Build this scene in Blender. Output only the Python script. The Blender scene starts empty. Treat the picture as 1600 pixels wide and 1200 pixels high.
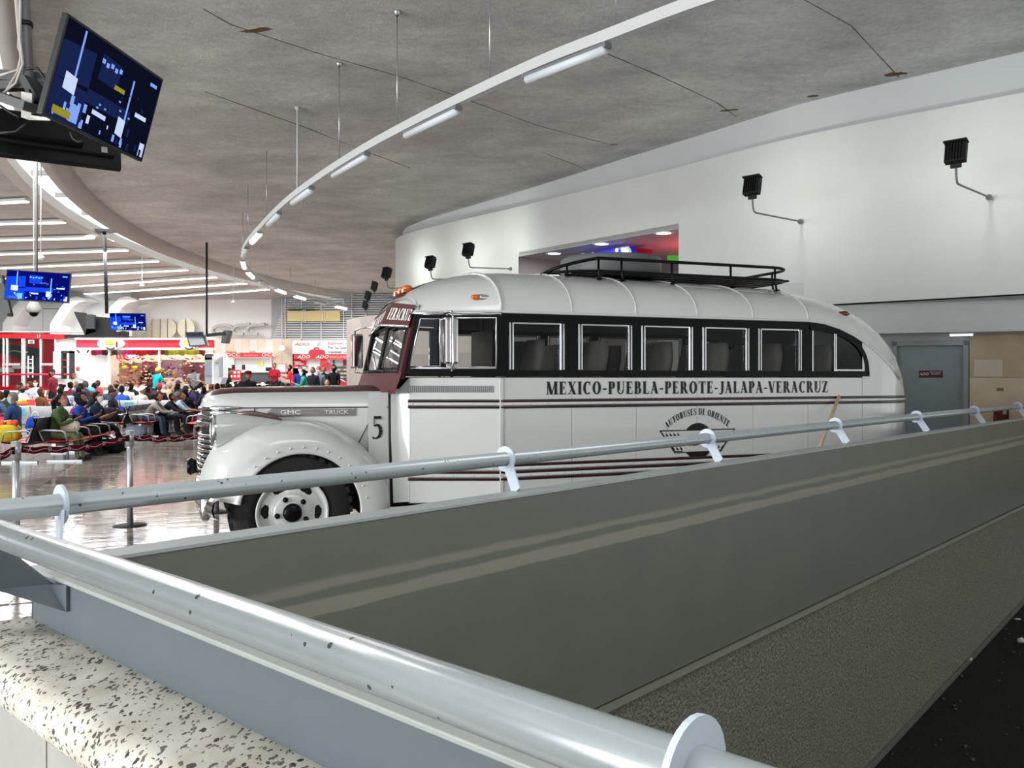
import bpy, bmesh, math, random
from mathutils import Vector, Matrix, Euler
rnd = random.Random(7)
SC = bpy.context.scene
COL = SC.collection
EYE = 1.6          # camera height above the hall floor
FOC, HOR = 1300.0, 590.0

# ---------------------------------------------------------------- camera, world, light, exposure
cd = bpy.data.cameras.new('camera'); cam = bpy.data.objects.new('camera', cd); COL.objects.link(cam)
cam.location = (0, 0, EYE); cam.rotation_euler = (math.pi/2, 0, 0)
cd.sensor_width = 36.0; cd.lens = 36.0*FOC/1600.0; cd.shift_y = (HOR-600.0)/1600.0
cd.clip_start = 0.05; cd.clip_end = 300
SC.camera = cam

wd = bpy.data.worlds.new('daylight'); SC.world = wd; wd.use_nodes = True
bg = wd.node_tree.nodes['Background']
bg.inputs['Color'].default_value = (0.93, 0.97, 1.0, 1); bg.inputs['Strength'].default_value = 1.3

def area(name, loc, rot, sx, sy, power, col=(1, 1, 1), spread=math.pi):
    l = bpy.data.lights.new(name, 'AREA'); l.shape = 'RECTANGLE'; l.size = sx; l.size_y = sy
    l.energy = power; l.color = col; l.spread = spread
    o = bpy.data.objects.new(name, l); COL.objects.link(o); o.location = loc; o.rotation_euler = rot
    return o
# hall luminaires under the ceiling (face down)
for _x, _y, _z, _r, _l in ((-12.9, 17.2, 5.5, -.12, 5), (-13.5, 21.0, 5.3, -.12, 6), (-14.5, 24.2, 5.2, -.12, 8), (-15.5, 27.2, 5.1, -.12, 9), (-15.5, 30.4, 5.0, -.12, 10), (-14.5, 33.5, 4.9, -.12, 9)):
    area('strip_lamp_light', (_x, _y, _z), (0, 0, _r), _l, .16, 44*_l, (1.0, 0.985, 0.96))
for _x, _y in ((-7.6, 26.5), (-7.4, 29.5), (-7.0, 32.5), (-6.2, 35.0)):
    area('track_tube_light', (_x, _y, 4.62), (0, 0, 1.4), 1.2, .1, 150, (1.0, 0.985, 0.96))
for _x, _y, _r in ((-7.6, 12.2, 1.9), (-10.0, 17.2, 1.92), (-11.6, 22.5, 1.8), (-12.5, 28, 1.6)):
    area('ring_skylight_light', (_x, _y, 5.7), (0, 0, _r), 5, .7, 130, (0.97, 0.99, 1.0))
area('overhead_lamp', (1.5, 0.5, 5.9), (0, 0, 0), 5, 3, 170, (0.97, 0.99, 1.0))
# daylight from the open entrance on the left, behind the camera
area('entrance_daylight', (-16, -4.5, 2.4), (math.radians(106), 0, math.radians(-58)), 15, 4.5, 2950, (0.95, 0.98, 1.0))

SC.view_settings.view_transform = 'Standard'; SC.view_settings.look = 'None'
SC.view_settings.gamma = 1.0; SC.view_settings.use_curve_mapping = False
SC.view_settings.exposure = 0.27
SC.cycles.use_denoising = True
SC.cycles.max_bounces = 8; SC.cycles.transparent_max_bounces = 16

# ---------------------------------------------------------------- materials
def srgb(c):
    return tuple((v/12.92 if v <= 0.04045 else ((v+0.055)/1.055)**2.4) for v in [x/255.0 for x in c])
def mat(name, rgb, rough=0.5, metal=0.0, spec=0.5, coat=0.0, var=0.0, vscale=8.0, bump=0.0, bscale=60.0, stretch=None, emit=None, estr=1.0):
    m = bpy.data.materials.new(name); m.use_nodes = True
    nt = m.node_tree; b = nt.nodes['Principled BSDF']
    c = srgb(rgb)
    b.inputs['Base Color'].default_value = (*c, 1)
    b.inputs['Roughness'].default_value = rough; b.inputs['Metallic'].default_value = metal
    b.inputs['Specular IOR Level'].default_value = spec; b.inputs['Coat Weight'].default_value = coat
    b.inputs['Coat Roughness'].default_value = 0.05
    if emit is not None:
        b.inputs['Emission Color'].default_value = (*srgb(emit), 1); b.inputs['Emission Strength'].default_value = estr
    if var or bump:
        tc = nt.nodes.new('ShaderNodeTexCoord'); mp = nt.nodes.new('ShaderNodeMapping')
        nt.links.new(tc.outputs['Object'], mp.inputs['Vector'])
        if stretch: mp.inputs['Scale'].default_value = stretch
    if var:
        n = nt.nodes.new('ShaderNodeTexNoise'); n.inputs['Scale'].default_value = vscale; n.inputs['Detail'].default_value = 6
        n.inputs['Roughness'].default_value = 0.65
        nt.links.new(mp.outputs['Vector'], n.inputs['Vector'])
        r = nt.nodes.new('ShaderNodeMapRange'); r.inputs['From Min'].default_value = 0.3; r.inputs['From Max'].default_value = 0.7
        r.inputs['To Min'].default_value = 1-var; r.inputs['To Max'].default_value = 1+var
        nt.links.new(n.outputs['Fac'], r.inputs['Value'])
        mx = nt.nodes.new('ShaderNodeMix'); mx.data_type = 'RGBA'; mx.blend_type = 'MULTIPLY'; mx.inputs['Factor'].default_value = 1
        mx.inputs[6].default_value = (*c, 1)
        nt.links.new(r.outputs['Result'], mx.inputs[7]); nt.links.new(mx.outputs[2], b.inputs['Base Color'])
    if bump:
        n2 = nt.nodes.new('ShaderNodeTexNoise'); n2.inputs['Scale'].default_value = bscale; n2.inputs['Detail'].default_value = 4
        nt.links.new(mp.outputs['Vector'], n2.inputs['Vector'])
        bp = nt.nodes.new('ShaderNodeBump'); bp.inputs['Strength'].default_value = bump; bp.inputs['Distance'].default_value = 0.02
        nt.links.new(n2.outputs['Fac'], bp.inputs['Height']); nt.links.new(bp.outputs['Normal'], b.inputs['Normal'])
    return m
def emission(name, rgb, s):
    m = bpy.data.materials.new(name); m.use_nodes = True; nt = m.node_tree; nt.nodes.clear()
    e = nt.nodes.new('ShaderNodeEmission'); o = nt.nodes.new('ShaderNodeOutputMaterial')
    e.inputs['Color'].default_value = (*srgb(rgb), 1); e.inputs['Strength'].default_value = s
    nt.links.new(e.outputs[0], o.inputs[0]); return m
def pane_glass(name, tint, refl=1.0, base=0.06, blend=0.25):
    m = bpy.data.materials.new(name); m.use_nodes = True; nt = m.node_tree; nt.nodes.clear()
    t = nt.nodes.new('ShaderNodeBsdfTransparent'); t.inputs[0].default_value = (*srgb(tint), 1)
    g = nt.nodes.new('ShaderNodeBsdfGlossy'); g.inputs['Roughness'].default_value = 0.01; g.inputs['Color'].default_value = (0.9, 0.95, 1, 1)
    f = nt.nodes.new('ShaderNodeLayerWeight'); f.inputs['Blend'].default_value = blend
    a = nt.nodes.new('ShaderNodeMath'); a.operation = 'MULTIPLY_ADD'; a.inputs[1].default_value = refl; a.inputs[2].default_value = base
    a.use_clamp = True
    nt.links.new(f.outputs['Fresnel'], a.inputs[0])
    x = nt.nodes.new('ShaderNodeMixShader'); o = nt.nodes.new('ShaderNodeOutputMaterial')
    nt.links.new(a.outputs[0], x.inputs[0]); nt.links.new(t.outputs[0], x.inputs[1]); nt.links.new(g.outputs[0], x.inputs[2])
    nt.links.new(x.outputs[0], o.inputs[0]); return m
_pc = {}
def paint(rgb, rough=0.55, spec=0.4):
    k = (tuple(rgb), rough, spec)
    if k not in _pc: _pc[k] = mat('paint_%d_%d_%d' % tuple(rgb), rgb, rough, spec=spec)
    return _pc[k]
def cloth(rgb):
    k = ('c', tuple(rgb))
    if k not in _pc: _pc[k] = mat('cloth_%d_%d_%d' % tuple(rgb), rgb, 0.9, spec=0.15, var=0.12, vscale=25)
    return _pc[k]

# ---------------------------------------------------------------- mesh building
class MB:
    def __init__(s): s.v = []; s.f = []; s.m = []; s.sm = []
    def add(s, vs, fs, mi=0, smooth=False):
        o = len(s.v); s.v += [tuple(p) for p in vs]
        for f in fs: s.f.append([i+o for i in f]); s.m.append(mi); s.sm.append(smooth)
        return s
    def box(s, c, d, mi=0, M=None):
        x, y, z = d[0]/2, d[1]/2, d[2]/2
        vs = [Vector((a*x, b*y, e*z)) for e in (-1, 1) for b in (-1, 1) for a in (-1, 1)]
        if M is not None: vs = [M @ p for p in vs]
        vs = [p+Vector(c) for p in vs]
        return s.add(vs, [(0, 2, 3, 1), (4, 5, 7, 6), (0, 1, 5, 4), (2, 6, 7, 3), (0, 4, 6, 2), (1, 3, 7, 5)], mi)
    def bar(s, a, b, w, h, mi=0, up=(0, 0, 1)):
        a, b = Vector(a), Vector(b); x = (b-a); L = x.length; x.normalize(); u = Vector(up)
        y = u.cross(x)
        if y.length < 1e-4: y = Vector((0, 1, 0)).cross(x)
        y.normalize(); z = x.cross(y)
        return s.box((a+b)/2, (L, w, h), mi, Matrix((x, y, z)).transposed())
    def tube(s, pts, r, seg=8, mi=0, closed=False, caps=True, smooth=True):
        pts = [Vector(p) for p in pts]; n = len(pts); rs = r if isinstance(r, (list, tuple)) else [r]*n
        rings = []; prev = None
        for i, p in enumerate(pts):
            if closed: t = pts[(i+1) % n]-pts[i-1]
            else: t = pts[min(i+1, n-1)]-pts[max(i-1, 0)]
            t.normalize()
            if prev is None:
                a = Vector((0, 0, 1)) if abs(t.z) < 0.9 else Vector((1, 0, 0))
                x = a.cross(t).normalized()
            else:
                x = (prev-t*prev.dot(t))
                x = x.normalized() if x.length > 1e-6 else Vector((1, 0, 0))
            prev = x; y = t.cross(x)
            rings.append([p+(x*math.cos(2*math.pi*k/seg)+y*math.sin(2*math.pi*k/seg))*rs[i] for k in range(seg)])
        vs = [q for rg in rings for q in rg]; fs = []
        for i in range(n if closed else n-1):
            j = (i+1) % n
            for k in range(seg):
                l = (k+1) % seg; fs.append((i*seg+k, i*seg+l, j*seg+l, j*seg+k))
        if caps and not closed: fs += [tuple(range(seg-1, -1, -1)), tuple(range((n-1)*seg, n*seg))]
        return s.add(vs, fs, mi, smooth)
    def cyl(s, a, b, r, seg=12, mi=0, r2=None):
        return s.tube([a, b], [r, r if r2 is None else r2], seg, mi)
    def lathe(s, prof, c=(0, 0, 0), axis='z', seg=20, mi=0, M=None, smooth=True):
        vs = []; fs = []; n = len(prof)
        for k in range(seg):
            a = 2*math.pi*k/seg
            for r, h in prof:
                p = Vector((r*math.cos(a), r*math.sin(a), h))
                if axis == 'x': p = Vector((p.z, p.x, p.y))
                elif axis == 'y': p = Vector((p.x, p.z, p.y))
                if M is not None: p = M @ p
                vs.append(p+Vector(c))
        for k in range(seg):
            l = (k+1) % seg
            for i in range(n-1): fs.append((k*n+i, l*n+i, l*n+i+1, k*n+i+1))
        return s.add(vs, fs, mi, smooth)
    def grid(s, rows, mi=0, smooth=True, closed=False, flip=False):
        n = len(rows[0]); vs = [p for r in rows for p in r]; fs = []
        for i in range(len(rows)-1):
            for k in range(n if closed else n-1):
                l = (k+1) % n; q = (i*n+k, i*n+l, (i+1)*n+l, (i+1)*n+k)
                fs.append(q[::-1] if flip else q)
        return s.add(vs, fs, mi, smooth)
    def prism(s, poly, off, mi=0):
        n = len(poly); off = Vector(off); vs = [Vector(p) for p in poly]+[Vector(p)+off for p in poly]
        fs = [tuple(range(n-1, -1, -1)), tuple(range(n, 2*n))]+[(i, (i+1) % n, n+(i+1) % n, n+i) for i in range(n)]
        return s.add(vs, fs, mi)
    def ball(s, c, r, mi=0, seg=10, rings=7, M=None):
        r = r if isinstance(r, (tuple, list)) else (r, r, r); rows = []
        for i in range(rings+1):
            t = math.pi*i/rings
            row = []
            for k in range(seg):
                a = 2*math.pi*k/seg; p = Vector((r[0]*math.sin(t)*math.cos(a), r[1]*math.sin(t)*math.sin(a), r[2]*math.cos(t)))
                if M is not None: p = M @ p
                row.append(p+Vector(c))
            rows.append(row)
        return s.grid(rows, mi, True, True)
    def mesh(s, name, mats):
        me = bpy.data.meshes.new(name); me.from_pydata(s.v, [], s.f)
        for m in (mats if isinstance(mats, (list, tuple)) else [mats]): me.materials.append(m)
        me.polygons.foreach_set('material_index', s.m); me.polygons.foreach_set('use_smooth', s.sm)
        bm = bmesh.new(); bm.from_mesh(me); bmesh.ops.recalc_face_normals(bm, faces=bm.faces); bm.to_mesh(me); bm.free()
        me.update(); return me
    def build(s, name, mats, parent=None, kind=None, label=None, bevel=0.0):
        o = bpy.data.objects.new(name, s.mesh(name, mats)); COL.objects.link(o)
        if parent is not None: o.parent = parent
        if kind: o['kind'] = kind
        if label: o['label'] = label
        if bevel:
            b = o.modifiers.new('edge', 'BEVEL'); b.width = bevel; b.segments = 2; b.limit_method = 'ANGLE'; b.angle_limit = 0.6
        return o
def put(name, me, parent=None, loc=None, rot=None):
    o = bpy.data.objects.new(name, me); COL.objects.link(o)
    if parent is not None: o.parent = parent
    if loc is not None: o.location = loc
    if rot is not None: o.rotation_euler = rot
    return o
def tag(o, label, cat, group=None):
    o['label'] = label; o['category'] = cat
    if group: o['group'] = group
    return o
def thing(name, label, cat, loc=(0, 0, 0), rz=0.0, group=None):
    o = bpy.data.objects.new(name, None); COL.objects.link(o); o.empty_display_size = 0.2
    o.location = loc; o.rotation_euler = (0, 0, rz)
    return tag(o, label, cat, group)
def copy_tree(o, parent=None):
    c = o.copy(); COL.objects.link(c); c.parent = parent
    for ch in list(o.children): copy_tree(ch, c)
    return c
def struct(mb, name, mats, parent=None):
    return mb.build(name, mats, parent, kind=None if parent else 'structure')
def at(px, py, Y):                                  # the point at depth Y that the photograph shows at (px, py)
    return Vector(((px-800)/FOC*Y, Y, EYE-(py-HOR)/FOC*Y))
def zfloor(Y): return max(0.0, (Y-24.0)*0.042)      # the hall floor rises gently beyond the seats
def lerp(a, b, t): return a+(b-a)*t
def interp(tab, x):
    if x <= tab[0][0]: return tab[0][1]
    for (a, b), (c, d) in zip(tab, tab[1:]):
        if x <= c: return b+(d-b)*(x-a)/(c-a)
    return tab[-1][1]

# ---------------------------------------------------------------- lettering
def text_mesh(body, size, mats, name='lettering', ext=0.0, align='CENTER', xs=1.0, shear=0.0):
    cu = bpy.data.curves.new(name, 'FONT'); cu.body = body; cu.size = size; cu.extrude = ext; cu.align_x = align; cu.align_y = 'CENTER'
    cu.shear = shear; cu.resolution_u = 2
    o = bpy.data.objects.new(name, cu); COL.objects.link(o)
    dg = bpy.context.evaluated_depsgraph_get()
    me = bpy.data.meshes.new_from_object(o.evaluated_get(dg)); bpy.data.objects.remove(o); bpy.data.curves.remove(cu)
    if xs != 1.0:
        for v in me.vertices: v.co.x *= xs
    me.materials.clear(); me.materials.append(mats); me.name = name
    return me
def text(body, loc, rot, size, m, parent=None, name='lettering', ext=0.002, align='CENTER', xs=1.0, shear=0.0):
    return put(name, text_mesh(body, size, m, name, ext, align, xs, shear), parent, loc, rot)

# a high-contrast serif face drawn from strokes; every glyph is a list of 2-D polygons, cap height 1
TH, TN, SR, EX = 0.25, 0.075, 0.05, 0.075
def R_(x0, y0, x1, y1): return [(x0, y0), (x1, y0), (x1, y1), (x0, y1)]
def stem(x, w=TH, y0=0, y1=1, top=True, bot=True):
    p = [R_(x, y0, x+w, y1)]
    if bot: p.append(R_(x-EX, y0, x+w+EX, y0+SR))
    if top: p.append(R_(x-EX, y1-SR, x+w+EX, y1))
    return p
def diag(x0, y0, x1, y1, w): return [[(x0-w/2, y0), (x0+w/2, y0), (x1+w/2, y1), (x1-w/2, y1)]]
def arc(cx, cy, rx, ry, a0, a1, tx=TH, ty=TN, n=14):
    o = []
    for i in range(n):
        a, b = [math.radians(a0+(a1-a0)*k/n) for k in (i, i+1)]
        o.append([(cx+rx*math.cos(a), cy+ry*math.sin(a)), (cx+rx*math.cos(b), cy+ry*math.sin(b)),
                  (cx+(rx-tx)*math.cos(b), cy+(ry-ty)*math.sin(b)), (cx+(rx-tx)*math.cos(a), cy+(ry-ty)*math.sin(a))])
    return o
def path(pts, ws):
    o = []
    for (a, b), (w0, w1) in zip(zip(pts, pts[1:]), zip(ws, ws[1:])):
        d = Vector((b[0]-a[0], b[1]-a[1])); L = d.length or 1; nx, ny = -d.y/L, d.x/L
        o.append([(a[0]+nx*w0/2, a[1]+ny*w0/2), (a[0]-nx*w0/2, a[1]-ny*w0/2), (b[0]-nx*w1/2, b[1]-ny*w1/2), (b[0]+nx*w1/2, b[1]+ny*w1/2)])
    return o
def bowl(x, y0, y1, w): return [R_(x, y1-TN, x+w*0.45, y1), R_(x, y0, x+w*0.45, y0+TN)]+arc(x+w*0.45, (y0+y1)/2, w*0.55, (y1-y0)/2, -90, 90)
GL = {
 'I': (stem(.1), .41), 'L': (stem(.1)+[R_(.3, 0, .66, TN), R_(.61, 0, .66, .26)], .7),
 'E': (stem(.1)+[R_(.3, 0, .66, TN), R_(.61, 0, .66, .26), R_(.3, 1-TN, .63, 1), R_(.58, .76, .63, 1), R_(.3, .49, .52, .49+TN), R_(.48, .38, .52, .66)], .72),
 'P': (stem(.1)+bowl(.3, .44, 1, .38), .71), 'B': (stem(.1)+bowl(.3, .5, 1, .36)+bowl(.3, 0, .55, .42), .77),
 'R': (stem(.1)+bowl(.3, .46, 1, .36)+diag(.46, .48, .72, 0, TH*.95)+[R_(.62, 0, .86, SR)], .84),
 'D': (stem(.1)+bowl(.3, 0, 1, .52), .88), 'T': (stem(.29, top=False)+[R_(.03, 1-TN, .76, 1), R_(.03, .76, .08, 1), R_(.71, .76, .76, 1)], .79),
 'M': (stem(.12, TN)+diag(.2, 1, .5, 0, TH)+diag(.82, 1, .52, 0, TN)+stem(.76), 1.08),
 'N': (stem(.12, TN)+diag(.18, 1, .74, 0, TH)+stem(.72, TN, bot=False), .9),
 'A': (diag(.14, 0, .42, 1, TN)+diag(.66, 0, .38, 1, TH)+[R_(.24, .3, .56, .3+TN), R_(.03, 0, .27, SR), R_(.5, 0, .82, SR)], .83),
 'V': (diag(.42, 0, .14, 1, TH)+diag(.44, 0, .66, 1, TN)+[R_(-.01, 1-SR, .31, 1), R_(.55, 1-SR, .78, 1)], .78),
 'X': (diag(.66, 0, .2, 1, TH)+diag(.14, 0, .7, 1, TN)+[R_(.03, 0, .27, SR), R_(.5, 0, .82, SR), R_(.04, 1-SR, .36, 1), R_(.57, 1-SR, .82, 1)], .85),
 'Z': ([R_(.08, 0, .7, TN), R_(.07, 1-TN, .67, 1), R_(.65, 0, .7, .26), R_(.07, .76, .12, 1)]+diag(.2, TN/2, .55, 1-TN/2, TH), .76),
 'U': (stem(.12, bot=False, y0=.3)+stem(.68, TN, bot=False, y0=.3)+arc(.43, .32, .31, .34, 180, 360, .14, TN), .86),
 'J': (stem(.25, bot=False, y0=.2)+path([(.355, .22), (.33, .02), (.22, -.09), (.1, -.06), (.09, .03)], [TH, .17, .08, .08, .16]), .53),
 'O': (arc(.46, .5, .4, .52, 0, 360, n=26), .92), 'C': (arc(.46, .5, .4, .52, 50, 310, n=20)+[R_(.66, .68, .72, 1)], .8),
 'S': (path([(.58, .78), (.5, .95), (.34, .99), (.18, .9), (.14, .74), (.22, .6), (.42, .48), (.56, .36), (.58, .2), (.48, .05), (.3, .0), (.15, .07), (.08, .25)],
            [.05, .06, .07, .12, .15, .18, .2, .18, .15, .1, .07, .06, .05])+[R_(.55, .68, .6, 1), R_(.06, 0, .11, .3)], .68),
 '-': ([R_(.06, .34, .4, .46)], .46), ' ': ([], .34),
 '5': ([R_(.16, .55, .2, 1), R_(.16, .88, .6, 1)]+path([(.18, .56), (.34, .62), (.5, .55), (.58, .38), (.55, .18), (.42, .03), (.22, -.01), (.08, .06)],
            [.05, .09, .16, .2, .19, .13, .08, .1]), .68),
 'G': (arc(.46, .5, .4, .52, 50, 320, n=20)+stem(.62, .17, 0.05, .42, bot=False), .9), 'K': (stem(.1)+diag(.32, .42, .7, 1, TN)+diag(.44, .56, .74, 0, TH), .82)}
def serif(s, fn, height, xs=1.0, gap=0.06):
    """MB with the text; fn(x, y) puts a 2-D text point (metres, x from the start) on its surface."""
    mb = MB(); x = 0.0
    for ch in s:
        ps, w = GL[ch]
        for p in ps: mb.add([fn((x+a)*height*xs, b*height) for a, b in p], [tuple(range(len(p)))])
        x += w+gap
    return mb, x*height*xs
def serif_len(s, height, xs=1.0, gap=0.06): return sum(GL[c][1]+gap for c in s)*height*xs
# ---------------------------------------------------------------- shared materials
WHITE = mat('bus_white', (204, 206, 203), 0.22, spec=0.5, coat=0.6)
SATIN = mat('maroon_satin', (78, 22, 32), 0.62, spec=0.1)
MAROON = mat('bus_maroon', (66, 20, 28), 0.32, spec=0.22, coat=0.04)
STRIPE = mat('stripe_maroon', (44, 8, 18), 0.25, coat=0.5)
BLACK = mat('gloss_black', (9, 10, 11), 0.3, spec=0.16)
MATTE = mat('matt_black', (16, 16, 17), 0.7)
DARK = mat('dark_grey', (46, 48, 50), 0.6)
RUBBER = mat('tyre_rubber', (20, 20, 20), 0.75, bump=0.3, bscale=40)
CHROME = mat('chrome', (225, 225, 228), 0.08, metal=1.0)
ALU = mat('brushed_aluminium', (196, 198, 200), 0.3, metal=0.9)
RAILP = mat('rail_paint', (158, 165, 167), 0.22, metal=0.25, spec=0.6, var=0.06, vscale=5)
def chips(m, scale, thr, dark):
    nt = m.node_tree; b = nt.nodes['Principled BSDF']; src = b.inputs['Base Color'].links[0].from_socket
    tc = nt.nodes.new('ShaderNodeTexCoord'); v = nt.nodes.new('ShaderNodeTexVoronoi'); v.inputs['Scale'].default_value = scale
    nt.links.new(tc.outputs['Object'], v.inputs['Vector']); s = nt.nodes.new('ShaderNodeSeparateColor'); nt.links.new(v.outputs['Color'], s.inputs[0])
    r = nt.nodes.new('ShaderNodeMapRange'); r.inputs['From Min'].default_value = thr; r.inputs['To Min'].default_value = -.05; r.inputs['To Max'].default_value = .5
    nt.links.new(s.outputs[0], r.inputs['Value']); l = nt.nodes.new('ShaderNodeMath'); l.operation = 'LESS_THAN'; nt.links.new(v.outputs['Distance'], l.inputs[0]); nt.links.new(r.outputs[0], l.inputs[1])
    x = nt.nodes.new('ShaderNodeMix'); x.data_type = 'RGBA'; nt.links.new(l.outputs[0], x.inputs['Factor']); nt.links.new(src, x.inputs[6]); x.inputs[7].default_value = (*srgb(dark), 1); nt.links.new(x.outputs[2], b.inputs['Base Color'])
chips(RAILP, 85, .95, (70, 72, 72))
STEELP = mat('steel_paint', (92, 100, 106), 0.4, var=0.05, vscale=4)
BRACK = mat('bracket_paint', (196, 206, 218), 0.45)
PLASTIC = mat('black_plastic', (20, 21, 23), 0.4)
GREYP = mat('grey_plastic', (120, 122, 124), 0.5)
WALLW = mat('white_plaster', (212, 213, 210), 0.8, spec=0.2, var=0.03, vscale=1.2, bump=0.06, bscale=140)
STONE = mat('beige_stone', (196, 178, 160), 0.55, var=0.12, vscale=2.2)
ORANGE = mat('orange_lens', (210, 96, 20), 0.15, coat=0.5)
REDL = mat('red_lens', (110, 14, 14), 0.2, coat=0.4)
RED = paint((206, 30, 44)); REDD = paint((160, 18, 34)); CREAM = paint((236, 234, 228)); GOLD = paint((226, 206, 60))
LED = emission('led_tube', (255, 253, 246), 3.2)
LEDOFF = mat('frosted_tube', (222, 228, 232), 0.4)
GLASS = pane_glass('pane_glass', (214, 222, 220), 0.9, 0.05)
BUSGLASS = pane_glass('tinted_bus_glass', (232, 236, 233), 0.8, 0.015, 0.12)

def concrete():
    m = mat('ceiling_concrete', (206, 206, 202), 0.9, spec=0.1, bump=0.25, bscale=30)
    nt = m.node_tree; b = nt.nodes['Principled BSDF']
    tc = nt.nodes.new('ShaderNodeTexCoord')
    def layer(scale, sc, rot, lo, hi, det=8):
        mp = nt.nodes.new('ShaderNodeMapping'); mp.inputs['Scale'].default_value = sc; mp.inputs['Rotation'].default_value = (0, 0, rot)
        nt.links.new(tc.outputs['Object'], mp.inputs['Vector'])
        n = nt.nodes.new('ShaderNodeTexNoise'); n.inputs['Scale'].default_value = scale; n.inputs['Detail'].default_value = det; n.inputs['Roughness'].default_value = 0.7
        nt.links.new(mp.outputs[0], n.inputs['Vector'])
        r = nt.nodes.new('ShaderNodeMapRange'); r.inputs['From Min'].default_value = 0.32; r.inputs['From Max'].default_value = 0.68
        r.inputs['To Min'].default_value = lo; r.inputs['To Max'].default_value = hi
        nt.links.new(n.outputs['Fac'], r.inputs['Value']); return r.outputs[0]
    a = layer(0.9, (0.7, 1.2, 1), 0.35, 0.76, 1.2); c = layer(11, (1, 1, 1), 0, 0.86, 1.12); e = layer(0.22, (1, 1, 1), 0.2, 0.86, 1.12, 3)
    mul = nt.nodes.new('ShaderNodeMath'); mul.operation = 'MULTIPLY'; nt.links.new(a, mul.inputs[0]); nt.links.new(c, mul.inputs[1])
    mu2 = nt.nodes.new('ShaderNodeMath'); mu2.operation = 'MULTIPLY'; nt.links.new(mul.outputs[0], mu2.inputs[0]); nt.links.new(e, mu2.inputs[1])
    mx = nt.nodes.new('ShaderNodeMix'); mx.data_type = 'RGBA'; mx.blend_type = 'MULTIPLY'; mx.inputs['Factor'].default_value = 1
    mx.inputs[6].default_value = b.inputs['Base Color'].default_value
    nt.links.new(mu2.outputs[0], mx.inputs[7]); nt.links.new(mx.outputs[2], b.inputs['Base Color']); return m
CONC = concrete()
CONC2 = mat('inner_ceiling_concrete', (200, 200, 198), 0.9, spec=0.1, var=0.14, vscale=1.4, stretch=(0.4, 2, 1))
LIP = mat('ring_plaster', (184, 180, 174), 0.8, spec=0.15, var=0.07, vscale=1.5)

def marble(name, c1, c2, c3, seed):
    m = mat(name, c1, 0.1, spec=0.42); nt = m.node_tree; b = nt.nodes['Principled BSDF']
    tc = nt.nodes.new('ShaderNodeTexCoord'); mp = nt.nodes.new('ShaderNodeMapping')
    mp.inputs['Location'].default_value = (seed*3.1, seed*7.7, 0); mp.inputs['Rotation'].default_value = (0, 0, 0.3); mp.inputs['Scale'].default_value = (0.7, 3.2, 1)
    nt.links.new(tc.outputs['Object'], mp.inputs['Vector'])
    n = nt.nodes.new('ShaderNodeTexNoise'); n.inputs['Scale'].default_value = 1.7; n.inputs['Detail'].default_value = 7; n.inputs['Roughness'].default_value = 0.62; n.inputs['Distortion'].default_value = 0.6
    nt.links.new(mp.outputs[0], n.inputs['Vector'])
    r = nt.nodes.new('ShaderNodeValToRGB'); e = r.color_ramp.elements
    e[0].position = 0.3; e[0].color = (*srgb(c2), 1); e[1].position = 0.7; e[1].color = (*srgb(c3), 1)
    k = e.new(0.5); k.color = (*srgb(c1), 1)
    nt.links.new(n.outputs['Fac'], r.inputs['Fac']); nt.links.new(r.outputs['Color'], b.inputs['Base Color'])
    b.inputs['Roughness'].default_value = 0.1
    n2 = nt.nodes.new('ShaderNodeTexNoise'); n2.inputs['Scale'].default_value = 2.5; n2.inputs['Detail'].default_value = 2; nt.links.new(mp.outputs[0], n2.inputs['Vector'])
    bp = nt.nodes.new('ShaderNodeBump'); bp.inputs['Strength'].default_value = 0.09; bp.inputs['Distance'].default_value = 0.03
    nt.links.new(n2.outputs['Fac'], bp.inputs['Height']); nt.links.new(bp.outputs['Normal'], b.inputs['Normal'])
    return m
FLOORM = [marble('floor_marble_a', (122, 113, 106), (76, 69, 63), (180, 171, 162), 1), marble('floor_marble_b', (136, 127, 119), (90, 82, 75), (192, 183, 174), 2),
          marble('floor_marble_c', (102, 94, 88), (64, 58, 53), (160, 151, 142), 3)]
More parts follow.
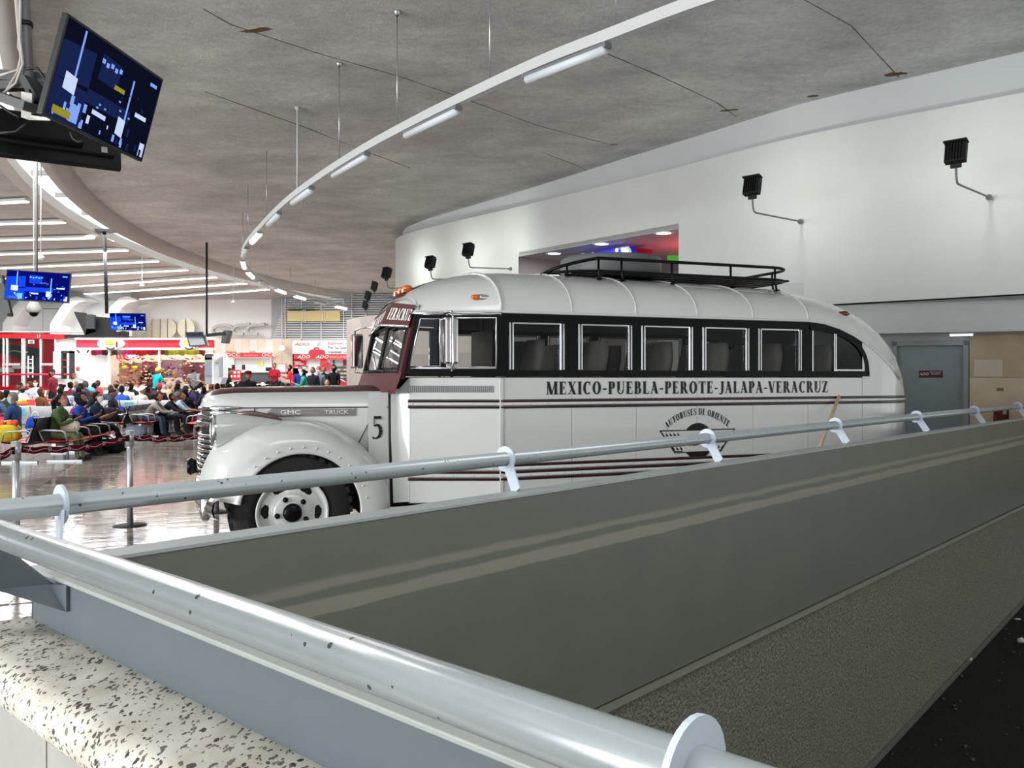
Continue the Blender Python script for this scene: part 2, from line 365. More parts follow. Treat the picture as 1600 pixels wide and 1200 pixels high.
def terrazzo():
    m = mat('terrazzo', (206, 200, 186), 0.75, spec=0.15); nt = m.node_tree; b = nt.nodes['Principled BSDF']
    tc = nt.nodes.new('ShaderNodeTexCoord'); mp = nt.nodes.new('ShaderNodeMapping'); mp.inputs['Scale'].default_value = (1, 0.55, 1); mp.inputs['Rotation'].default_value = (0, 0, 0.5)
    nt.links.new(tc.outputs['Object'], mp.inputs['Vector'])
    dn = nt.nodes.new('ShaderNodeTexNoise'); dn.inputs['Scale'].default_value = 70
    nt.links.new(mp.outputs[0], dn.inputs['Vector'])
    ad = nt.nodes.new('ShaderNodeMixRGB'); ad.blend_type = 'LINEAR_LIGHT'; ad.inputs[0].default_value = 0.012
    nt.links.new(mp.outputs[0], ad.inputs[1]); nt.links.new(dn.outputs['Color'], ad.inputs[2])
    v = nt.nodes.new('ShaderNodeTexVoronoi'); v.inputs['Scale'].default_value = 84; v.feature = 'F1'
    nt.links.new(ad.outputs[0], v.inputs['Vector'])
    # size of each chip varies with its random colour
    sx = nt.nodes.new('ShaderNodeSeparateColor'); nt.links.new(v.outputs['Color'], sx.inputs[0])
    th = nt.nodes.new('ShaderNodeMapRange'); th.inputs['From Min'].default_value = 0.1; th.inputs['To Min'].default_value = 0.0; th.inputs['To Max'].default_value = 0.56
    nt.links.new(sx.outputs[0], th.inputs['Value'])
    lt = nt.nodes.new('ShaderNodeMath'); lt.operation = 'LESS_THAN'; nt.links.new(v.outputs['Distance'], lt.inputs[0]); nt.links.new(th.outputs[0], lt.inputs[1])
    cr = nt.nodes.new('ShaderNodeValToRGB'); cr.color_ramp.elements[0].color = (*srgb((70, 66, 60)), 1); cr.color_ramp.elements[1].color = (*srgb((140, 132, 120)), 1)
    nt.links.new(sx.outputs[1], cr.inputs[0])
    n2 = nt.nodes.new('ShaderNodeTexNoise'); n2.inputs['Scale'].default_value = 9; n2.inputs['Detail'].default_value = 6
    nt.links.new(mp.outputs[0], n2.inputs['Vector'])
    c2 = nt.nodes.new('ShaderNodeValToRGB'); c2.color_ramp.elements[0].position = 0.3; c2.color_ramp.elements[0].color = (*srgb((200, 193, 178)), 1)
    c2.color_ramp.elements[1].position = 0.65; c2.color_ramp.elements[1].color = (*srgb((228, 223, 211)), 1)
    nt.links.new(n2.outputs['Fac'], c2.inputs[0])
    mx = nt.nodes.new('ShaderNodeMix'); mx.data_type = 'RGBA'; nt.links.new(lt.outputs[0], mx.inputs['Factor'])
    nt.links.new(c2.outputs[0], mx.inputs[6]); nt.links.new(cr.outputs[0], mx.inputs[7]); nt.links.new(mx.outputs[2], b.inputs['Base Color'])
    bp = nt.nodes.new('ShaderNodeBump'); bp.invert = True; bp.inputs['Strength'].default_value = 0.5; bp.inputs['Distance'].default_value = 0.004
    nt.links.new(lt.outputs[0], bp.inputs['Height']); nt.links.new(bp.outputs[0], b.inputs['Normal'])
    return m
TERR = terrazzo()
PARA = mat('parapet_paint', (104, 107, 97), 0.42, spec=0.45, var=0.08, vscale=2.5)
PARAB = mat('pale_paint_band', (138, 136, 124), 0.45, spec=0.45, var=0.06, vscale=3)  # paler tone of the parapet colour
ROUGH = mat('roughcast', (134, 136, 120), 0.75, spec=0.35, var=0.38, vscale=40, bump=1.0, bscale=46)
for _n in ROUGH.node_tree.nodes:
    if _n.type == 'BUMP': _n.inputs['Distance'].default_value = .06
ASPH = mat('asphalt', (40, 40, 38), 0.95, spec=0.1, var=0.5, vscale=60, bump=0.8, bscale=80)
TILEW = mat('wall_slab', (176, 172, 166), 0.5, var=0.06, vscale=6)

def pale_bands(m, bands, col):
    # two long paler streaks at fixed heights on the wall, with ragged soft edges
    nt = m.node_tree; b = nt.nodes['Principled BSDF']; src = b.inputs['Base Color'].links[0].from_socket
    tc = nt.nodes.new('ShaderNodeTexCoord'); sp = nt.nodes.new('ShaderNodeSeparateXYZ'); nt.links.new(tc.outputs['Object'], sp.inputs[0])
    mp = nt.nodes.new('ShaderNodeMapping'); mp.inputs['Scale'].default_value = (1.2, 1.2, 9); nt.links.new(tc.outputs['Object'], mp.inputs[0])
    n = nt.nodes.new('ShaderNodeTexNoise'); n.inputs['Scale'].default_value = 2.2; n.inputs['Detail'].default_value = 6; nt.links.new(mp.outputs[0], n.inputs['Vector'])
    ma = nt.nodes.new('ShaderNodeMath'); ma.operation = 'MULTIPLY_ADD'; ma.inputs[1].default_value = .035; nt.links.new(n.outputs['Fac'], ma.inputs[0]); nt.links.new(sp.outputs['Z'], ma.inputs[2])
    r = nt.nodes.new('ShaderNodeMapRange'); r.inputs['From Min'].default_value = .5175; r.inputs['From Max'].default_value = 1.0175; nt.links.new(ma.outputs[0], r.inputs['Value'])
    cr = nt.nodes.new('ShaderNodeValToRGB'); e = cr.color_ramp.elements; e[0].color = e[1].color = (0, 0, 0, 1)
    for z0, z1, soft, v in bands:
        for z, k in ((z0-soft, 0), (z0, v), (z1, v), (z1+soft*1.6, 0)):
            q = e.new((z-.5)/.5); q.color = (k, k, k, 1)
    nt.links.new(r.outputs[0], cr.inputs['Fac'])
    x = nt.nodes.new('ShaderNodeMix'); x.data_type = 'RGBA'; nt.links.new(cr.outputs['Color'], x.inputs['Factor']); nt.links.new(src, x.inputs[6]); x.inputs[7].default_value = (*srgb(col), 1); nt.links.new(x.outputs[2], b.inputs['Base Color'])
pale_bands(PARA, ((.685, .735, .008, 1.0), (.785, .805, .012, .8)), (142, 139, 126))
# ---------------------------------------------------------------- the pit of the ramp: two parapets with pipe rails
E1 = Vector((0.687, 0.727, 0)).normalized(); N1 = Vector((-E1.y, E1.x, 0))          # far parapet runs along E1; N1 points to the bus
E2 = Vector((0.754, -0.657, 0)).normalized(); N2 = Vector((-E2.y, E2.x, 0))         # near parapet runs along E2; N2 points away from the viewer
FW = Vector((0, 4.005, 0))                          # a point of the far parapet's inner top edge
BX = Vector((-1.455, 2.521, 0))                     # left end of the steel curb on the near parapet
ZT, ZR = 1.03, 1.18                                 # parapet top, rail centre
def fw(s, off=0.0, z=0.0): return FW+E1*s+N1*off+Vector((0, 0, z))
def bx(s, off=0.0, z=0.0): return BX+E2*s+N2*off+Vector((0, 0, z))
S0, S1 = -2.0, 26.0
RAMP = lambda s: -2.13+0.062*s                      # the ramp's bed climbs away
gro = -0.10
# far parapet
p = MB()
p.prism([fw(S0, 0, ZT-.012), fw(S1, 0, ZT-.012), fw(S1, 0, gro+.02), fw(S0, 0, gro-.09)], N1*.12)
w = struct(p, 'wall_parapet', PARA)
p = MB(); zl = lambda s: gro+.02-.11*(S1-s)/(S1-S0)
p.prism([fw(S0, 0.012, zl(S0)-.035), fw(S1, .012, zl(S1)-.035), fw(S1, .012, RAMP(S1)-.1), fw(S0, .012, RAMP(S0)-.1)], N1*.12)
p.build('roughcast_face', ROUGH, w)
p = MB(); p.prism([fw(S0, -.012, zl(S0)-.012), fw(S1, -.012, zl(S1)-.012), fw(S1, -.012, zl(S1)-.05), fw(S0, -.012, zl(S0)-.05)], N1*.1)
p.build('ledge_moulding', mat('moulding_paint', (128, 128, 116), 0.6), w)
p = MB(); p.prism([fw(S0, -.012, RAMP(S0)+.0), fw(S1, -.012, RAMP(S1)), fw(S1, -.012, RAMP(S1)+.035), fw(S0, -.012, RAMP(S0)+.035)], N1*.05)
p.prism([fw(S0, -.03, RAMP(S0)-.03), fw(S1, -.03, RAMP(S1)-.03), fw(S1, -.03, RAMP(S1)+.008), fw(S0, -.03, RAMP(S0)+.008)], N1*.05)
p.build('foot_moulding', mat('foot_paint', (96, 97, 88), 0.7), w)
p = MB(); p.prism([fw(S0, -.004, ZT-.012), fw(S1, -.004, ZT-.012), fw(S1, -.004, ZT), fw(S0, -.004, ZT)], N1*.13)
p.build('steel_cap', mat('cap_steel', (168, 174, 172), 0.5, var=0.08, vscale=6), w)
p = MB(); q = [fw(S0-1, .3, RAMP(S0-1)), fw(S1, .3, RAMP(S1)), fw(S1, -9, RAMP(S1)), fw(S0-1, -9, RAMP(S0-1))]
p.prism(q, (0, 0, -.2)); ramp = struct(p, 'floor_ramp', ASPH)
# litter on the ramp
for px, py, lab, r, c in ((1590, 968, 'torn white paper scrap on the dark ramp by the wall foot, farther one', (.05, .02, .012), (210, 205, 190)), (1596, 1003, 'crumpled white paper ball at the frame edge on the dark ramp', (.05, .045, .035), (200, 196, 186)),
                       (1515, 1031, 'small white paper chip on the dark ramp near the wall foot', (.035, .022, .015), (220, 218, 210))):
    r3 = Vector(((px-800)/FOC, 1, -(py-HOR)/FOC)); o = Vector((0, 0, EYE)); t = 6.0
    for _ in range(60):
        P = o+r3*t; s = (P-FW).dot(E1); t += (P.z-RAMP(s)-.01)*0.9
    m = MB(); m.ball((0, 0, 0), r, seg=7, rings=5); v = m.v
    m.v = [tuple(Vector(a)*rnd.uniform(.75, 1.2)) for a in v]
    tag(m.build('paper_scrap', paint(c)), lab, 'litter').location = P+Vector((0, 0, r[2]*.5))
p = MB()
for i in range(420):
    s = rnd.uniform(1.5, 13); off = -rnd.uniform(.05, 3.2); r = rnd.uniform(.008, .028)
    p.ball(fw(s, off, RAMP(s)+r*.3), (r, r*rnd.uniform(.6, 1), r*.7), rnd.randrange(2), 5, 3)
o = p.build('gravel', [paint((62, 62, 58)), paint((48, 48, 45))], kind='stuff'); tag(o, 'loose dark gravel lying on the asphalt ramp', 'gravel')
# near parapet: masonry, terrazzo ledge, steel curb
L2 = 6.0
p = MB(); p.prism([bx(-.02, -.17, .78), bx(L2, -.17, .78), bx(L2, -.17, -.0), bx(-.02, -.17, -.0)], N2*.29)
w2 = struct(p, 'wall_near_parapet', mat('mortar', (110, 108, 104), 0.9))
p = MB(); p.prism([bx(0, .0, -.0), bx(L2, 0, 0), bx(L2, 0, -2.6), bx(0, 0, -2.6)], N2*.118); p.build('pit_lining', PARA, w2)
sw = [.02, .36, .70, 1.04, 1.38, 1.72, 2.06]
for j, (za, zb) in enumerate(((.775, .50), (.495, .22))):                          # stone slabs under the ledge
    x = -.02
    for i in range(9):
        x2 = x+.34
        m = MB(); m.prism([bx(x+.004, -.195, za-.01), bx(x2-.004, -.195, za-.01), bx(x2-.004, -.195, zb), bx(x+.004, -.195, zb)], N2*.03)
        m.build('stone_slab', TILEW, w2); x = x2
prof = [(.02, .84), (.0, .862), (-.0, .87)]
rows = []
for s in (-.035, L2):
    r = [bx(s, .1, .87), bx(s, -.165, .87)]
    for k in range(9):
        a = math.pi/2+math.pi*k/8; r.append(bx(s, -.178+.055*math.cos(a), .815+.055*math.sin(a)))
    r.append(bx(s, -.16, .76)); r.append(bx(s, .1, .76)); rows.append(r)
p = MB(); p.grid(rows, 0, True, True); p.add(rows[0], [tuple(range(len(rows[0])))]); p.add(rows[1], [tuple(range(len(rows[1])))])
led = p.build('terrazzo_ledge', TERR, w2)
curb = thing('steel_curb', 'grey painted steel box curb on the terrazzo ledge under the near rail', 'curb', bx(0, 0, .87), math.atan2(E2.y, E2.x))
m = MB(); m.box((L2/2, .006, .075), (L2, .012, .15)); m.box((L2/2, .112, .075), (L2, .012, .15)); m.box((.006, .06, .075), (.012, .12, .15)); m.build('side_plate', STEELP, curb)
m = MB(); m.box((L2/2, .058, .154), (L2+.01, .134, .012)); m.build('top_plate', mat('curb_top', (158, 162, 158), 0.5, var=.06, vscale=9), curb, bevel=.003)

def flange(mb, c, ax, r0, r1, th, mi=0):
    ax = Vector(ax).normalized(); x = Vector((0, 0, 1)); y = ax.cross(x); n = 28; vs = []; fs = []
    for k in range(n):
        a = 2*math.pi*k/n; d = x*math.cos(a)+y*math.sin(a)
        for rr, t in ((r0, -th/2), (r1, -th/2), (r1, th/2), (r0, th/2)): vs.append(Vector(c)+d*rr+ax*t)
    for k in range(n):
        l = (k+1) % n
        for i in range(4): fs.append((k*4+i, l*4+i, l*4+(i+1) % 4, k*4+(i+1) % 4))
    mb.add(vs, fs, mi)
RR = .0365
OFF = .226
def bracket(rail, c, ax, out, foot, name='bracket'):
    """A flat plate: a ring round the pipe with a leg running down and back to the parapet."""
    m = MB(); flange(m, c, ax, RR-.002, .066, .010)
    c = Vector(c); ax = Vector(ax).normalized(); foot = Vector(foot); d = (foot-c).normalized(); sd = ax.cross(d).normalized()
    q = [c+d*.045-sd*.036, c+d*.045+sd*.030, foot+sd*.034, foot-sd*.030]
    m.prism([a-ax*.005 for a in q], ax*.010)
    return m.build(name, BRACK, rail)
rail = thing('pipe_handrail', 'long grey pipe handrail along the far parapet in front of the white bus', 'handrail', (0, 0, 0))
a, b = fw(-2.62, OFF, ZR), fw(S1, OFF, ZR)
m = MB(); m.tube([a, b], RR, 20); m.build('pipe', RAILP, rail)
ss = []
for px in (95, 790, 1105, 1305, 1432, 1522, 1590):
    rx = (px-800)/FOC; A = fw(0, OFF); ss.append((rx*A.y-A.x)/(E1.x-rx*E1.y))
for s in ss: bracket(rail, fw(s, OFF, ZR), E1, N1, fw(s-.05, .10, ZT))
rail2 = thing('pipe_handrail', 'thick grey pipe handrail nearest the viewer above the terrazzo ledge', 'handrail', (0, 0, 0))
A2 = Vector((-1.371, 2.229, 0))
def r2(s, z=ZR): return A2+E2*s+Vector((0, 0, z))
m = MB(); m.tube([r2(-.13), r2(5.0)], RR, 28); m.build('pipe', RAILP, rail2)
m = MB(); flange(m, r2(2.07), E2, RR-.002, .066, .008)
q = [r2(2.07, ZR-.05)-N2*.03, r2(2.07, ZR-.05)+N2*.03, r2(2.07, ZT+.01)+N2*.22, r2(2.07, ZT+.01)+N2*.15]
m.prism([v-E2*.004 for v in q], E2*.008); m.build('bracket', BRACK, rail2)
m = MB(); q = [r2(-.11, ZR-.02), r2(-.11, ZR-.17)+N2*.02, r2(-.11, .935)+N2*.155-E2*.02, r2(.03, .945)+N2*.155, r2(.03, 1.02)+N2*.155, r2(-.08, 1.005)+N2*.15]
m.prism(q, N2*.012); m.build('bracket', STEELP, rail2, label='grey cranked end bracket')
m = MB(); m.tube([r2(-.13), r2(-.17)+N1*.03, fw(-2.62, OFF, ZR)], RR, 16); m.build('corner_elbow', RAILP, rail2)

# ---------------------------------------------------------------- hall floor (hole for the ramp), with marble slabs
C0 = BX+Vector((0, 0, 0))
cor = fw(S0, .1)
fl = MB()
def floor_quad(pts, sub=1):
    fl.prism([Vector((x, y, z)) for x, y, z in pts], (0, 0, -.15))
farA, farB = fw(-2.2, .1), fw(S1+10, .1)
floor_quad([(farA.x, farA.y, 0), (farB.x, farB.y, 0), (farB.x, 60, 0), (-40, 60, 0), (-40, farA.y, 0)])
nb = bx(8, -.28)
floor_quad([(farA.x, farA.y, 0), (-40, farA.y, 0), (-40, -8, 0), (nb.x, -8, 0), (nb.x, nb.y, 0)])
FL = struct(fl, 'floor', FLOORM[0])
rise = MB()
rows = [[Vector((x, y, zfloor(y)+.004)) for x in (-40, -30, -20, -10, 0)] for y in (24, 27, 30, 34, 38, 44)]
rise.grid(rows, 0, False); rise.build('raised_floor', FLOORM[0], FL)
ang = 0.36; ca, sa = math.cos(ang), math.sin(ang); TS = 0.92
tm = MB(); tm.box((0, 0, .003), (TS-.012, TS-.012, .006))
tms = [tm.mesh('floor_tile', m) for m in FLOORM]
nt_ = 0
for i in range(-16, 16):
    for j in range(-2, 22):
        x = -6.5+i*TS*ca-j*TS*sa; y = 7.2+i*TS*sa+j*TS*ca
        if not (5.0 < y < 20 and -.68*y-.5 < x < -.22*y): continue
        if (Vector((x, y, 0))-FW).dot(N1) < .9 or nt_ > 285: continue
        put('floor_tile', tms[rnd.choice((0, 0, 1, 1, 2))], FL, (x, y, 0), (0, 0, ang)); nt_ += 1

# ---------------------------------------------------------------- ceiling, ring skylight, inner ceiling
RTAB = [(-9, 4.1), (0, -.8), (5, -3.5), (8, -5.2), (11.08, -6.86), (13.5, -8.16), (16.74, -9.6), (18.9, -10.35), (21.1, -10.93), (22.8, -11.2), (25.2, -11.4), (28.1, -11.25), (29.75, -10.98), (32.2, -10.38), (33.7, -9.8), (36, -8.7), (38, -7.5), (44, -3.2)]
RO, RL, RI = .38, 0.0, -.62                          # lip's outer edge, the gap's two edges, measured from the curve
def zc(Y): return 6.40-.02*max(0, Y-9)-.02*max(0, Y-17)
def ringx(R, y): return sum(interp(RTAB, y+d*.4) for d in range(-4, 5))/9+R
ys = [-7.5+i*1.25 for i in range(40)]
rows = []
for y in ys:
    x0 = ringx(RO, y)
    rows.append([Vector((lerp(x0, 18, k/12), y, zc(y))) for k in range(13)])
p = MB(); p.grid(rows, 0, True); p.grid([[v+Vector((0, 0, .3)) for v in r] for r in rows], 0, True)
ceil = struct(p, 'ceiling', CONC)
n = 50
def ring_pts(R): return [Vector((ringx(R, -6+k*.96), -6+k*.96, 0)) for k in range(n+1)]
lo, li, lg, l4 = [ring_pts(R) for R in (RO+.06, RL, RI, RI-.3)]
rows = []
for k in range(n+1):
    z = zc(lo[k].y); zz = lambda v, dz: Vector((v.x, v.y, z+dz))
    a, b = lo[k], li[k]; mid = (a+b)/2
    rows.append([zz(a, .02), zz(a, -.10), zz(a.lerp(b, .25), -.2), zz(mid, -.24), zz(b, -.25), zz(b, .06)])
p = MB(); p.grid(rows, 0, True); p.build('ring_lip', LIP, ceil)
rows = [[Vector((g.x, g.y, zc(g.y)-.0)), Vector((g.x, g.y, zc(g.y)-.24)), Vector((h.x, h.y, zc(g.y)-.24)), Vector((h.x, h.y, zc(g.y)-.0))] for g, h in zip(lg, l4)]
p = MB(); p.grid(rows, 0, False); p.build('ring_edge', mat('ring_white', (216, 214, 208), 0.7), ceil)
for k in range(16, n-6, 2):                               # fins across the skylight
    a, b = li[k], lg[k]; z = zc(a.y)
    m = MB(); d = (b-a).normalized(); t = Vector((-d.y, d.x, 0))*.025
    m.prism([Vector((a.x, a.y, z+.05))-t, Vector((b.x, b.y, z+.05))-t, Vector((b.x, b.y, z+.16))-t, Vector((a.x, a.y, z+.16))-t], t*2)
    m.build('skylight_fin', paint((206, 204, 196)), ceil)
rows = []
for k in range(n+1):
    g = l4[k]; r = [Vector((g.x, g.y, zc(g.y)-.2))]
    for x in (-18, -26, -40): r.append(Vector((x, g.y, zc(g.y)-.2)))
    rows.append(r)
p = MB(); p.grid(rows, 0, False); p.grid([[v+Vector((0, 0, .2)) for v in r] for r in rows], 0, False)
ceil2 = struct(p, 'ceiling_inner', CONC2)
m = MB(); m.box((9, -7.4, 3.2), (22, .3, 6.6)); struct(m, 'wall_back', WALLW)
m = MB(); m.box((-32, 18, 3.0), (.3, 52, 6.2)); struct(m, 'wall_left', WALLW)
m = MB(); m.box((-28, -7.4, 3.0), (8, .3, 6.2)); struct(m, 'wall_back_left', WALLW)
m = MB(); m.box((17.5, -1.5, 3.1), (.3, 12, 6.4)); struct(m, 'wall_side', WALLW)
# concrete joints in the main ceiling
def onceil(px, py):
    rx, rz = (px-800)/FOC, -(py-HOR)/FOC; Y = 10.0
    for _ in range(40): Y = (zc(Y)-EYE)/rz
    return Vector((rx*Y, Y, zc(Y)))
JM = mat('joint_dark', (104, 99, 91), 0.95, spec=0.05); ST = mat('rust_stain', (118, 94, 70), 0.95, spec=0.05, var=.2, vscale=20)  # dark tone of the joint lines; brown of the rust stains
for seq in ([(318, 14), (360, 38), (500, 84), (620, 118), (720, 152), (840, 196), (962, 228)], [(320, 143), (480, 200), (560, 232), (640, 262)], [(935, 78), (1030, 118), (1120, 160), (1150, 182)], [(1240, -10), (1330, 40), (1404, 120)], [(840, 235), (900, 258), (930, 272)]):
    P = [onceil(*q) for q in seq]
    m = MB()
    for a, b in zip(P, P[1:]):
        for k in range(4):
            u, v = a.lerp(b, k/4), a.lerp(b, (k+1)/4)
            m.bar(u+Vector((0, 0, -.002)), v+Vector((0, 0, -.002)), rnd.uniform(.006, .018), .006)
    m.build('joint', JM, ceil)
for px, py, rx, ry in ((400, 47, .28, .06), (958, 226, .12, .04), (1140, 172, .2, .05), (1398, 116, .22, .08), (1270, 150, .12, .05)):
    c = onceil(px, py); m = MB(); q = []
    for k in range(14):
        a = 2*math.pi*k/14; q.append(c+Vector((rx*math.cos(a)*rnd.uniform(.6, 1.1)*.9-ry*math.sin(a)*.5, -ry*math.sin(a)*rnd.uniform(.6, 1.1)+rx*math.cos(a)*-.25, -.003)))
    m.prism(q, (0, 0, .01)); m.build('stain', ST, ceil)

# ---------------------------------------------------------------- the curved white drum on the right
PW = [Vector(v) for v in ((16, 4.2), (10, 9.6), (6.97, 12.2), (4.87, 14.06), (3.23, 16.13), (0.155, 19.87), (-2.07, 22.4), (-2.85, 23.4), (-3.35, 24.3), (-3.5, 25.2), (-3.3, 26.3), (-2.6, 27.4), (-1.0, 28.6), (2, 30))]
def smoothp(P, n=5):
    o = []
    for i in range(len(P)-1):
        a, b, c, d = P[max(i-1, 0)], P[i], P[i+1], P[min(i+2, len(P)-1)]
        for k in range(n):
            t = k/n; o.append(.5*((2*b)+(c-a)*t+(2*a-5*b+4*c-d)*t*t+(3*b-a-3*c+d)*t**3))
    return o+[P[-1]]
def offset(P, d):
    o = []
    for i, v in enumerate(P):
        t = (P[min(i+1, len(P)-1)]-P[max(i-1, 0)]).normalized(); o.append(v+Vector((-t.y, t.x))*d)
    return o                                          # d > 0: towards the hall (left of the direction of travel is the viewer's side here)
def v3(v, z): return Vector((v.x, v.y, z))
IA, IB = 4, 5                                         # the passage opening lies between these plan points
def wall_strip(mb, P, z0, z1, th=.25, mi=0):
    # outer face, inner face, edges
    Q = offset(P, -th)
    rows = [[v3(a, z0), v3(a, z1), v3(b, z1), v3(b, z0)] for a, b in zip(P, Q)]
    mb.grid(rows, mi, False, True)
    mb.add(rows[0], [(0, 1, 2, 3)], mi); mb.add(rows[-1], [(3, 2, 1, 0)], mi)
PWs = smoothp(PW[:IA+1], 4), smoothp(PW[IB:], 5)
ZS, ZO, ZB = 2.80, 4.50, 5.68
nrm = lambda P: P
drum = MB()
sgn = 1
# make sure offset(+) points to the hall
tt = (PW[3]-PW[2]).normalized(); sgn = 1 if Vector((-tt.y, tt.x)).dot(Vector((-1, -1))) > 0 else -1
_off = offset
def offset(P, d): return _off(P, d*sgn)
wall_strip(drum, PWs[0], ZS, ZB)
wall_strip(drum, PWs[1], 0.0, ZB)
wall_strip(drum, [PW[IA], PW[IA].lerp(PW[IB], .5), PW[IB]], ZO, ZB)
DR = struct(drum, 'wall_right', WALLW)
PT = offset(smoothp(PW, 4), -.22)
p = MB(); wall_strip(p, PT, ZB-.02, 6.5, .2); p.build('upper_tier', mat('tier_plaster', (204, 206, 207), .8, spec=.2), DR)
p = MB(); PC = offset(smoothp(PW, 4), .0); rows = [[v3(a, ZB), v3(b, ZB)] for a, b in zip(PC, offset(PC, -.4))]
p.grid(rows, 0, False); p.build('tier_ledge', WALLW, DR)
# soffit and lower right wall: fascia, service door, stone facing
A_, B_ = Vector((11.2, 11.45)), Vector((3.6, 14.55))
low = MB()
dl = (B_-A_).normalized()
def lw(s, off=0.0, z=0.0):
    v = A_+dl*s+Vector((-dl.y, dl.x))*off*(-1); return Vector((v.x, v.y, z))
# off > 0 goes away from the viewer
LL = (B_-A_).length
low.prism([lw(-3, 0, 2.32), lw(LL, 0, 2.32), lw(LL, 0, 3.2), lw(-3, 0, 3.2)], (lw(0, .45)-lw(0, 0)))
LW = struct(low, 'wall_low_right', mat('fascia_plaster', (206, 208, 206), .75, spec=.2, var=.03, vscale=2))
p = MB()
for i in range(len(PWs[0])-1): pass
q = [v3(v, ZS) for v in PWs[0][1:]]+[lw(LL, .3, ZS), lw(-3, .3, ZS)]
p.add(q, [tuple(range(len(q)))]); p.build('soffit', mat('soffit_plaster', (214, 214, 212), .8, spec=.2), LW)
def s_of(px, off):                                    # distance along the low wall under image column px
    rx = (px-800)/FOC; a = lw(0, off); d = lw(1, off)-a
    return (rx*a.y-a.x)/(d.x-rx*d.y)
OD = .55
sd0, sd1 = s_of(1512, OD), s_of(1394, OD)
back = MB()
for a, b, z0, z1 in ((-3, sd0, 0, 2.6), (sd1, LL, 0, 2.6), (sd0, sd1, 2.2, 2.6)):
    back.prism([lw(a, OD, z0), lw(b, OD, z0), lw(b, OD, z1), lw(a, OD, z1)], lw(0, .2)-lw(0, 0))
BW = struct(back, 'wall_stone_right', mat('bay_plaster', (168, 170, 168), .75, spec=.2))
OS = OD-.035
x = -2.4; sl = 0
SM = [mat('travertine_%s' % c, rgb, .5, var=.16, vscale=1.6) for c, rgb in (('a', (182, 164, 138)), ('b', (190, 172, 148)), ('c', (172, 152, 126)))]
sx = [sd0-.02]
while sx[-1] > -3: sx.append(sx[-1]-1.05)
for i, (b, a) in enumerate(zip(sx, sx[1:])):
    for j, (z0, z1) in enumerate(((0, .8), (.8, 1.6), (1.6, 2.3))):
        m = MB(); m.prism([lw(a+.004, OS, z0+.003), lw(b-.004, OS, z0+.003), lw(b-.004, OS, z1-.003), lw(a+.004, OS, z1-.003)], lw(0, .04)-lw(0, 0))
        m.build('stone_slab', SM[(i*2+j) % 3], BW)
DP = mat('door_paint', (122, 133, 137), .4, var=.05, vscale=5); FP = mat('frame_paint', (134, 138, 138), .45)
m = MB(); ni = lw(0, .1)-lw(0, 0)
for a, b, z0, z1 in ((sd0, sd0+.07, 0, 2.2), (sd1-.07, sd1, 0, 2.2), (sd0, sd1, 2.13, 2.2)):
    m.prism([lw(a, OD-.06, z0), lw(b, OD-.06, z0), lw(b, OD-.06, z1), lw(a, OD-.06, z1)], ni*1.4)
DF = struct(m, 'door_1', FP)
m = MB(); m.prism([lw(sd0+.075, OD+.02, .01), lw(sd1-.075, OD+.02, .01), lw(sd1-.075, OD+.02, 2.129), lw(sd0+.075, OD+.02, 2.129)], ni*.5); m.build('door_leaf', DP, DF, bevel=.004)
zs = lambda py, s, off: EYE-(py-HOR)/FOC*lw(s, off).y
s0, s1 = s_of(1473, OD), s_of(1436, OD); z0, z1 = zs(590, s0, OD), zs(579, s0, OD)
sg = thing('door_sign', 'small dark maroon sign with white lettering on the grey service door', 'sign', lw((s0+s1)/2, OD+.012, (z0+z1)/2), math.atan2(-dl.y, -dl.x))
m = MB(); m.box((0, 0, 0), (s1-s0, .012, z1-z0)); m.build('plate', paint((70, 12, 22)), sg, bevel=.004)
wt = paint((236, 232, 228))
text('ADO', (-(s1-s0)*.3, -.008, 0), (math.pi/2, 0, 0), .06, wt, sg, shear=.35); text('Sólo Personal\nAutorizado', ((s1-s0)*.2, -.008, .018), (math.pi/2, 0, 0), .03, wt, sg)
lp = thing('fluorescent_lamp', 'short bright fluorescent lamp under the fascia above the service door', 'lamp', lw(s_of(1502, .2), .2, 2.305), math.atan2(-dl.y, -dl.x))
m = MB(); m.box((0, 0, .0), (.34, .1, .025)); m.build('housing', paint((220, 222, 224)), lp)
m = MB(); m.cyl((-.16, 0, -.02), (.16, 0, -.02), .018, 10); m.build('tube', emission('cold_tube', (232, 240, 255), 5.0), lp)
s0, s1 = s_of(1566, OS), s_of(1522, OS)
m = MB(); m.prism([lw(s0, OS-.006, zs(588, s0, OS)), lw(s1, OS-.006, zs(588, s1, OS)), lw(s1, OS-.006, zs(562, s1, OS)), lw(s0, OS-.006, zs(562, s0, OS))], ni*.1)
tag(m.build('blank_panel', mat('pale_panel', (196, 184, 164), .5, var=.08, vscale=4)), 'pale blank rectangular panel on the beige stone beside the service door', 'panel')
s0, s1 = s_of(1568, OS), s_of(1557, OS)
m = MB(); m.prism([lw(s0, OS-.012, zs(611, s0, OS)), lw(s1, OS-.012, zs(611, s1, OS)), lw(s1, OS-.012, zs(606, s1, OS)), lw(s0, OS-.012, zs(606, s0, OS))], ni*.1)
tag(m.build('number_plate', paint((120, 104, 84))), 'tiny brown number plate on the beige stone below the pale panel', 'plate')
m = MB(); sc = s_of(1454, OS); sc = s_of(1562, OS); c = lw(sc, OS-.04, zs(650, sc, OS))
m.box(c+Vector((0, 0, -.04)), (.17, .1, .14)); m.box(c+Vector((-.03, 0, .06)), (.1, .1, .08)); m.box(c+Vector((.12, 0, .05)), (.03, .05, .22))
o = m.build('fire_hose_valve', paint((96, 28, 22)), bevel=.02); tag(o, 'dark red valve box on the beige stone just above the parapet', 'valve')
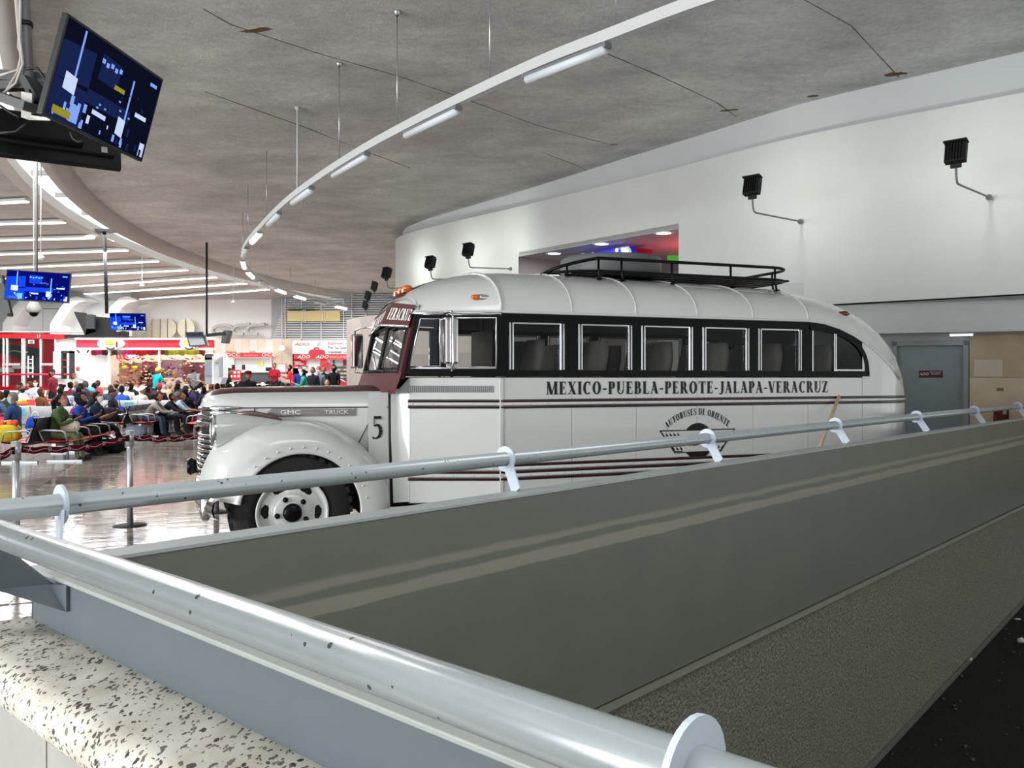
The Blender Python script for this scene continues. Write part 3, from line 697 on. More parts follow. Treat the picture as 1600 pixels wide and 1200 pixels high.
# lower marble drum seen left of the bus and through its windows
MARB = [mat('pier_marble_%s' % c, rgb, .35, var=.1, vscale=1.0, stretch=(1, 1, .15)) for c, rgb in (('a', (196, 184, 178)), ('b', (186, 174, 168)), ('c', (202, 190, 182)))]
PM = [Vector(v) for v in ((-1.5, 26.6), (-4.4, 25.0), (-4.72, 24.1), (-4.66, 23.6), (-4.05, 22.45), (-3.3, 21.5), (-1.5, 19.5), (-.5, 18.4))]
p = MB(); wall_strip(p, PM[::-1], 0, 3.2, .3); ML = struct(p, 'wall_marble', MARB[1])
for i, (a, b) in enumerate(zip(PM, PM[1:])):
    t = (b-a).normalized(); nn = Vector((t.y, -t.x))
    if nn.dot(Vector((-1, -1))) < 0: nn = -nn
    k = max(1, round((b-a).length/1.3))
    for q in range(k):
        u, v = a.lerp(b, q/k), a.lerp(b, (q+1)/k)
        for z0, z1 in ((0, 1.08), (1.08, 2.16), (2.16, 3.24)):
            m = MB(); e = t*.003
            m.prism([v3(u+e, z0+.002), v3(v-e, z0+.002), v3(v-e, z1-.002), v3(u+e, z1-.002)], v3(nn*.03, 0)); m.build('marble_slab', MARB[(i+q+int(z0)) % 3], ML)
# passage behind the opening
ca_, cb_ = PW[IA], PW[IB]; tn = (cb_-ca_).normalized(); ni2 = Vector((tn.y, -tn.x))
if ni2.y < 0: ni2 = -ni2
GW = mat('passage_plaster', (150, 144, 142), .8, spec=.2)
DPT = 5.0
p = MB()
q0, q1, q2, q3 = ca_, cb_, cb_+ni2*DPT, ca_+ni2*DPT
for a, b in ((q0, q3), (q3, q2), (q2, q1)):
    t = (b-a).normalized(); o_ = Vector((t.y, -t.x))*.1
    p.prism([v3(a, 0), v3(b, 0), v3(b, ZO), v3(a, ZO)], v3(o_, 0))
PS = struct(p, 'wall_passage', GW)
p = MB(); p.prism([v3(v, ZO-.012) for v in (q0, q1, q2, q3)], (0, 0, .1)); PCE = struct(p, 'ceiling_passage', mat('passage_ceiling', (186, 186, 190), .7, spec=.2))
for i, (px, py) in enumerate(((866, 395), (940, 380), (1037, 363))):
    rx, rz = (px-800)/FOC, -(py-HOR)/FOC; Y = (ZO-EYE)/rz; c = Vector((rx*Y, Y, ZO-.012))
    l = thing('downlight', ('round recessed downlight over the far end of the passage', 'round recessed downlight above the middle of the passage', 'round recessed downlight in the red-lit end of the passage')[i], 'lamp', c)
    m = MB(); m.lathe([(.15, 0), (.15, -.012), (.2, -.012), (.2, 0)], seg=24); m.build('trim_ring', paint((225, 225, 225)), l)
    m = MB(); m.lathe([(.0, -.006), (.15, -.006)], seg=24); m.build('lens', emission('downlight_glow', (235, 245, 255), 4.0), l)
    area('downlight_beam', c+Vector((0, 0, -.03)), (0, 0, 0), .25, .25, 14, (.95, .97, 1))
pr = v3(ca_.lerp(cb_, .15)+ni2*1.9, 3.5)
area('red_sign_glow', pr, (math.pi, 0, 0), .5, .5, 20, (1, .08, .1))
def inpass(px, py, dep):                              # the point of the plane dep metres behind the opening
    rx, rz = (px-800)/FOC, -(py-HOR)/FOC; a = ca_+ni2*dep; s = (rx*a.y-a.x)/(tn.x-rx*tn.y); v = a+tn*s; return v3(v, EYE+rz*v.y)
bs = thing('blue_shop_sign', 'glossy blue shop sign with white round lettering inside the passage', 'sign', (0, 0, 0))
m = MB(); q = [inpass(*a, .55) for a in ((905, 402), (915, 396), (975, 385), (983, 384), (988, 392), (990, 425), (905, 425))]; m.prism(q, v3(ni2*.15, 0)); m.build('sign_board', mat('sign_blue', (20, 30, 170), .3, emit=(20, 40, 230), estr=.25), bs)
for px, py, r in ((911, 402, .09), (926, 397, .04), (964, 391, .045), (979, 395, .13)):
    c = inpass(px, py, .52); m = MB(); M = Matrix.Rotation(math.atan2(ni2.y, ni2.x)-math.pi/2, 3, 'Z')
    m.lathe([(0, -.01), (r, -.01), (r, .02)], axis='y', seg=18, M=M); m.build('letter_bowl', paint((225, 238, 246)), bs).location = c
rs = thing('red_sign_panel', 'dark red lit panel behind the blue sign in the passage', 'sign', (0, 0, 0))
m = MB(); q = [inpass(*a, 1.0) for a in ((986, 386), (1012, 389), (1012, 396), (986, 398))]; m.prism(q, v3(ni2*.15, 0)); m.build('panel', mat('red_panel', (90, 10, 16), .4, emit=(255, 30, 40), estr=.12), rs)
es = thing('exit_sign', 'small green lit exit sign at the red end of the passage', 'sign', inpass(1052, 404, 2.6))
m = MB(); m.box((0, 0, 0), (.28, .05, .14)); m.build('box', mat('exit_green', (60, 150, 60), .4, emit=(90, 220, 90), estr=.3), es)
es = thing('fire_sign', 'small dark red fire sign on the far passage wall', 'sign', inpass(869, 417, 3.2))
m = MB(); m.box((0, 0, 0), (.6, .05, .5)); m.build('board', paint((90, 26, 30)), es)
m = MB(); m.box((.12, -.03, .02), (.2, .02, .2)); m.build('pictogram', paint((190, 170, 170)), es)
# ================================================================ the bus: local x runs rearwards from the front axle, y across to the far side, z up
BD = Vector((0.93405, 0.35714)); BW_ = 2.2; CW = 1.1
bus = thing('vintage_bus', 'white vintage bonneted bus with maroon stripes and black route lettering', 'bus', (-1.72257, 6.61319, 0), math.atan2(BD.y, BD.x))
def mir(v): return Vector((v[0], BW_-v[1], v[2]))
UF, UR = 0.95, 6.84
def inset(u):
    if u < 1.743: return .30*(1.743-u)/.78
    if u > 6.0: return .9*(1-math.sqrt(max(0, 1-((u-6.0)/.86)**2)))
    return 0.0
def zsh(u):                                           # gutter: where the flat side turns into the roof
    if u < 5.05: return 2.173
    return 2.173-.62*max(0, (u-5.05)/1.3)**1.9
ZCT = [(1.04, 2.33), (1.12, 2.41), (1.3, 2.50), (1.6, 2.585), (1.9, 2.625), (2.6, 2.635), (3.6, 2.62), (5.0, 2.585), (5.6, 2.52), (6.0, 2.41), (6.3, 2.25), (6.55, 2.02), (6.72, 1.75), (6.8, 1.5), (6.84, 1.2)]
def zcr(u): return interp(ZCT, u)
ZB0 = .5
def sec(u, n=10):                                     # half section of the roof from gutter to crown
    i, z0, z1 = inset(u), zsh(u), zcr(u); o = []
    for k in range(n+1):
        a = math.pi/2*k/n
        o.append(Vector((u, i+(CW-i)*(1-math.cos(a)**.92), z0+(z1-z0)*math.sin(a)**.92)))
    return o
def roofz(u, w):
    s = sec(u, 24); w = min(w, BW_-w)
    return interp([(p.y, p.z) for p in s], w)
us = [1.743+i*(5.05-1.743)/10 for i in range(11)]+[5.05+(UR-5.05)*math.sin(math.pi/2*i/14) for i in range(1, 15)]
def both(rows): return [r+[mir(v) for v in reversed(r[:-1])] for r in rows]
fr = [1.03, 1.06, 1.12, 1.2, 1.3, 1.42, 1.58, 1.743]
def face_plan(w): return .012*(abs(w-CW)/.8)**2       # the front face is slightly bowed
rows = []
for u in fr:
    r = sec(u)
    rows.append([Vector((v.x+(face_plan(v.y) if u < 1.2 else face_plan(v.y)*(1.743-u)/.55), v.y, v.z)) for v in r])
m = MB(); m.grid(both(rows)); m.build('front_roof_dome', WHITE, bus)
seam = [1.743, 2.42, 3.077, 3.736, 4.38, 5.05]
for a, b in zip(seam, seam[1:]):
    m = MB(); m.grid(both([sec(lerp(a+.002, b-.002, k/3)) for k in range(4)])); m.build('roof_panel', WHITE, bus)
m = MB(); m.grid(both([sec(u) for u in us if u >= 5.05])); m.build('rear_roof', WHITE, bus)
for u in seam:                                        # rounded ribs over the roof joints
    s = [v+Vector((0, -.004, .004)) for v in sec(u)]; s = s+[mir(v) for v in reversed(s[:-1])]
    m = MB(); m.tube(s, .013 if u < 1.8 else .006, 6); m.build('roof_rib', WHITE, bus)
m = MB()
for u in seam:
    for v in sec(u, 6)[0:6]:
        for d in (-.03, .03): m.ball((v.x+d, v.y-.002, v.z+.002), .006, 0, 5, 3)
m.build('roof_rivets', WHITE, bus, kind='stuff')
# gutters
gl = [Vector((u, inset(u)-.008, zsh(u))) for u in fr+us[1:18]]
m = MB(); m.tube(gl, .013, 6); m.build('gutter', WHITE, bus); m = MB(); m.tube([mir(v) for v in gl], .013, 6); m.build('gutter', WHITE, bus)
m = MB(); m.tube([Vector((u, inset(u)-.014, 2.158)) for u in (1.0, 1.2, 1.5, 1.74)], .016, 6); m.build('chrome_drip_rail', CHROME, bus)
# lower side panels, one per bay
pb = [(1.0, 1.743)]+list(zip(seam, seam[1:]))+[(5.05, 5.75)]
ZP = 1.605
for side in (0, 1):
    for a, b in pb:
        n = 2; ust = [lerp(a+.002, b-.002, k/n) for k in range(n+1)]
        rr = [[Vector((u, inset(u)+y, z)) for y, z in ((.03, ZB0), (0, ZB0+.012), (0, ZP-.008), (.03, ZP))] for u in ust]
        rr = [r+[Vector((r[0].x, r[0].y+.02, ZP-.01)), Vector((r[0].x, r[0].y+.02, ZB0+.01))] for r in rr]
        if side: rr = [[mir(v) for v in r] for r in rr]
        m = MB(); m.grid(rr, 0, False, True); m.add(rr[0], [tuple(range(6))]); m.add(rr[-1], [tuple(range(6))]); m.build('side_panel', WHITE, bus)
# rounded rear body below and around the window line
ur = [5.752]+[u for u in us if u > 5.8]
def low_rows(z0, z1f): return [[Vector((u, inset(u), lerp(z0, z1f(u), k/8))) for k in range(9)] for u in ur]
zr = lambda u: max(ZB0+.01, min(zsh(u), 9))
m = MB(); m.grid(low_rows(ZB0, zr)); m.grid([[mir(v) for v in r] for r in low_rows(ZB0, zr)])
last = [Vector((UR, inset(UR), z)) for z in (ZB0, 1.55)]
m.add([last[0], last[1], mir(last[1]), mir(last[0])], [(0, 1, 2, 3)])
m.build('rear_body', WHITE, bus)
# door column between front section and side
m = MB(); m.box((1.745, -.004, 1.05), (.035, .012, 1.09)); m.build('corner_strip', WHITE, bus, bevel=.004)
# black window band with real openings
WIN = [(1.81, 2.345), (2.475, 3.03), (3.12, 3.685), (3.785, 4.33), (4.43, 4.965)]
WZ0, WZ1 = 1.665, 2.085
def band(side):
    m = MB()
    def b(u0, u1, z0, z1, t=.035):
        pts = [Vector((u, inset(u)-.004+y, z)) for u in (u0, u1) for y, z in ((0, z0), (0, z1), (t, z1), (t, z0))]
        if side: pts = [mir(v) for v in pts]
        m.add(pts, [(0, 1, 2, 3), (7, 6, 5, 4), (0, 4, 5, 1), (1, 5, 6, 2), (2, 6, 7, 3), (3, 7, 4, 0)])
    xs = [1.743]
    for a, c in WIN: b(xs[-1], a, WZ0, WZ1); xs.append(c)
    b(xs[-1], 5.085, WZ0, WZ1)
    b(1.743, 5.06, WZ1, 2.160)
    b(1.743, 5.845, 1.612, WZ0)
    # D-shaped rear quarter light: outer arc follows the gutter, inner arc leaves the opening
    N = 16; out, inn = [], []
    for k in range(N+1):
        t = k/N; a = math.pi/2*t
        out.append((5.06+.785*math.sin(a), 1.612+.545*math.cos(a)**.8 if t < 1 else 1.612))
        inn.append((5.085+.70*math.sin(a), WZ0+.415*math.cos(a)**.8 if t < 1 else WZ0))
    for k in range(N):
        q = [out[k], out[k+1], inn[k+1], inn[k]]
        pts = [Vector((u, inset(u)-.004+y, z)) for y in (0, .035) for u, z in q]
        if side: pts = [mir(v) for v in pts]
        m.add(pts, [(0, 1, 2, 3), (7, 6, 5, 4), (0, 4, 5, 1), (2, 6, 7, 3)])
    m.build('window_band', BLACK, bus)
    return inn
inn = band(0); band(1)
def window(a, b, side, pts=None):
    Y = lambda u: (inset(u)+.012) if not side else BW_-inset(u)-.012
    m = MB(); q = [(a, WZ0), (b, WZ0), (b, WZ1), (a, WZ1)] if pts is None else pts
    vs = [Vector((u, Y(u), z)) for u, z in q]; m.add(vs, [tuple(range(len(vs)))])
    o = m.build('side_window', BUSGLASS, bus)
    Yc = lambda u: (inset(u)-.008) if not side else BW_-inset(u)+.008
    if pts is None:
        for u in (a+.012, a+.038, b-.038, b-.012):
            m = MB(); m.box((u, Yc(u), (WZ0+WZ1)/2), (.016, .018, WZ1-WZ0-.004)); m.build('chrome_channel', CHROME, o, bevel=.004)
        m = MB(); m.box(((a+b)/2, Yc(a), WZ1-.008), (b-a-.08, .012, .012)); m.build('chrome_channel', CHROME, o)
    else:
        for u, zt in ((a+.012, WZ1-.01), (5.375, 2.05), (5.395, 2.045)):
            m = MB(); m.box((u, Yc(u), (WZ0+zt)/2), (.016, .018, zt-WZ0)); m.build('chrome_channel', CHROME, o)
        m = MB(); m.box((5.57, Yc(5.6), WZ0+.012), (.37, .014, .016)); m.build('chrome_channel', CHROME, o)
    return o
for sd in (0, 1):
    for a, b in WIN: window(a, b, sd)
    window(5.085, 5.785, sd, [(5.085, WZ0)]+[(u, z) for u, z in reversed(inn)])
# front section: driver's side glass in a black band
def fs(u, z, o=0.0): return Vector((u, inset(u)-.004+o, z))
for sd in (0, 1):
    g = (lambda v: v) if not sd else mir
    def frame(poly_out, poly_in, name, mt, t=.03):
        m = MB(); n = len(poly_out)
        for k in range(n):
            l = (k+1) % n
            pts = [g(fs(*poly_out[k])), g(fs(*poly_out[l])), g(fs(*poly_in[l])), g(fs(*poly_in[k])), g(fs(*poly_out[k], t)), g(fs(*poly_out[l], t)), g(fs(*poly_in[l], t)), g(fs(*poly_in[k], t))]
            m.add(pts, [(0, 1, 2, 3), (7, 6, 5, 4), (0, 4, 5, 1), (2, 6, 7, 3)])
        return m.build(name, mt, bus)
    vo = [(.965, 1.612), (1.285, 1.612), (1.285, 2.150), (1.055, 2.150)]; vi = [(1.0, 1.7), (1.245, 1.7), (1.245, 2.11), (1.085, 2.11)]
    frame(vo, vi, 'vent_surround', BLACK)
    do = [(1.285, 1.612), (1.745, 1.612), (1.745, 2.150), (1.285, 2.150)]; di = [(1.30, 1.69), (1.70, 1.69), (1.70, 2.12), (1.30, 2.12)]
    frame(do, di, 'door_surround', BLACK)
    for pi, nm in ((vi, 'vent_window'), (di, 'driver_window')):
        m = MB(); m.add([g(fs(u, z, .015)) for u, z in pi], [(0, 1, 2, 3)]); o = m.build(nm, BUSGLASS, bus)
        m = MB(); q = [g(fs(u, z, -.006)) for u, z in pi]; m.tube(q, .009, 6, closed=True); m.build('chrome_frame', CHROME, o)
    m = MB(); m.tube([g(fs(1.0, 1.682, -.008)), g(fs(1.70, 1.682, -.008))], .011, 6); m.build('chrome_sill', CHROME, bus)
# windscreen: two flat panes in a black frame, maroon pillars, header and cowl
def ff(w, z):                                         # the raked front face
    return Vector((lerp(.905, .995, (z-1.64)/.41)-.012+face_plan(w), w, z))
WL, WR = .33, 1.87
for s in (0, 1):
    g = (lambda v: v) if not s else mir
    rows = []
    for k in range(9):
        t = k/8; z = lerp(1.585, 2.175, t); e = fs(lerp(.96, 1.058, t), z, -.003)
        rows.append([g(v) for v in (ff(WL+.005, z)+Vector((.04, 0, 0)), ff(WL+.005, z), ff(.312, z)+Vector((-.004, 0, 0)), ff(.296, z)+Vector((.012, -.004, 0)), e, e+Vector((0, .05, 0)))])
    m = MB(); m.grid(rows); m.build('windscreen_pillar', MAROON, bus)
for s in (0, 1):
    g = (lambda v: v) if not s else mir
    c = [ff(WL, 1.655), ff(CW-.015, 1.665), ff(CW-.015, 2.09), ff(WL+.005, 2.05)]
    m = MB(); m.add([g(v+Vector((.012, 0, 0))) for v in c], [(0, 1, 2, 3)]); o = m.build('windscreen_pane', pane_glass('windscreen_glass', (170, 176, 174), 1.0, .16) if s == 0 else bpy.data.materials['windscreen_glass'], bus)
    m = MB(); m.tube([g(v) for v in c], .016, 6, closed=True); m.build('rubber_seal', MATTE, o)
for w, u in ((.75, .9), (1.45, .9)):
    m = MB(); m.tube([ff(w, 1.64)+Vector((-.02, 0, 0)), ff(w+.05, 1.70)+Vector((-.03, 0, 0)), ff(w+.3, 1.83)+Vector((-.02, 0, 0))], .005, 5); m.build('wiper', MATTE, bus)
rows = []
for z, d in ((1.46, .0), (1.52, .005), (1.58, 0), (1.645, .0)):
    rows.append([ff(w, z)+Vector((-.09*(1.645-z)/.2*math.exp(-((w-CW)/.7)**2)-d, 0, 0)) for w in [.2+k*.18 for k in range(11)]])
m = MB(); m.grid(rows); m.build('cowl', SATIN, bus)
# header sign: two maroon boards meeting at the centre, white lettering, chrome edging
hz = lambda w: lerp(2.232, 2.322, 1-abs(w-CW)/.84); hb = lambda w: lerp(2.055, 2.115, 1-abs(w-CW)/.84)
def hp(w, z):
    t = (z-hb(w))/(hz(w)-hb(w)); return Vector((lerp(1.0-.062*(1-abs(w-CW)/.84), 1.048, t)-.012, w, z))
HW = [.26+k*.084 for k in range(11)]
for s in (0, 1):
    g = (lambda v: v) if not s else mir
    m = MB(); rows = [[g(hp(w, lerp(hb(w), hz(w), t))) for t in (0, .5, 1)] for w in HW]; m.grid(rows, 0, False)
    m.grid([[v+Vector((.05, 0, 0)) for v in r] for r in rows], 0, False)
    hd = m.build('header_board', SATIN, bus)
    m = MB(); m.tube([g(hp(w, hb(w)-.012)+Vector((-.006, 0, 0))) for w in HW], .014, 6); m.build('chrome_edging', CHROME, hd)
    m = MB(); m.grid([[g(hp(w, hz(w))+Vector((.01, 0, -.004))), g(Vector((1.075, w, roofz(1.075, w))))] for w in [.27+k*.083 for k in range(11)]]); m.build('header_cap', WHITE, bus)
    # text reads left to right seen from the front, i.e. from the far side to the near side
    st = 'MEXICO' if s else 'VERACRUZ'; hgt = .125; L = serif_len(st, hgt, .62); w0 = (1.02 if not s else 2.0)
    ww = .78; xs = .62*ww/L
    def fn(x, y, w0=w0):
        w = w0-x; t = .22+.55*(y/hgt); wm = w if w <= CW else BW_-w
        p = hp(wm, lerp(hb(wm), hz(wm), t))+Vector((-.006, 0, 0)); return p if w <= CW else mir(p)
    mb, _ = serif(st, fn, hgt, xs); mb.build('header_lettering', paint((236, 232, 226)), hd)
m = MB(); rows = [[Vector((u, CW+d*(.16+.1*(1-k/6)), roofz(u, CW)+.004-.006*abs(d))) for d in (-1, -.5, 0, .5, 1)] for k, u in enumerate((1.07, 1.12, 1.2, 1.28, 1.36, 1.44, 1.52))]
m.grid(rows); m.build('roof_flash', MAROON, bus)
for w in (.93, 1.1, 1.27):
    u = 1.14; z = roofz(u, w)
    m = MB(); m.ball((u, w, z+.03), (.05, .04, .032)); m.box((u+.02, w, z+.005), (.14, .07, .03)); o = m.build('marker_lamp', [ORANGE], bus)
def teardrop(u, w, z, L, m_, mt, flip=1):
    m = MB(); M = Matrix.Rotation(0.0, 3, 'Z')
    rows = []
    for k in range(9):
        t = k/8; x = u+flip*(t-.25)*L; r = math.sin(math.pi*min(t*2.2, 1)/2)*(1-max(0, t-.3)/.7)**.8*.034+.002
        rows.append([Vector((x, w+.03+r*1.1*math.cos(a)*.9-.03, z+r*math.sin(a))) for a in [2*math.pi*i/10 for i in range(10)]])
    m.grid(rows, 0, True, True); return m.build(m_, mt, bus)
wz = lambda u, z: interp([(p.z, p.y) for p in sec(u, 24)], z)
t_ = teardrop(1.56, wz(1.56, 2.30)-.012, 2.30, .26, 'side_marker_lamp', CHROME); m = MB(); m.ball((1.545, wz(1.545, 2.30)-.03, 2.30), (.05, .022, .026)); m.build('amber_lens', ORANGE, t_)
teardrop(5.64, wz(5.64, 2.27)-.012, 2.27, .2, 'rear_marker_lamp', REDL, -1)
# stripes, rivets, lettering, emblem, ventilator
def belt(z, h, u0, u1, nm='belt_stripe', mt=STRIPE, o=.012):
    uu = [u0]+[u for u in (1.743, 3, 4.5, 5.75, 6.0, 6.12, 6.24, 6.36, 6.46, 6.55, 6.62, 6.68) if u0 < u < u1]+[u1]
    for s in (0, 1):
        m = MB(); rows = []
        for u in uu:
            y = inset(u)-o; r = [Vector((u, y+.004, z-h/2)), Vector((u, y, z-h*.3)), Vector((u, y, z+h*.3)), Vector((u, y+.004, z+h/2)), Vector((u, y+.02, z+h/2)), Vector((u, y+.02, z-h/2))]
            rows.append([mir(v) for v in r] if s else r)
        m.grid(rows, 0, True, True); m.add(rows[0], [tuple(range(6))]); m.add(rows[-1], [tuple(range(6))]); m.build(nm, mt, bus)
for z in (1.397, 1.343): belt(z, .025, .985, 6.7)
for z in (.836, .776, .716): belt(z, .026, .985, 6.7)
belt(1.37, .028, .985, 6.7, 'belt_moulding', WHITE, .008); belt(.806, .03, .985, 6.7, 'belt_moulding', WHITE, .008); belt(.746, .03, .985, 6.7, 'belt_moulding', WHITE, .008)
m = MB()
for z in (1.37, .806, .746):
    u = 1.02
    while u < 6: m.ball((u, inset(u)-.009, z), .006, 0, 5, 3); u += .165
m.build('belt_rivets', ALU, bus, kind='stuff')
INK = mat('sign_ink', (14, 12, 12), .5)
s_ = 'MEXICO-PUEBLA-PEROTE-JALAPA-VERACRUZ'; hh = .115; xs = 3.145/serif_len(s_, hh, 1.0)
x_ = 2.165
for wd in ('MEXICO', '-', 'PUEBLA', '-', 'PEROTE', '-', 'JALAPA', '-', 'VERACRUZ'):
    mb, L = serif(wd, lambda x, y: Vector((x_+x, -.0035, 1.449+y)), hh, xs); mb.build('route_lettering' if wd != '-' else 'lettering_dash', INK, bus); x_ += L
# arched lettering
s_ = 'AUTOBUSES DE ORIENTE'; hh = .062; R = .80; ac = Vector((3.745, -.0035, 1.245-R)); Ls = serif_len(s_, hh, 1.0); sweep = math.radians(66)
def fn(x, y):
    a = math.pi/2+sweep/2-sweep*x/Ls; r = R+y-.0
    return ac+Vector((math.cos(a)*r*.79, 0, math.sin(a)*r))
mb, _ = serif(s_, fn, hh, 1.0); mb.build('arched_lettering', INK, bus)
em = MB()
def ep(pts, y=-.003, mi=0): em.add([Vector((3.745+a, y, 1.0+b)) for a, b in pts], [tuple(range(len(pts)))], mi)
ep([(.17*math.cos(2*math.pi*k/32), -.005+.172*math.sin(2*math.pi*k/32)) for k in range(32)])
ep([(-.425, .105), (.425, .105), (.26, -.115), (-.26, -.115)], -.0038, 0); ep([(-.40, .094), (.40, .094), (.25, -.104), (-.25, -.104)], -.0046, 1)
for sgn_ in (-1, 1):
    for r_, (z, n_, x0) in enumerate(((.05, 4, .2), (-.005, 3, .2), (-.08, 3, .17))):
        for k in range(n_):
            x = x0+k*.042; ep([(sgn_*x, z), (sgn_*(x+.03), z+.03), (sgn_*(x+.03), z+.005), (sgn_*(x+.012), z-.012)], -.0054, 0)
        ep([(sgn_*x0, z-.022), (sgn_*(x0+.16-.03*r_), z-.022), (sgn_*(x0+.15-.03*r_), z-.014), (sgn_*x0, z-.014)], -.0054, 0)
em.build('winged_emblem', [INK, WHITE], bus)
text('ADO', (3.745, -.0058, .995), (math.pi/2, 0, 0), .15, INK, bus, 'emblem_lettering', .0006, xs=1.15)
m = MB()
for k in range(44):
    u = 1.0+k*.0155; m.box((u, inset(u)-.004, 1.5), (.008, .012, .05))
lv = MB(); lv.add([fs(.99, 1.47, .002), fs(1.685, 1.47, .002), fs(1.685, 1.53, .002), fs(.99, 1.53, .002)], [(0, 1, 2, 3)]); o = lv.build('ventilator', paint((150, 152, 150)), bus)
m.build('louvres', ALU, o, kind='stuff')
mb, _ = serif('5', lambda x, y: Vector((.685+x, .385+.004*0-.0, 1.07+y)), .195, .75); FIVE = mb
mb, _ = serif('5', lambda x, y: Vector((.693+x, .386, 1.062+y)), .195, .75); FIVE2 = mb
# bonnet: white sides, maroon spine; fenders; nose
HU = [-.70, -.685, -.65, -.60, -.53, -.42, -.2, .1, .5, .86]
HT = [1.36, 1.41, 1.455, 1.485, 1.503, 1.513, 1.519, 1.523, 1.527, 1.53]
HBW = [.14, .24, .33, .39, .43, .46, .50, .55, .62, .70]
ZHL = 1.345
def hsec(i):
    u, zt, b = HU[i], HT[i], HBW[i]; o = []
    for k in range(13):
        a = math.pi/2*k/12
        o.append(Vector((u, CW-b*math.cos(a)**.95, ZHL+(zt-ZHL)*math.sin(a)**.95)))
    return o
hs = [hsec(i) for i in range(len(HU))]
WS = 6
m = MB(); m.grid([r[:WS+1] for r in hs]); m.build('bonnet_side', WHITE, bus)
m = MB(); m.grid([[mir(v) for v in r[:WS+1]] for r in hs]); m.build('bonnet_side', WHITE, bus)
m = MB(); m.grid([r[WS:]+[mir(v) for v in reversed(r[WS:-1])] for r in hs]); m.build('bonnet_spine', MAROON, bus)
for s in (0, 1):
    g = (lambda v: v) if not s else mir
    m = MB(); rows = [[g(Vector((u, CW-b+.004, z))) for z in (ZHL-.006, 1.2, 1.0, .6)] for u, b in zip(HU, HBW) if u > -.62]; m.grid(rows); m.build('bonnet_panel', WHITE, bus)
    m = MB(); m.tube([g(Vector((u, CW-b-.001, ZHL-.003))) for u, b in zip(HU, HBW) if -.5 < u], .005, 5); m.build('panel_gap', MATTE, bus)
    m = MB(); m.tube([g(Vector((-.27, CW-.493, ZHL))), g(Vector((-.27, CW-.493, 1.245)))], .004, 5); m.build('panel_gap', MATTE, bus)
    m = MB(); m.tube([g(Vector(v)) for v in ((.78, .413, 1.46), (.74, .425, 1.35), (.66, .437, 1.18), (.585, .448, 1.03))], .004, 5); m.build('panel_gap', MATTE, bus)
    m = MB(); m.tube([g(Vector(v)) for v in ((.845, .40, 1.49), (.848, .392, 1.3), (.848, .38, 1.0), (.845, .33, .75), (.84, .30, .5))], .012, 6); m.build('door_rubber', MATTE, bus)
    # scuttle side between bonnet and body
    m = MB(); m.grid([[g(Vector((u, w, z))) for w, z in ((.40-.02*(u-.66), 1.47), (.405, 1.3), (.40, 1.1), (.36, .85), (.30, .52))] for u in (.66, .75, .84)]); m.build('scuttle_side', WHITE, bus)
    m = MB(); m.grid([[g(Vector((u, w, z))) for w, z in ((.39, 1.5), (.38, 1.3), (.375, 1.1), (.33, .85), (.28, .52))] for u in (.855, .90, .93)]+[[g(Vector((1.0, inset(1.0), z))) for z in (1.6, 1.3, 1.1, .85, .52)]]); m.build('scuttle_side', WHITE, bus)
for mb_, nm, mt in ((FIVE2, 'number_shadow', paint((150, 152, 150))), (FIVE, 'number_lettering', INK)):
    mb_.v = [(x, .3945 if mt is INK else .396, z) for x, y, z in mb_.v]; mb_.build(nm, mt, bus)
# chrome spear with raised lettering
m = MB(); q = [Vector((-.175, .58, 1.30)), Vector((-.13, .573, 1.335)), Vector((.56, .453, 1.335)), Vector((.56, .453, 1.268)), Vector((-.13, .573, 1.268))]
m.prism(q, (0, .03, 0)); sp = m.build('chrome_spear', mat('spear_chrome', (180, 172, 170), .25, metal=.9), bus, bevel=.006)
sa_ = math.atan2(-.12, .69)
text('GMC', (.02, .543, 1.302), (math.pi/2, 0, sa_), .052, paint((240, 238, 236)), sp, xs=1.5); text('TRUCK', (.40, .477, 1.302), (math.pi/2, 0, sa_), .046, paint((222, 218, 216)), sp, xs=1.35)
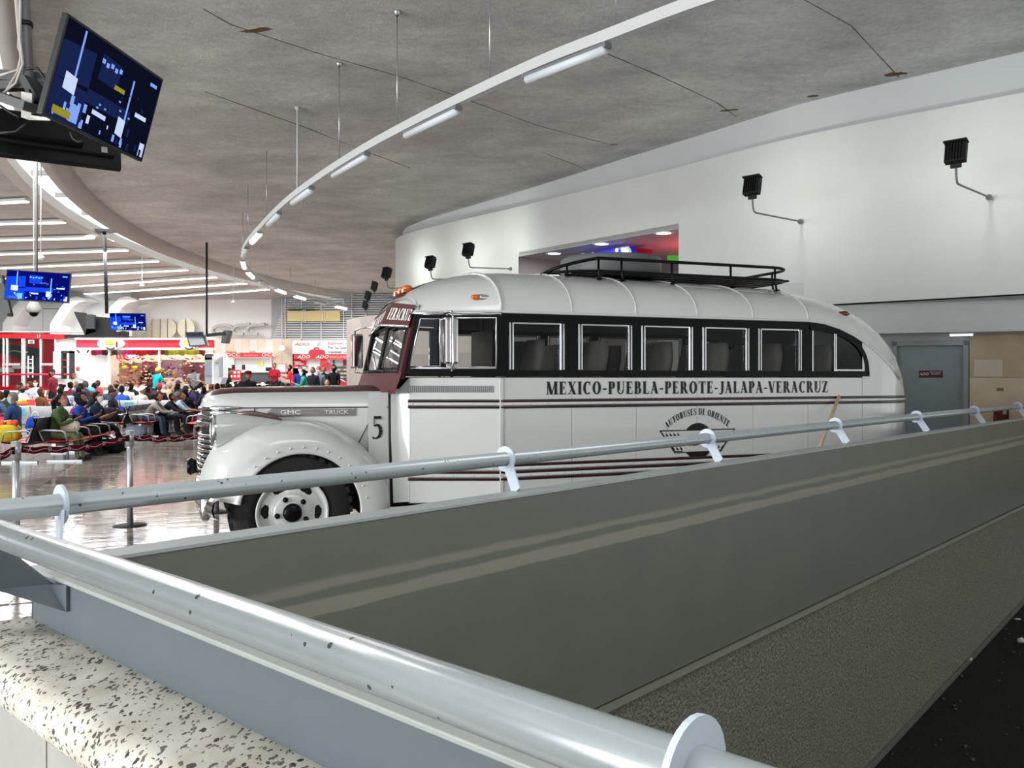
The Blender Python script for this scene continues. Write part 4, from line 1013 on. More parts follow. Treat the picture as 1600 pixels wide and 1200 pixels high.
# fenders
FA = Vector((.07, 0, .49))
def fender(s):
    g = (lambda v: v) if not s else mir
    prf = [(.485, .30), (.485, .175), (.497, .165), (.515, .175), (.56, .165), (.615, .18), (.665, .225), (.70, .29), (.73, .38), (.75, .50)]
    rows = []
    for k in range(31):
        a = math.radians(169-k*(169+4)/30); fx = 1.0
        r = []
        for rad, w in prf:
            rr = rad; c, n_ = math.cos(a), math.sin(a)
            if c < 0 and rad > .52: rr = rad*(1+.07*c*c)*(1+.10*(rad-.52)/.23*(2*abs(c*n_))**2)
            x = FA.x+rr*c; z = FA.z+rr*n_
            ww = w+(.05*max(0, -n_) if 0 else 0)
            if c < -.2: ww = w+.06*((-c-.2)/.8)**2*(rad > .52)
            if c > .55: ww = min(w, .165+(w-.165)*(1-.75*((c-.55)/.45)))
            r.append(g(Vector((x, ww, z))))
        rows.append(r)
    m = MB(); m.grid(rows); f = m.build('front_fender', WHITE, bus)
    m = MB()
    for k in range(2, 29, 2):
        a = math.radians(166-k*166/30); m.ball(g(Vector((FA.x+.54*math.cos(a), .163, FA.z+.54*math.sin(a)))), .009, 0, 6, 4)
    m.build('fender_rivets', WHITE, f, kind='stuff')
    m = MB(); rows = [[g(Vector((FA.x+r_*math.cos(math.radians(a)), w, FA.z+r_*math.sin(math.radians(a))))) for r_, w in ((.49, .2), (.5, .62))] for a in range(-5, 166, 10)]; m.grid(rows); m.build('wheel_arch_liner', MATTE, bus)
    # headlight in a long fairing
    rows = []
    for k in range(12):
        t = k/11; u = -.585+t*.52; r_ = .125*(1-t**1.6)+.012; c = g(Vector((u, lerp(.45, .47, t), lerp(1.165, 1.225, t))))
        rows.append([c+Vector((0, r_*math.cos(b), r_*math.sin(b))) for b in [2*math.pi*i/16 for i in range(16)]])
    m = MB(); m.grid(rows, 0, True, True); hl = m.build('headlight_fairing', WHITE, bus)
    c = g(Vector((-.585, .45, 1.165)))
    m = MB(); m.lathe([(.128, .02), (.136, 0), (.134, -.025), (.118, -.04), (.112, -.02)], c, 'x', 24); m.build('headlight_rim', CHROME, hl)
    m = MB(); m.lathe([(0, -.05), (.06, -.045), (.115, -.02)], c, 'x', 24); m.build('headlight_lens', mat('lens_glass', (230, 236, 240), .08, spec=.8) if not s else bpy.data.materials['lens_glass'], hl)
    m = MB(); m.tube([g(Vector(v)) for v in ((-.42, .45, 1.302), (-.3, .452, 1.302), (-.15, .46, 1.275), (-.06, .465, 1.245))], [.02, .024, .018, .006], 8); m.build('fairing_strip', mat('strip_brown', (120, 96, 92), .3, metal=.4) if not s else bpy.data.materials['strip_brown'], hl)
fender(0); fender(1)
# grille
def gb(z, a, b, wn, r, k=14):                         # a bar bowed round the nose
    o = []
    for i in range(k+1):
        t = -1+2*i/k; o.append(Vector((a+(b-a)*abs(t)**2.2, CW+t*wn, z)))
    return o
gr = MB(); gr.grid([[v+Vector((.03, 0, z)) for v in gb(0, -.72, -.57, .46, 0)] for z in (.72, 1.34)]); grl = gr.build('grille', MATTE, bus)
for k in range(9):
    z = .765+k*.042; m = MB(); m.tube(gb(z, -.725+.002*k, -.59, .50-.006*k, 0), .0155, 6); m.build('grille_bar', CHROME, grl)
for k in range(3):
    z = 1.20+k*.062; m = MB(); m.tube(gb(z, -.715+k*.01, -.50, .40, 0), .026, 8); m.build('grille_bar', CHROME, grl)
for s in (0, 1):
    g = (lambda v: v) if not s else mir
    for k in range(3):
        z = 1.262+k*.040; m = MB(); m.tube([g(Vector((-.67, .78, z))), g(Vector((-.60, .67, z))), g(Vector((-.52, .635, z))), g(Vector((-.40, .618, z)))], [.018, .02, .02, .012], 8); m.build('grille_bar', CHROME, grl)
m = MB(); m.tube(gb(.735, -.72, -.585, .5, 0), .022, 8); m.build('grille_valance', WHITE, grl)
bp = [Vector((-.72+.13*abs(t)**3, CW+t*1.0, .56)) for t in [-1+k/8 for k in range(17)]]
m = MB(); rows = [[p+Vector((dx, 0, dz)) for dx, dz in ((.02, -.085), (-.02, -.06), (-.035, 0), (-.02, .06), (.02, .085))] for p in bp]; m.grid(rows); m.grid([[v+Vector((.012, 0, 0)) for v in r] for r in rows]); m.build('front_bumper', CHROME, bus)
for w in (.32, 1.88):
    m = MB(); m.lathe([(.0, .10), (.03, .095), (.042, .06), (.042, -.07), (.03, -.10), (0, -.11)], (-.665 if w < 1 else -.70, w, .56), seg=14); m.build('overrider', CHROME, bus); m = MB(); m.bar((-.68, w+.45*(1-2*(w > 1)), .57), (-.4, w+.45*(1-2*(w > 1)), .60), .04, .03); m.build('bumper_iron', MATTE, bus)
m = MB(); m.lathe([(0, .05), (.06, .045), (.08, 0), (.06, -.03)], (-.78, 1.25, .80), 'x', 16); m.build('horn', BLACK, bus)
# wheels
def wheel(u, w, s):
    g = 1 if not s else -1
    wl = bpy.data.objects.new('wheel', None); COL.objects.link(wl); wl.parent = bus; wl.location = (u, w, .494); wl.rotation_euler = (0, 0, 0 if not s else math.pi)
    m = MB(); R0 = .494
    m.lathe([(.285, -.0), (.30, -.025), (.36, -.035), (.44, -.02), (.475, .0), (.485, .03), (.485, .17), (.475, .2), (.42, .22), (.30, .22), (.285, .18)], axis='y', seg=40)
    for k in range(36):
        a = 2*math.pi*k/36; M = Matrix.Rotation(-a, 3, 'Y')
        for j, yy in enumerate((.045, .155)):
            b = a+(math.pi/36 if j else 0); M = Matrix.Rotation(-b, 3, 'Y')
            m.box((.482*math.cos(b), yy, .482*math.sin(b)), (.03, .10, .048), 0, M)
    m.build('tyre', RUBBER, wl)
    # steel disc with hand holes
    m = MB(); n = 180
    def ring(r, y): return [Vector((r*math.cos(2*math.pi*k/n), y, r*math.sin(2*math.pi*k/n))) for k in range(n)]
    rr = [(.292, -.045), (.285, -.052), (.272, -.045), (.262, -.02), (.252, .015), (.245, .035)]
    m.grid([ring(*q) for q in rr], 0, True, True)
    ri = [(.245-k*.0085, .035-.035*(k/10)**1.3) for k in range(11)]
    P = [ring(*q) for q in ri]; vs = [v for r in P for v in r]; fs_ = []
    for i in range(len(P)-1):
        for k in range(n):
            a = (k+.5)*2; d = abs((a+3+30) % 60-30); rc = (ri[i][0]+ri[i+1][0])/2
            if not ((math.radians(d)*rc/.058)**2+((rc-.214)/.031)**2 < 1): fs_.append((i*n+k, i*n+(k+1) % n, (i+1)*n+(k+1) % n, (i+1)*n+k))
    m.add(vs, fs_, 0, True)
    m.grid([ring(*q) for q in ((.160, .0), (.150, -.02), (.13, -.028), (.06, -.028))], 0, True, True)
    m.build('rim', WHITE, wl)
    m = MB(); m.lathe([(.0, .05), (.25, .05)], axis='y', seg=32); m.build('brake_drum', MATTE, wl)
    m = MB(); m.lathe([(0, -.075), (.055, -.075), (.074, -.06), (.078, -.02)], axis='y', seg=24); m.build('hub_cap', BLACK, wl)
    for k in range(5):
        a = math.radians(45+72*k); m = MB(); m.lathe([(0, -.062), (.012, -.062), (.014, -.05), (.022, -.045), (.022, -.025)], (.122*math.cos(a), 0, .122*math.sin(a)), 'y', 10); m.build('wheel_nut', BLACK, wl)
for u in (0, 4.75):
    for s in (0, 1): wheel(u, .235 if not s else BW_-.235, s)
# chassis, floor, inside
m = MB(); m.box((3.2, CW, .66), (6.0, 1.5, .12)); m.box((2.75, .68, .5), (5.9, .1, .14)); m.box((2.75, 1.52, .5), (5.9, .1, .14)); m.bar((0, .35, .494), (0, 1.85, .494), .09, .09); m.bar((4.75, .35, .494), (4.75, 1.85, .494), .14, .14); m.box((.15, CW, .82), (.9, .5, .4)); m.build('chassis', MATTE, bus)
m = MB(); m.box((3.75, CW, .86), (5.3, 1.95, .04)); m.build('cabin_floor', DARK, bus)
m = MB(); m.grid(both([[v+Vector((0, .03*(1-v.y/CW), -.045)) for v in sec(u)] for u in us[:18]]+[]), 0, True); m.build('headlining', paint((92, 92, 88)), bus)
m = MB(); m.box((1.14, CW, 1.45), (.3, 1.6, .3)); m.build('dashboard', DARK, bus)
m = MB(); m.tube([Vector((1.42+.07*math.cos(a)*.6, .62+.2*math.sin(a), 1.60+.2*math.cos(a)*.75)) for a in [2*math.pi*k/20 for k in range(20)]], .014, 6, closed=True); m.tube([(1.42, .62, 1.6), (1.2, .62, 1.3)], .02, 6); m.build('steering_wheel', MATTE, bus)
SEATC = cloth((112, 106, 100))
def seat_mesh():
    m = MB(); rows = []
    for k in range(9):
        t = k/8; z = .45+.62*t; wd_ = .2*(1-.3*max(0, t-.8)/.2*1.0) if t > .8 else .2
        cx = .36+.12*t; rows.append([Vector((cx+.05*a, wd_*b*(1-.08*(abs(a) > .9)), z)) for a, b in ((-1, -.9), (-1.25, 0), (-1, .9), (-.3, 1), (.6, 1), (1, .8), (1, -.8), (.6, -1), (-.3, -1))])
    m.grid(rows, 0, True, True); m.add(rows[-1], [tuple(range(9))], 0, True)
    m.box((.16, 0, .42), (.46, .42, .13)); return m.mesh('passenger_seat', SEATC)
SMH = seat_mesh()
for u in (1.75, 2.4, 3.1, 3.75, 4.4, 5.05):
    for w in (.38, .81, 1.42, 1.84):
        if u < 2 and w > 1: continue
        put('passenger_seat', SMH, bus, (u, w, .88))
m = MB(); m.cyl((1.78, .62, .88), (1.78, .62, 2.5), .016, 8); m.cyl((2.32, 1.25, .88), (2.32, 1.25, 2.55), .016, 8); m.build('grab_pole', CHROME, bus)
m = MB(); m.box((1.72, .42, 1.45), (.03, .6, 1.15)); m.build('cab_partition', BLACK, bus)
# mirrors on chrome loops
def mirror(u, w, z0, z1, s):
    m = MB(); m.box((u, w, (z0+z1)/2), (.12, .15, z1-z0-.04)); o = m.build('wing_mirror', mat('mirror_back', (206, 200, 200), .12, metal=1.0) if not s else bpy.data.materials['mirror_back'], bus, bevel=.02)
    a = Vector((u+.02, w+.10*(1-2*s), z0-.02)); b = Vector((u+.02, w+.10*(1-2*s), z1+.02)); bo = fs(1.33, 2.15) if not s else mir(fs(1.1, 2.15)); bb = fs(1.33, 1.65) if not s else mir(fs(1.0, 1.63))
    wx = w-.09*(1-2*s)
    m = MB(); m.tube([bo, Vector((u, (w+bo.y)/2, z1+.03)), Vector((u, wx, z1+.025)), Vector((u, wx-.01*(1-2*s), z1-.03)), Vector((u, wx-.01*(1-2*s), z0+.03)), Vector((u, wx, z0-.02)), bb], .009, 6); m.build('mirror_arm', CHROME, o)
mirror(1.235, -.13, 1.69, 2.12, 0); mirror(.93, 2.42, 1.68, 2.10, 1)
# roof rack with its drum
rk = MB()
def loop(u0, u1, w0, w1, z, r=.3, n=7):
    o = []
    for cx, cy, a0 in ((u1-r, w1-r, 0), (u0+r*1.6, w1-r, 90), (u0+r*1.6, w0+r, 180), (u1-r, w0+r, 270)):
        for k in range(n):
            a = math.radians(a0+90*k/(n-1)); rx_ = r if cx > 4 else r*1.6
            o.append(Vector((cx+rx_*math.cos(a), cy+r*math.sin(a), z(cx+rx_*math.cos(a)))))
    return o
U0, U1, W0, W1 = 2.42, 5.25, .42, 1.78
ztop = lambda u: 2.60+.16*min(1, max(0, (u-2.42)/.5))**.6; zlow = lambda u: 2.615+.02*min(1, (u-2.42)/.6)
rk.tube(loop(U0, U1, W0, W1, ztop), .016, 8, closed=True); rack = rk.build('roof_rack', BLACK, bus)
m = MB(); m.tube(loop(U0+.03, U1, W0, W1, zlow), .014, 8, closed=True); m.build('lower_rail', BLACK, rack)
for u, w in ((2.62, W0+.12), (2.9, W0), (3.15, W0), (3.72, W0), (4.42, W0), (5.0, W0+.03), (5.24, .8), (5.24, 1.4), (4.9, W1), (4.42, W1), (3.72, W1), (3.1, W1), (2.62, W1-.12)):
    m = MB(); z = roofz(u, w); m.tube([(u, w-.03*(w < CW)+.03*(w > CW), z-.005), (u, w, zlow(u)), (u, w, ztop(u))], .012, 6); m.lathe([(0, .012), (.03, .01), (.035, 0)], (u, w-.03*(w < CW)+.03*(w > CW), z), seg=8); m.build('rack_post', BLACK, rack)
for k in range(9):
    w = W0+.08+k*.15; m = MB(); m.box((3.95, w, 2.633), (2.5, .06, .02)); m.build('rack_slat', BLACK, rack)
dr = tag(MB().lathe([(0, .225), (.46, .225), (.52, .215), (.535, .19), (.535, .03), (.52, .0), (0, 0)], seg=48).build('spare_wheel_cover', mat('drum_grey', (92, 96, 96), .5, var=.05, vscale=3)), 'round grey spare wheel cover lying on the roof rack of the bus', 'cover')
dr.matrix_world = Matrix.Translation((-1.72257, 6.61319, 0)) @ Matrix.Rotation(math.atan2(BD.y, BD.x), 4, 'Z') @ Matrix.Translation((3.40, CW+.02, 2.645))
# a broom leans between bus and rail
bm_ = thing('broom', 'pale wooden broom handle leaning against the white bus behind the rail', 'broom')
a = at(1284, 700, 8.0); P = Vector((-1.72257, 6.61319, 0)); nv = Vector((-BD.y, BD.x, 0))
def busw(u, w, z): return P+Vector((BD.x, BD.y, 0))*u+nv*w+Vector((0, 0, z))
top = busw(5.42, -.03, 1.41); ft = busw(4.27, -.6, .12); m = MB(); m.cyl(ft, top, .017, 10); m.build('handle', mat('pale_wood', (206, 176, 140), .5, var=.08, vscale=12), bm_)
m = MB(); m.box(ft+Vector((0, 0, -.04)), (.3, .06, .06)); m.build('head', paint((60, 70, 110)), bm_); m = MB(); m.box(ft+Vector((0, 0, -.095)), (.28, .045, .05)); m.build('bristles', paint((190, 170, 90)), bm_)
# ================================================================ curved hanging light rail
HR = 3.2
RPX = [(1330, -70), (1110, -3), (950, 57), (850, 96), (740, 146), (650, 190), (570, 233), (500, 277), (445, 318), (405, 358), (385, 382), (379, 400), (384, 416), (398, 430), (430, 447), (470, 461), (520, 474), (570, 484), (640, 494)]
RP = []
for px, py in RPX:
    H_ = HR-.02*max(0, 0); Y = FOC*H_/(HOR-py); RP.append(Vector(((px-800)/FOC*Y, Y)))
RS = smoothp(RP, 5); ZRR = EYE+HR
lrail = thing('light_rail', 'long curved white light track hung from the concrete ceiling', 'light track')
m = MB(); rows = []
for i, v in enumerate(RS):
    t = (RS[min(i+1, len(RS)-1)]-RS[max(i-1, 0)]).normalized(); n_ = Vector((-t.y, t.x))*.04
    rows.append([v3(v+n_, ZRR-.05), v3(v+n_, ZRR+.06), v3(v-n_, ZRR+.06), v3(v-n_, ZRR-.05)])
m.grid(rows, 0, False, True); m.add(rows[0], [(0, 1, 2, 3)]); m.add(rows[-1], [(0, 1, 2, 3)]); m.build('track', mat('track_white', (206, 208, 206), .5), lrail)
cum = [0]
for a, b in zip(RS, RS[1:]): cum.append(cum[-1]+(b-a).length)
def rail_at(s):
    s = max(0, min(s, cum[-1]-.01)); i = max(k for k in range(len(cum)-1) if cum[k] <= s); return RS[i].lerp(RS[i+1], (s-cum[i])/(cum[i+1]-cum[i]))
PXS = [800+FOC*rail_at(i*.02).x/rail_at(i*.02).y for i in range(int(cum[-1]/.02))]
def s_px(px):                                   # arc length where the rail crosses image column px on its near run
    return min((abs(PXS[i]-px), i*.02) for i in range(PXS.index(min(PXS))))[1]
near = [(950, 822), (716, 633), (573, 520)]
lab = ['frosted tube light on the curved track, the largest and nearest one', 'frosted tube light on the curved track, second from its near end', 'frosted tube light on the curved track, third from its near end']
spans = [(s_px(a), s_px(b)) for a, b in near]
k = spans[-1][1]; step = 2.0
lit = {k: 1 for k in range(5, 40) if k % 3}
while k+step+1.2 < cum[-1]-1: spans.append((k+1.1, k+2.3)); k += 2.35
for i, (a, b) in enumerate(spans):
    A, B = rail_at(a), rail_at(b); on = 1 if i >= 3 and i in lit else 0
    l = thing('tube_light', lab[i] if i < 3 else ('lit' if on else 'unlit')+' tube light on the far curved track, %s past the three near ones' % 'first second third fourth fifth sixth seventh eighth ninth tenth eleventh twelfth thirteenth fourteenth fifteenth sixteenth seventeenth eighteenth'.split()[max(0, i-3)], 'lamp', v3((A+B)/2, ZRR-.10), math.atan2((B-A).y, (B-A).x), 'tube lights under the curved track')
    L = (B-A).length
    m = MB(); m.box((0, 0, .028), (L, .09, .03)); 
    for x in (-L*.3, L*.3): m.box((x, 0, .045), (.05, .05, .02))
    for x in (-L/2, L/2): m.box((x, 0, .02), (.03, .1, .05))
    m.build('housing', GREYP, l, bevel=.004)
    m = MB(); m.tube([(-L/2+.02, 0, -.012), (L/2-.02, 0, -.012)], .047 if i < 3 else .06, 10); m.build('diffuser', LED if on else LEDOFF, l)
for px in (765, 620, 530, 465):
    v = rail_at(s_px(px)); m = MB(); r_ = .022 if px == 465 else .007
    m.cyl(v3(v, ZRR+.05), v3(v, zc(v.y)), r_, 8); m.lathe([(0, 0), (.05, 0), (.05, -.02), (.02, -.06)], v3(v, zc(v.y)), seg=10); m.build('hanger_rod', ALU if px != 465 else paint((190, 190, 188)), lrail)
s_ = s_px(465)
for k in range(1, 10):
    v = rail_at(s_+k*2.9); 
    if s_+k*2.9 < cum[-1]-.5: m = MB(); m.cyl(v3(v, ZRR+.05), v3(v, zc(v.y)), .008, 6); m.build('hanger_rod', ALU, lrail)
v = rail_at(s_px(963)); m = MB(); m.cyl(v3(v, ZRR+.05), v3(v, zc(v.y)), .008, 6); m.build('hanger_rod', ALU, lrail)

# ---------------------------------------------------------------- flood lights on bent arms along the drum
def flood(mount, nrm_, L, label, lit, tilt=.25):
    f = thing('floodlight', label, 'lamp', mount, math.atan2(nrm_.y, nrm_.x), 'flood lights on arms along the white wall')
    m = MB(); m.tube([(0, 0, 0), (L-.1, 0, -.10), (L-.03, 0, -.09), (L, 0, -.05), (L+.03, 0, .10)], .014, 8); m.lathe([(0, .03), (.03, .03), (.045, .0)], (0, 0, 0), 'x', 12); m.build('arm', GREYP, f)
    m = MB(); m.box((L+.03, 0, .12), (.05, .13, .06)); m.build('bracket', MATTE, f, bevel=.008)
    M = Matrix.Rotation(-tilt, 3, 'Y')
    m = MB(); m.box((L+.03, 0, .29), (.10, .25, .28), 0, M)
    for k in range(7): m.box((L+.03, -.105+k*.035, .29), (.17, .008, .24), 0, M)
    m.box((L+.03, 0, .425), (.13, .28, .02), 0, M); m.build('lamp_head', MATTE, f, bevel=.004)
    m = MB(); m.box(Vector((L+.03, 0, .29))+M @ Vector((-.055, 0, 0)), (.01, .21, .22), 0, M); m.build('glass', emission('flood_glass', (240, 255, 240), 1.0) if lit == 2 else bpy.data.materials.get('flood_glass') or GLASS, f)
    if lit:
        l = bpy.data.lights.new('flood_beam', 'SPOT'); l.energy = 38; l.spot_size = 2.0; l.spot_blend = 1.0; l.shadow_soft_size = .08; l.color = (.94, 1, .93)
        o = bpy.data.objects.new('flood_beam', l); COL.objects.link(o); p = Vector((nrm_.x, nrm_.y, 0))
        o.location = mount+p*(L-.10)+Vector((0, 0, .40)); o.rotation_euler = (-(p)+Vector((0, 0, .1))).to_track_quat('-Z', 'Y').to_euler()
nw = Vector((-.67, -.75, 0)).normalized(); nf = Vector((-.76, -.65, 0)).normalized()
fm = [(1545, 308, 12.08, nw, 2, 'black floodlight on a bent arm at the far right of the white wall'), (1250, 346, 14.0, nw, 1, 'black floodlight on a bent arm above the rear of the bus'),
      (797, 420, 20.05, nw, 1, 'black floodlight on a bent arm just left of the passage opening'), (737, 437, 21.3, nw, 1, 'black floodlight whose arm base is hidden behind the bus roof'),
      (664, 449, 22.9, nf, 1, 'black floodlight at the curved white corner just above the amber roof lamps'), ]
for px, py, Y, n_, lt, lb in fm: flood(at(px, py, Y), n_, 1.75 if px > 1000 else 1.4 if px > 700 else 1.2, lb, lt)
for px, zy, Y, X, L, lb in ((590, 447, 26, -3.32, .95, 'small dark floodlight beyond the curved corner, highest of the far three'), (576, 462, 27.2, -2.78, 1.9, 'small dark floodlight beyond the curved corner, middle of the far three'), (571, 476, 28, -1.95, 2.95, 'small dark floodlight beyond the curved corner, lowest of the far three')):
    flood(Vector((X, Y, at(px, zy, Y).z-.29)), Vector((-1, 0, 0)), L, lb, 0)

# ================================================================ screens
def screen(name, label, loc, rot, w, h, bright, parent_pole=None):
    t = thing(name, label, 'screen', loc); t.rotation_euler = rot
    m = MB(); m.box((0, .02, 0), (w, .04, h)); m.box((0, .055, -.03), (w*.6, .04, h*.55)); m.build('casing', PLASTIC, t, bevel=.006)
    base = emission('screen_dark_%s' % label[:12], (12, 16, 34) if bright < 1 else (8, 14, 110), .8 if bright < 1 else .9)
    mats = [base, emission('screen_mid', (30, 42, 92) if bright < 1 else (20, 70, 235), .6 if bright < 1 else 1), emission('screen_pale', (140, 175, 255) if bright < 1 else (120, 190, 255), .75 if bright < 1 else 1.1), emission('screen_white', (205, 220, 255), .8 if bright < 1 else 1.2), emission('screen_yellow', (190, 180, 60) if bright < 1 else (90, 150, 255), .5)]
    m = MB()
    def q(x0, y0, x1, y1, mi, d=.001, sk=0.0):
        X = lambda x: (x-.5)*(w-.03); Z = lambda y: (.5-y)*(h-.03)
        m.add([(X(x0), -d, Z(y1)), (X(x1), -d, Z(y1+sk)), (X(x1), -d, Z(y0+sk)), (X(x0), -d, Z(y0))], [(0, 1, 2, 3)], mi)
    q(0, 0, 1, 1, 0)
    q(0, .22, .3, .6, 1, .0015, -.05); q(.36, .12, .56, .4, 1, .0015, .02); q(.3, .55, .75, .7, 1, .0015); q(0, .6, .3, 1, 1, .0012)
    q(.155, .02, .172, .62, 2, .002); q(.70, .2, .718, .68, 2, .002); q(.08, .5, .19, .68, 3, .0025, .02); q(.64, .66, .72, .86, 3, .0025, .02)
    for k in range(5): q(.36+k*.045, .17+.02*(k % 2), .39+k*.045, .22+.02*(k % 2), 2, .0025)
    q(.53, .36, .64, .41, 4, .0025); q(.38, .73, .52, .78, 3, .0025, .01); q(.80, .52, .93, .57, 3, .0025); q(.88, .1, .96, .14, 2, .0025)
    r = random.Random(hash(label) % 1000 if 0 else len(label))
    for k in range(26): x, y = r.uniform(.02, .95), r.uniform(.76, .97); s = r.uniform(.012, .04); q(x, y-s*1.6, x+s*.8, min(y+s, .99), r.choice((1, 2, 2, 3)), .003+k*.00002)
    q(.18, .78, .27, .97, 2, .0032); q(.93, .82, .985, .98, 3, .0032); q(.04, .88, .2, .96, 4, .0033)
    for k in range(12): x, y = r.uniform(.3, .95), r.uniform(.35, .7); q(x, y, x+.02, y+.02, r.choice((1, 2)), .0034)
    m.build('picture', mats, t); return t
rd = math.radians
tv1 = screen('ceiling_screen', 'large tilted flat screen showing a dark blue night hall, hung at the top left', (-2.4, 4.954, 3.282), (rd(15.2), rd(.6), rd(83.4)), .97, .56, 0)
tv1.rotation_mode = 'ZXY'
M1 = (Matrix.Rotation(rd(83.4), 3, 'Z') @ Matrix.Rotation(rd(15.2), 3, 'X') @ Matrix.Rotation(rd(.6), 3, 'Y'))
tv1.rotation_mode = 'XYZ'; tv1.rotation_euler = M1.to_euler('XYZ')
bk = thing('ceiling_screen', 'black back of a flat screen under the tilted one at the top left', 'screen', at(60, 215, 5.1))
o6 = at(60, 215, 5.1); q = [at(-60, 232, 4.8)-o6, at(190, 263, 5.35)-o6, at(188, 203, 5.55)-o6, at(-60, 165, 4.98)-o6]; nb_ = (q[1]-q[0]).cross(q[3]-q[0]).normalized(); nb_ = nb_ if nb_.y > 0 else -nb_
m = MB(); m.prism(q, nb_*.035); m.build('casing', PLASTIC, bk, bevel=.005)
def bq(u, v): return q[0].lerp(q[1], u).lerp(q[3].lerp(q[2], u), v)
m = MB(); m.prism([bq(.12, .42), bq(.74, .40), bq(.70, .95), bq(.12, .97)], -nb_*.04); m.prism([bq(.05, .26), bq(.95, .24), bq(.95, .29), bq(.05, .32)], -nb_*.02); m.build('back_cover', MATTE, bk, bevel=.006)
m = MB(); m.prism([bq(.865, .30), bq(.905, .30), bq(.905, .47), bq(.865, .47)], -nb_*.006); m.build('rating_label', CREAM, bk)
hp_ = thing('screen_mount', 'grey pipe and bracket with loose cables carrying the top left screens', 'mount', at(42, 130, 5.0))
o5 = at(42, 130, 5.0)
def hl(px, py, Y=5.0): return at(px, py, Y)-o5
m = MB(); m.tube([hl(36, -40), hl(38, 20), hl(43, 110), hl(46, 135)], .034, 12); m.build('pipe', paint((112, 112, 112), .4), hp_)
m = MB(); m.tube([hl(38, 35), hl(39, 42)], .045, 12); m.build('pipe_clamp', MATTE, hp_)
m = MB(); m.bar(hl(-30, 118, 5.1), hl(90, 128, 5.1), .12, .06); m.bar(hl(-30, 136, 5.0), hl(86, 132, 5.0), .06, .05); m.bar(hl(0, 150, 5.0), hl(70, 175, 4.8), .25, .05); m.build('cross_arm', paint((84, 86, 84)), hp_)
m = MB(); m.bar(hl(45, 125, 4.95), hl(66, 160, 4.9), .09, .05); m.build('swivel', DARK, hp_)
m = MB(); q = [hl(33, 143, 4.8), hl(50, 146, 4.8), hl(49, 180, 4.8), hl(78, 184, 4.7), hl(78, 188, 4.7), hl(45, 187, 4.8), hl(33, 183, 4.8)]; m.prism(q, (0, .01, 0)); m.build('bracket_plate', paint((206, 204, 198)), hp_)
for i, (pts, c) in enumerate((([(24, -10), (28, 40), (33, 90), (28, 110), (0, 118)], (190, 182, 170)), ([(27, -10), (30, 50), (29, 75), (34, 85), (30, 110), (8, 145), (-10, 155)], (170, 164, 156)), ([(32, -10), (31, 60), (36, 100), (25, 130), (0, 150)], (196, 190, 180)),
                               ([(40, 108), (58, 106), (70, 122), (72, 140)], (24, 24, 24)), ([(46, 140), (50, 152), (38, 158), (20, 152), (16, 148)], (20, 20, 20)), ([(0, 165), (20, 178), (33, 184)], (30, 30, 30)), ([(48, 132), (56, 148), (60, 160)], (28, 28, 28)), ([(0, 208), (25, 206), (45, 190)], (34, 34, 34)), ([(110, 205), (114, 216), (122, 222), (130, 220)], (30, 30, 30)))):
    P = [hl(x, y, 4.85 if i > 2 else 4.95) for x, y in pts]; P = [P[0]]+[a.lerp(b, t) for a, b in zip(P, P[1:]) for t in (.5, 1)]
    m = MB(); m.tube(P, .008, 6); m.build('cable', paint(c), hp_)
screen('ceiling_screen', 'flat screen showing a bright blue picture, hung above the gate at the left edge', (-7.71, 13.528, 3.086), (0, 0, 0), .97, .5, 1)
t2 = bpy.data.objects['picture.001'].parent
t2.rotation_euler = (Matrix.Rotation(rd(11.2), 3, 'Z') @ Matrix.Rotation(rd(-6.8), 3, 'X') @ Matrix.Rotation(rd(2.5), 3, 'Y')).to_euler('XYZ')
m = MB(); m.cyl(at(57, 424, 13.6), v3(Vector((at(57, 424, 13.6).x, 13.6)), zc(13.6)-.1), .022, 8); tag(m.build('hanging_pole', paint((150, 150, 146))), 'slim grey pole carrying the bright blue screen at the left edge', 'pole')
t3 = screen('ceiling_screen', 'small blue flat screen beside the black angled housing above the candy shop', (-10.862, 23.528, 3.179), (0, 0, 0), .97, .5, 1)
t3.rotation_euler = (Matrix.Rotation(rd(7.9), 3, 'Z') @ Matrix.Rotation(rd(10.6), 3, 'X')).to_euler('XYZ')
cl = thing('screen_cluster_mount', 'black angled housing with a turned away screen on a black pole over the seats', 'mount', at(166, 500, 23.9))
o_ = at(166, 500, 23.9); H2 = lambda px, py, Y=23.9: at(px, py, Y)-o_
m = MB(); m.cyl(H2(163, 360), H2(167, 490), .05, 8); m.build('pole', MATTE, cl); m = MB(); m.box(H2(163, 361), (1.5, .4, .06)); m.build('ceiling_plate', GREYP, cl)
m = MB(); m.prism([H2(115, 487), H2(135, 489), H2(150, 518), H2(133, 524)], (0, .35, 0)); m.build('turned_screen', PLASTIC, cl)
m = MB(); m.prism([H2(138, 494), H2(170, 496), H2(172, 520), H2(192, 517), H2(192, 523), H2(133, 524)], (0, .4, 0)); m.build('housing', MATTE, cl)
m = MB(); m.box(H2(142, 503, 23.7), (.25, .1, .4)); m.build('bracket', DARK, cl)
el = thing('hanging_screen', 'dark screen turned aside at the left edge behind the bright blue one', 'screen', at(2, 460, 15))
o_ = at(2, 460, 15); H2 = lambda px, py, Y=15: at(px, py, Y)-o_
m = MB(); m.prism([H2(-25, 428), H2(3, 430), H2(17, 492), H2(-25, 488)], (0, .08, 0)); m.build('casing', PLASTIC, el); m = MB(); m.prism([H2(-8, 433), H2(5, 435), H2(5, 443), H2(-8, 441)], (0, -.05, 0)); m.build('bracket', GREYP, el); m = MB(); m.box(H2(16, 492, 14.95), (.08, .05, .06)); m.build('corner_clip', MATTE, el)
t4 = thing('hanging_screen', 'dark switched off screen with a pale reflection on the black pole by the far kiosk', 'screen', at(306, 530, 26))
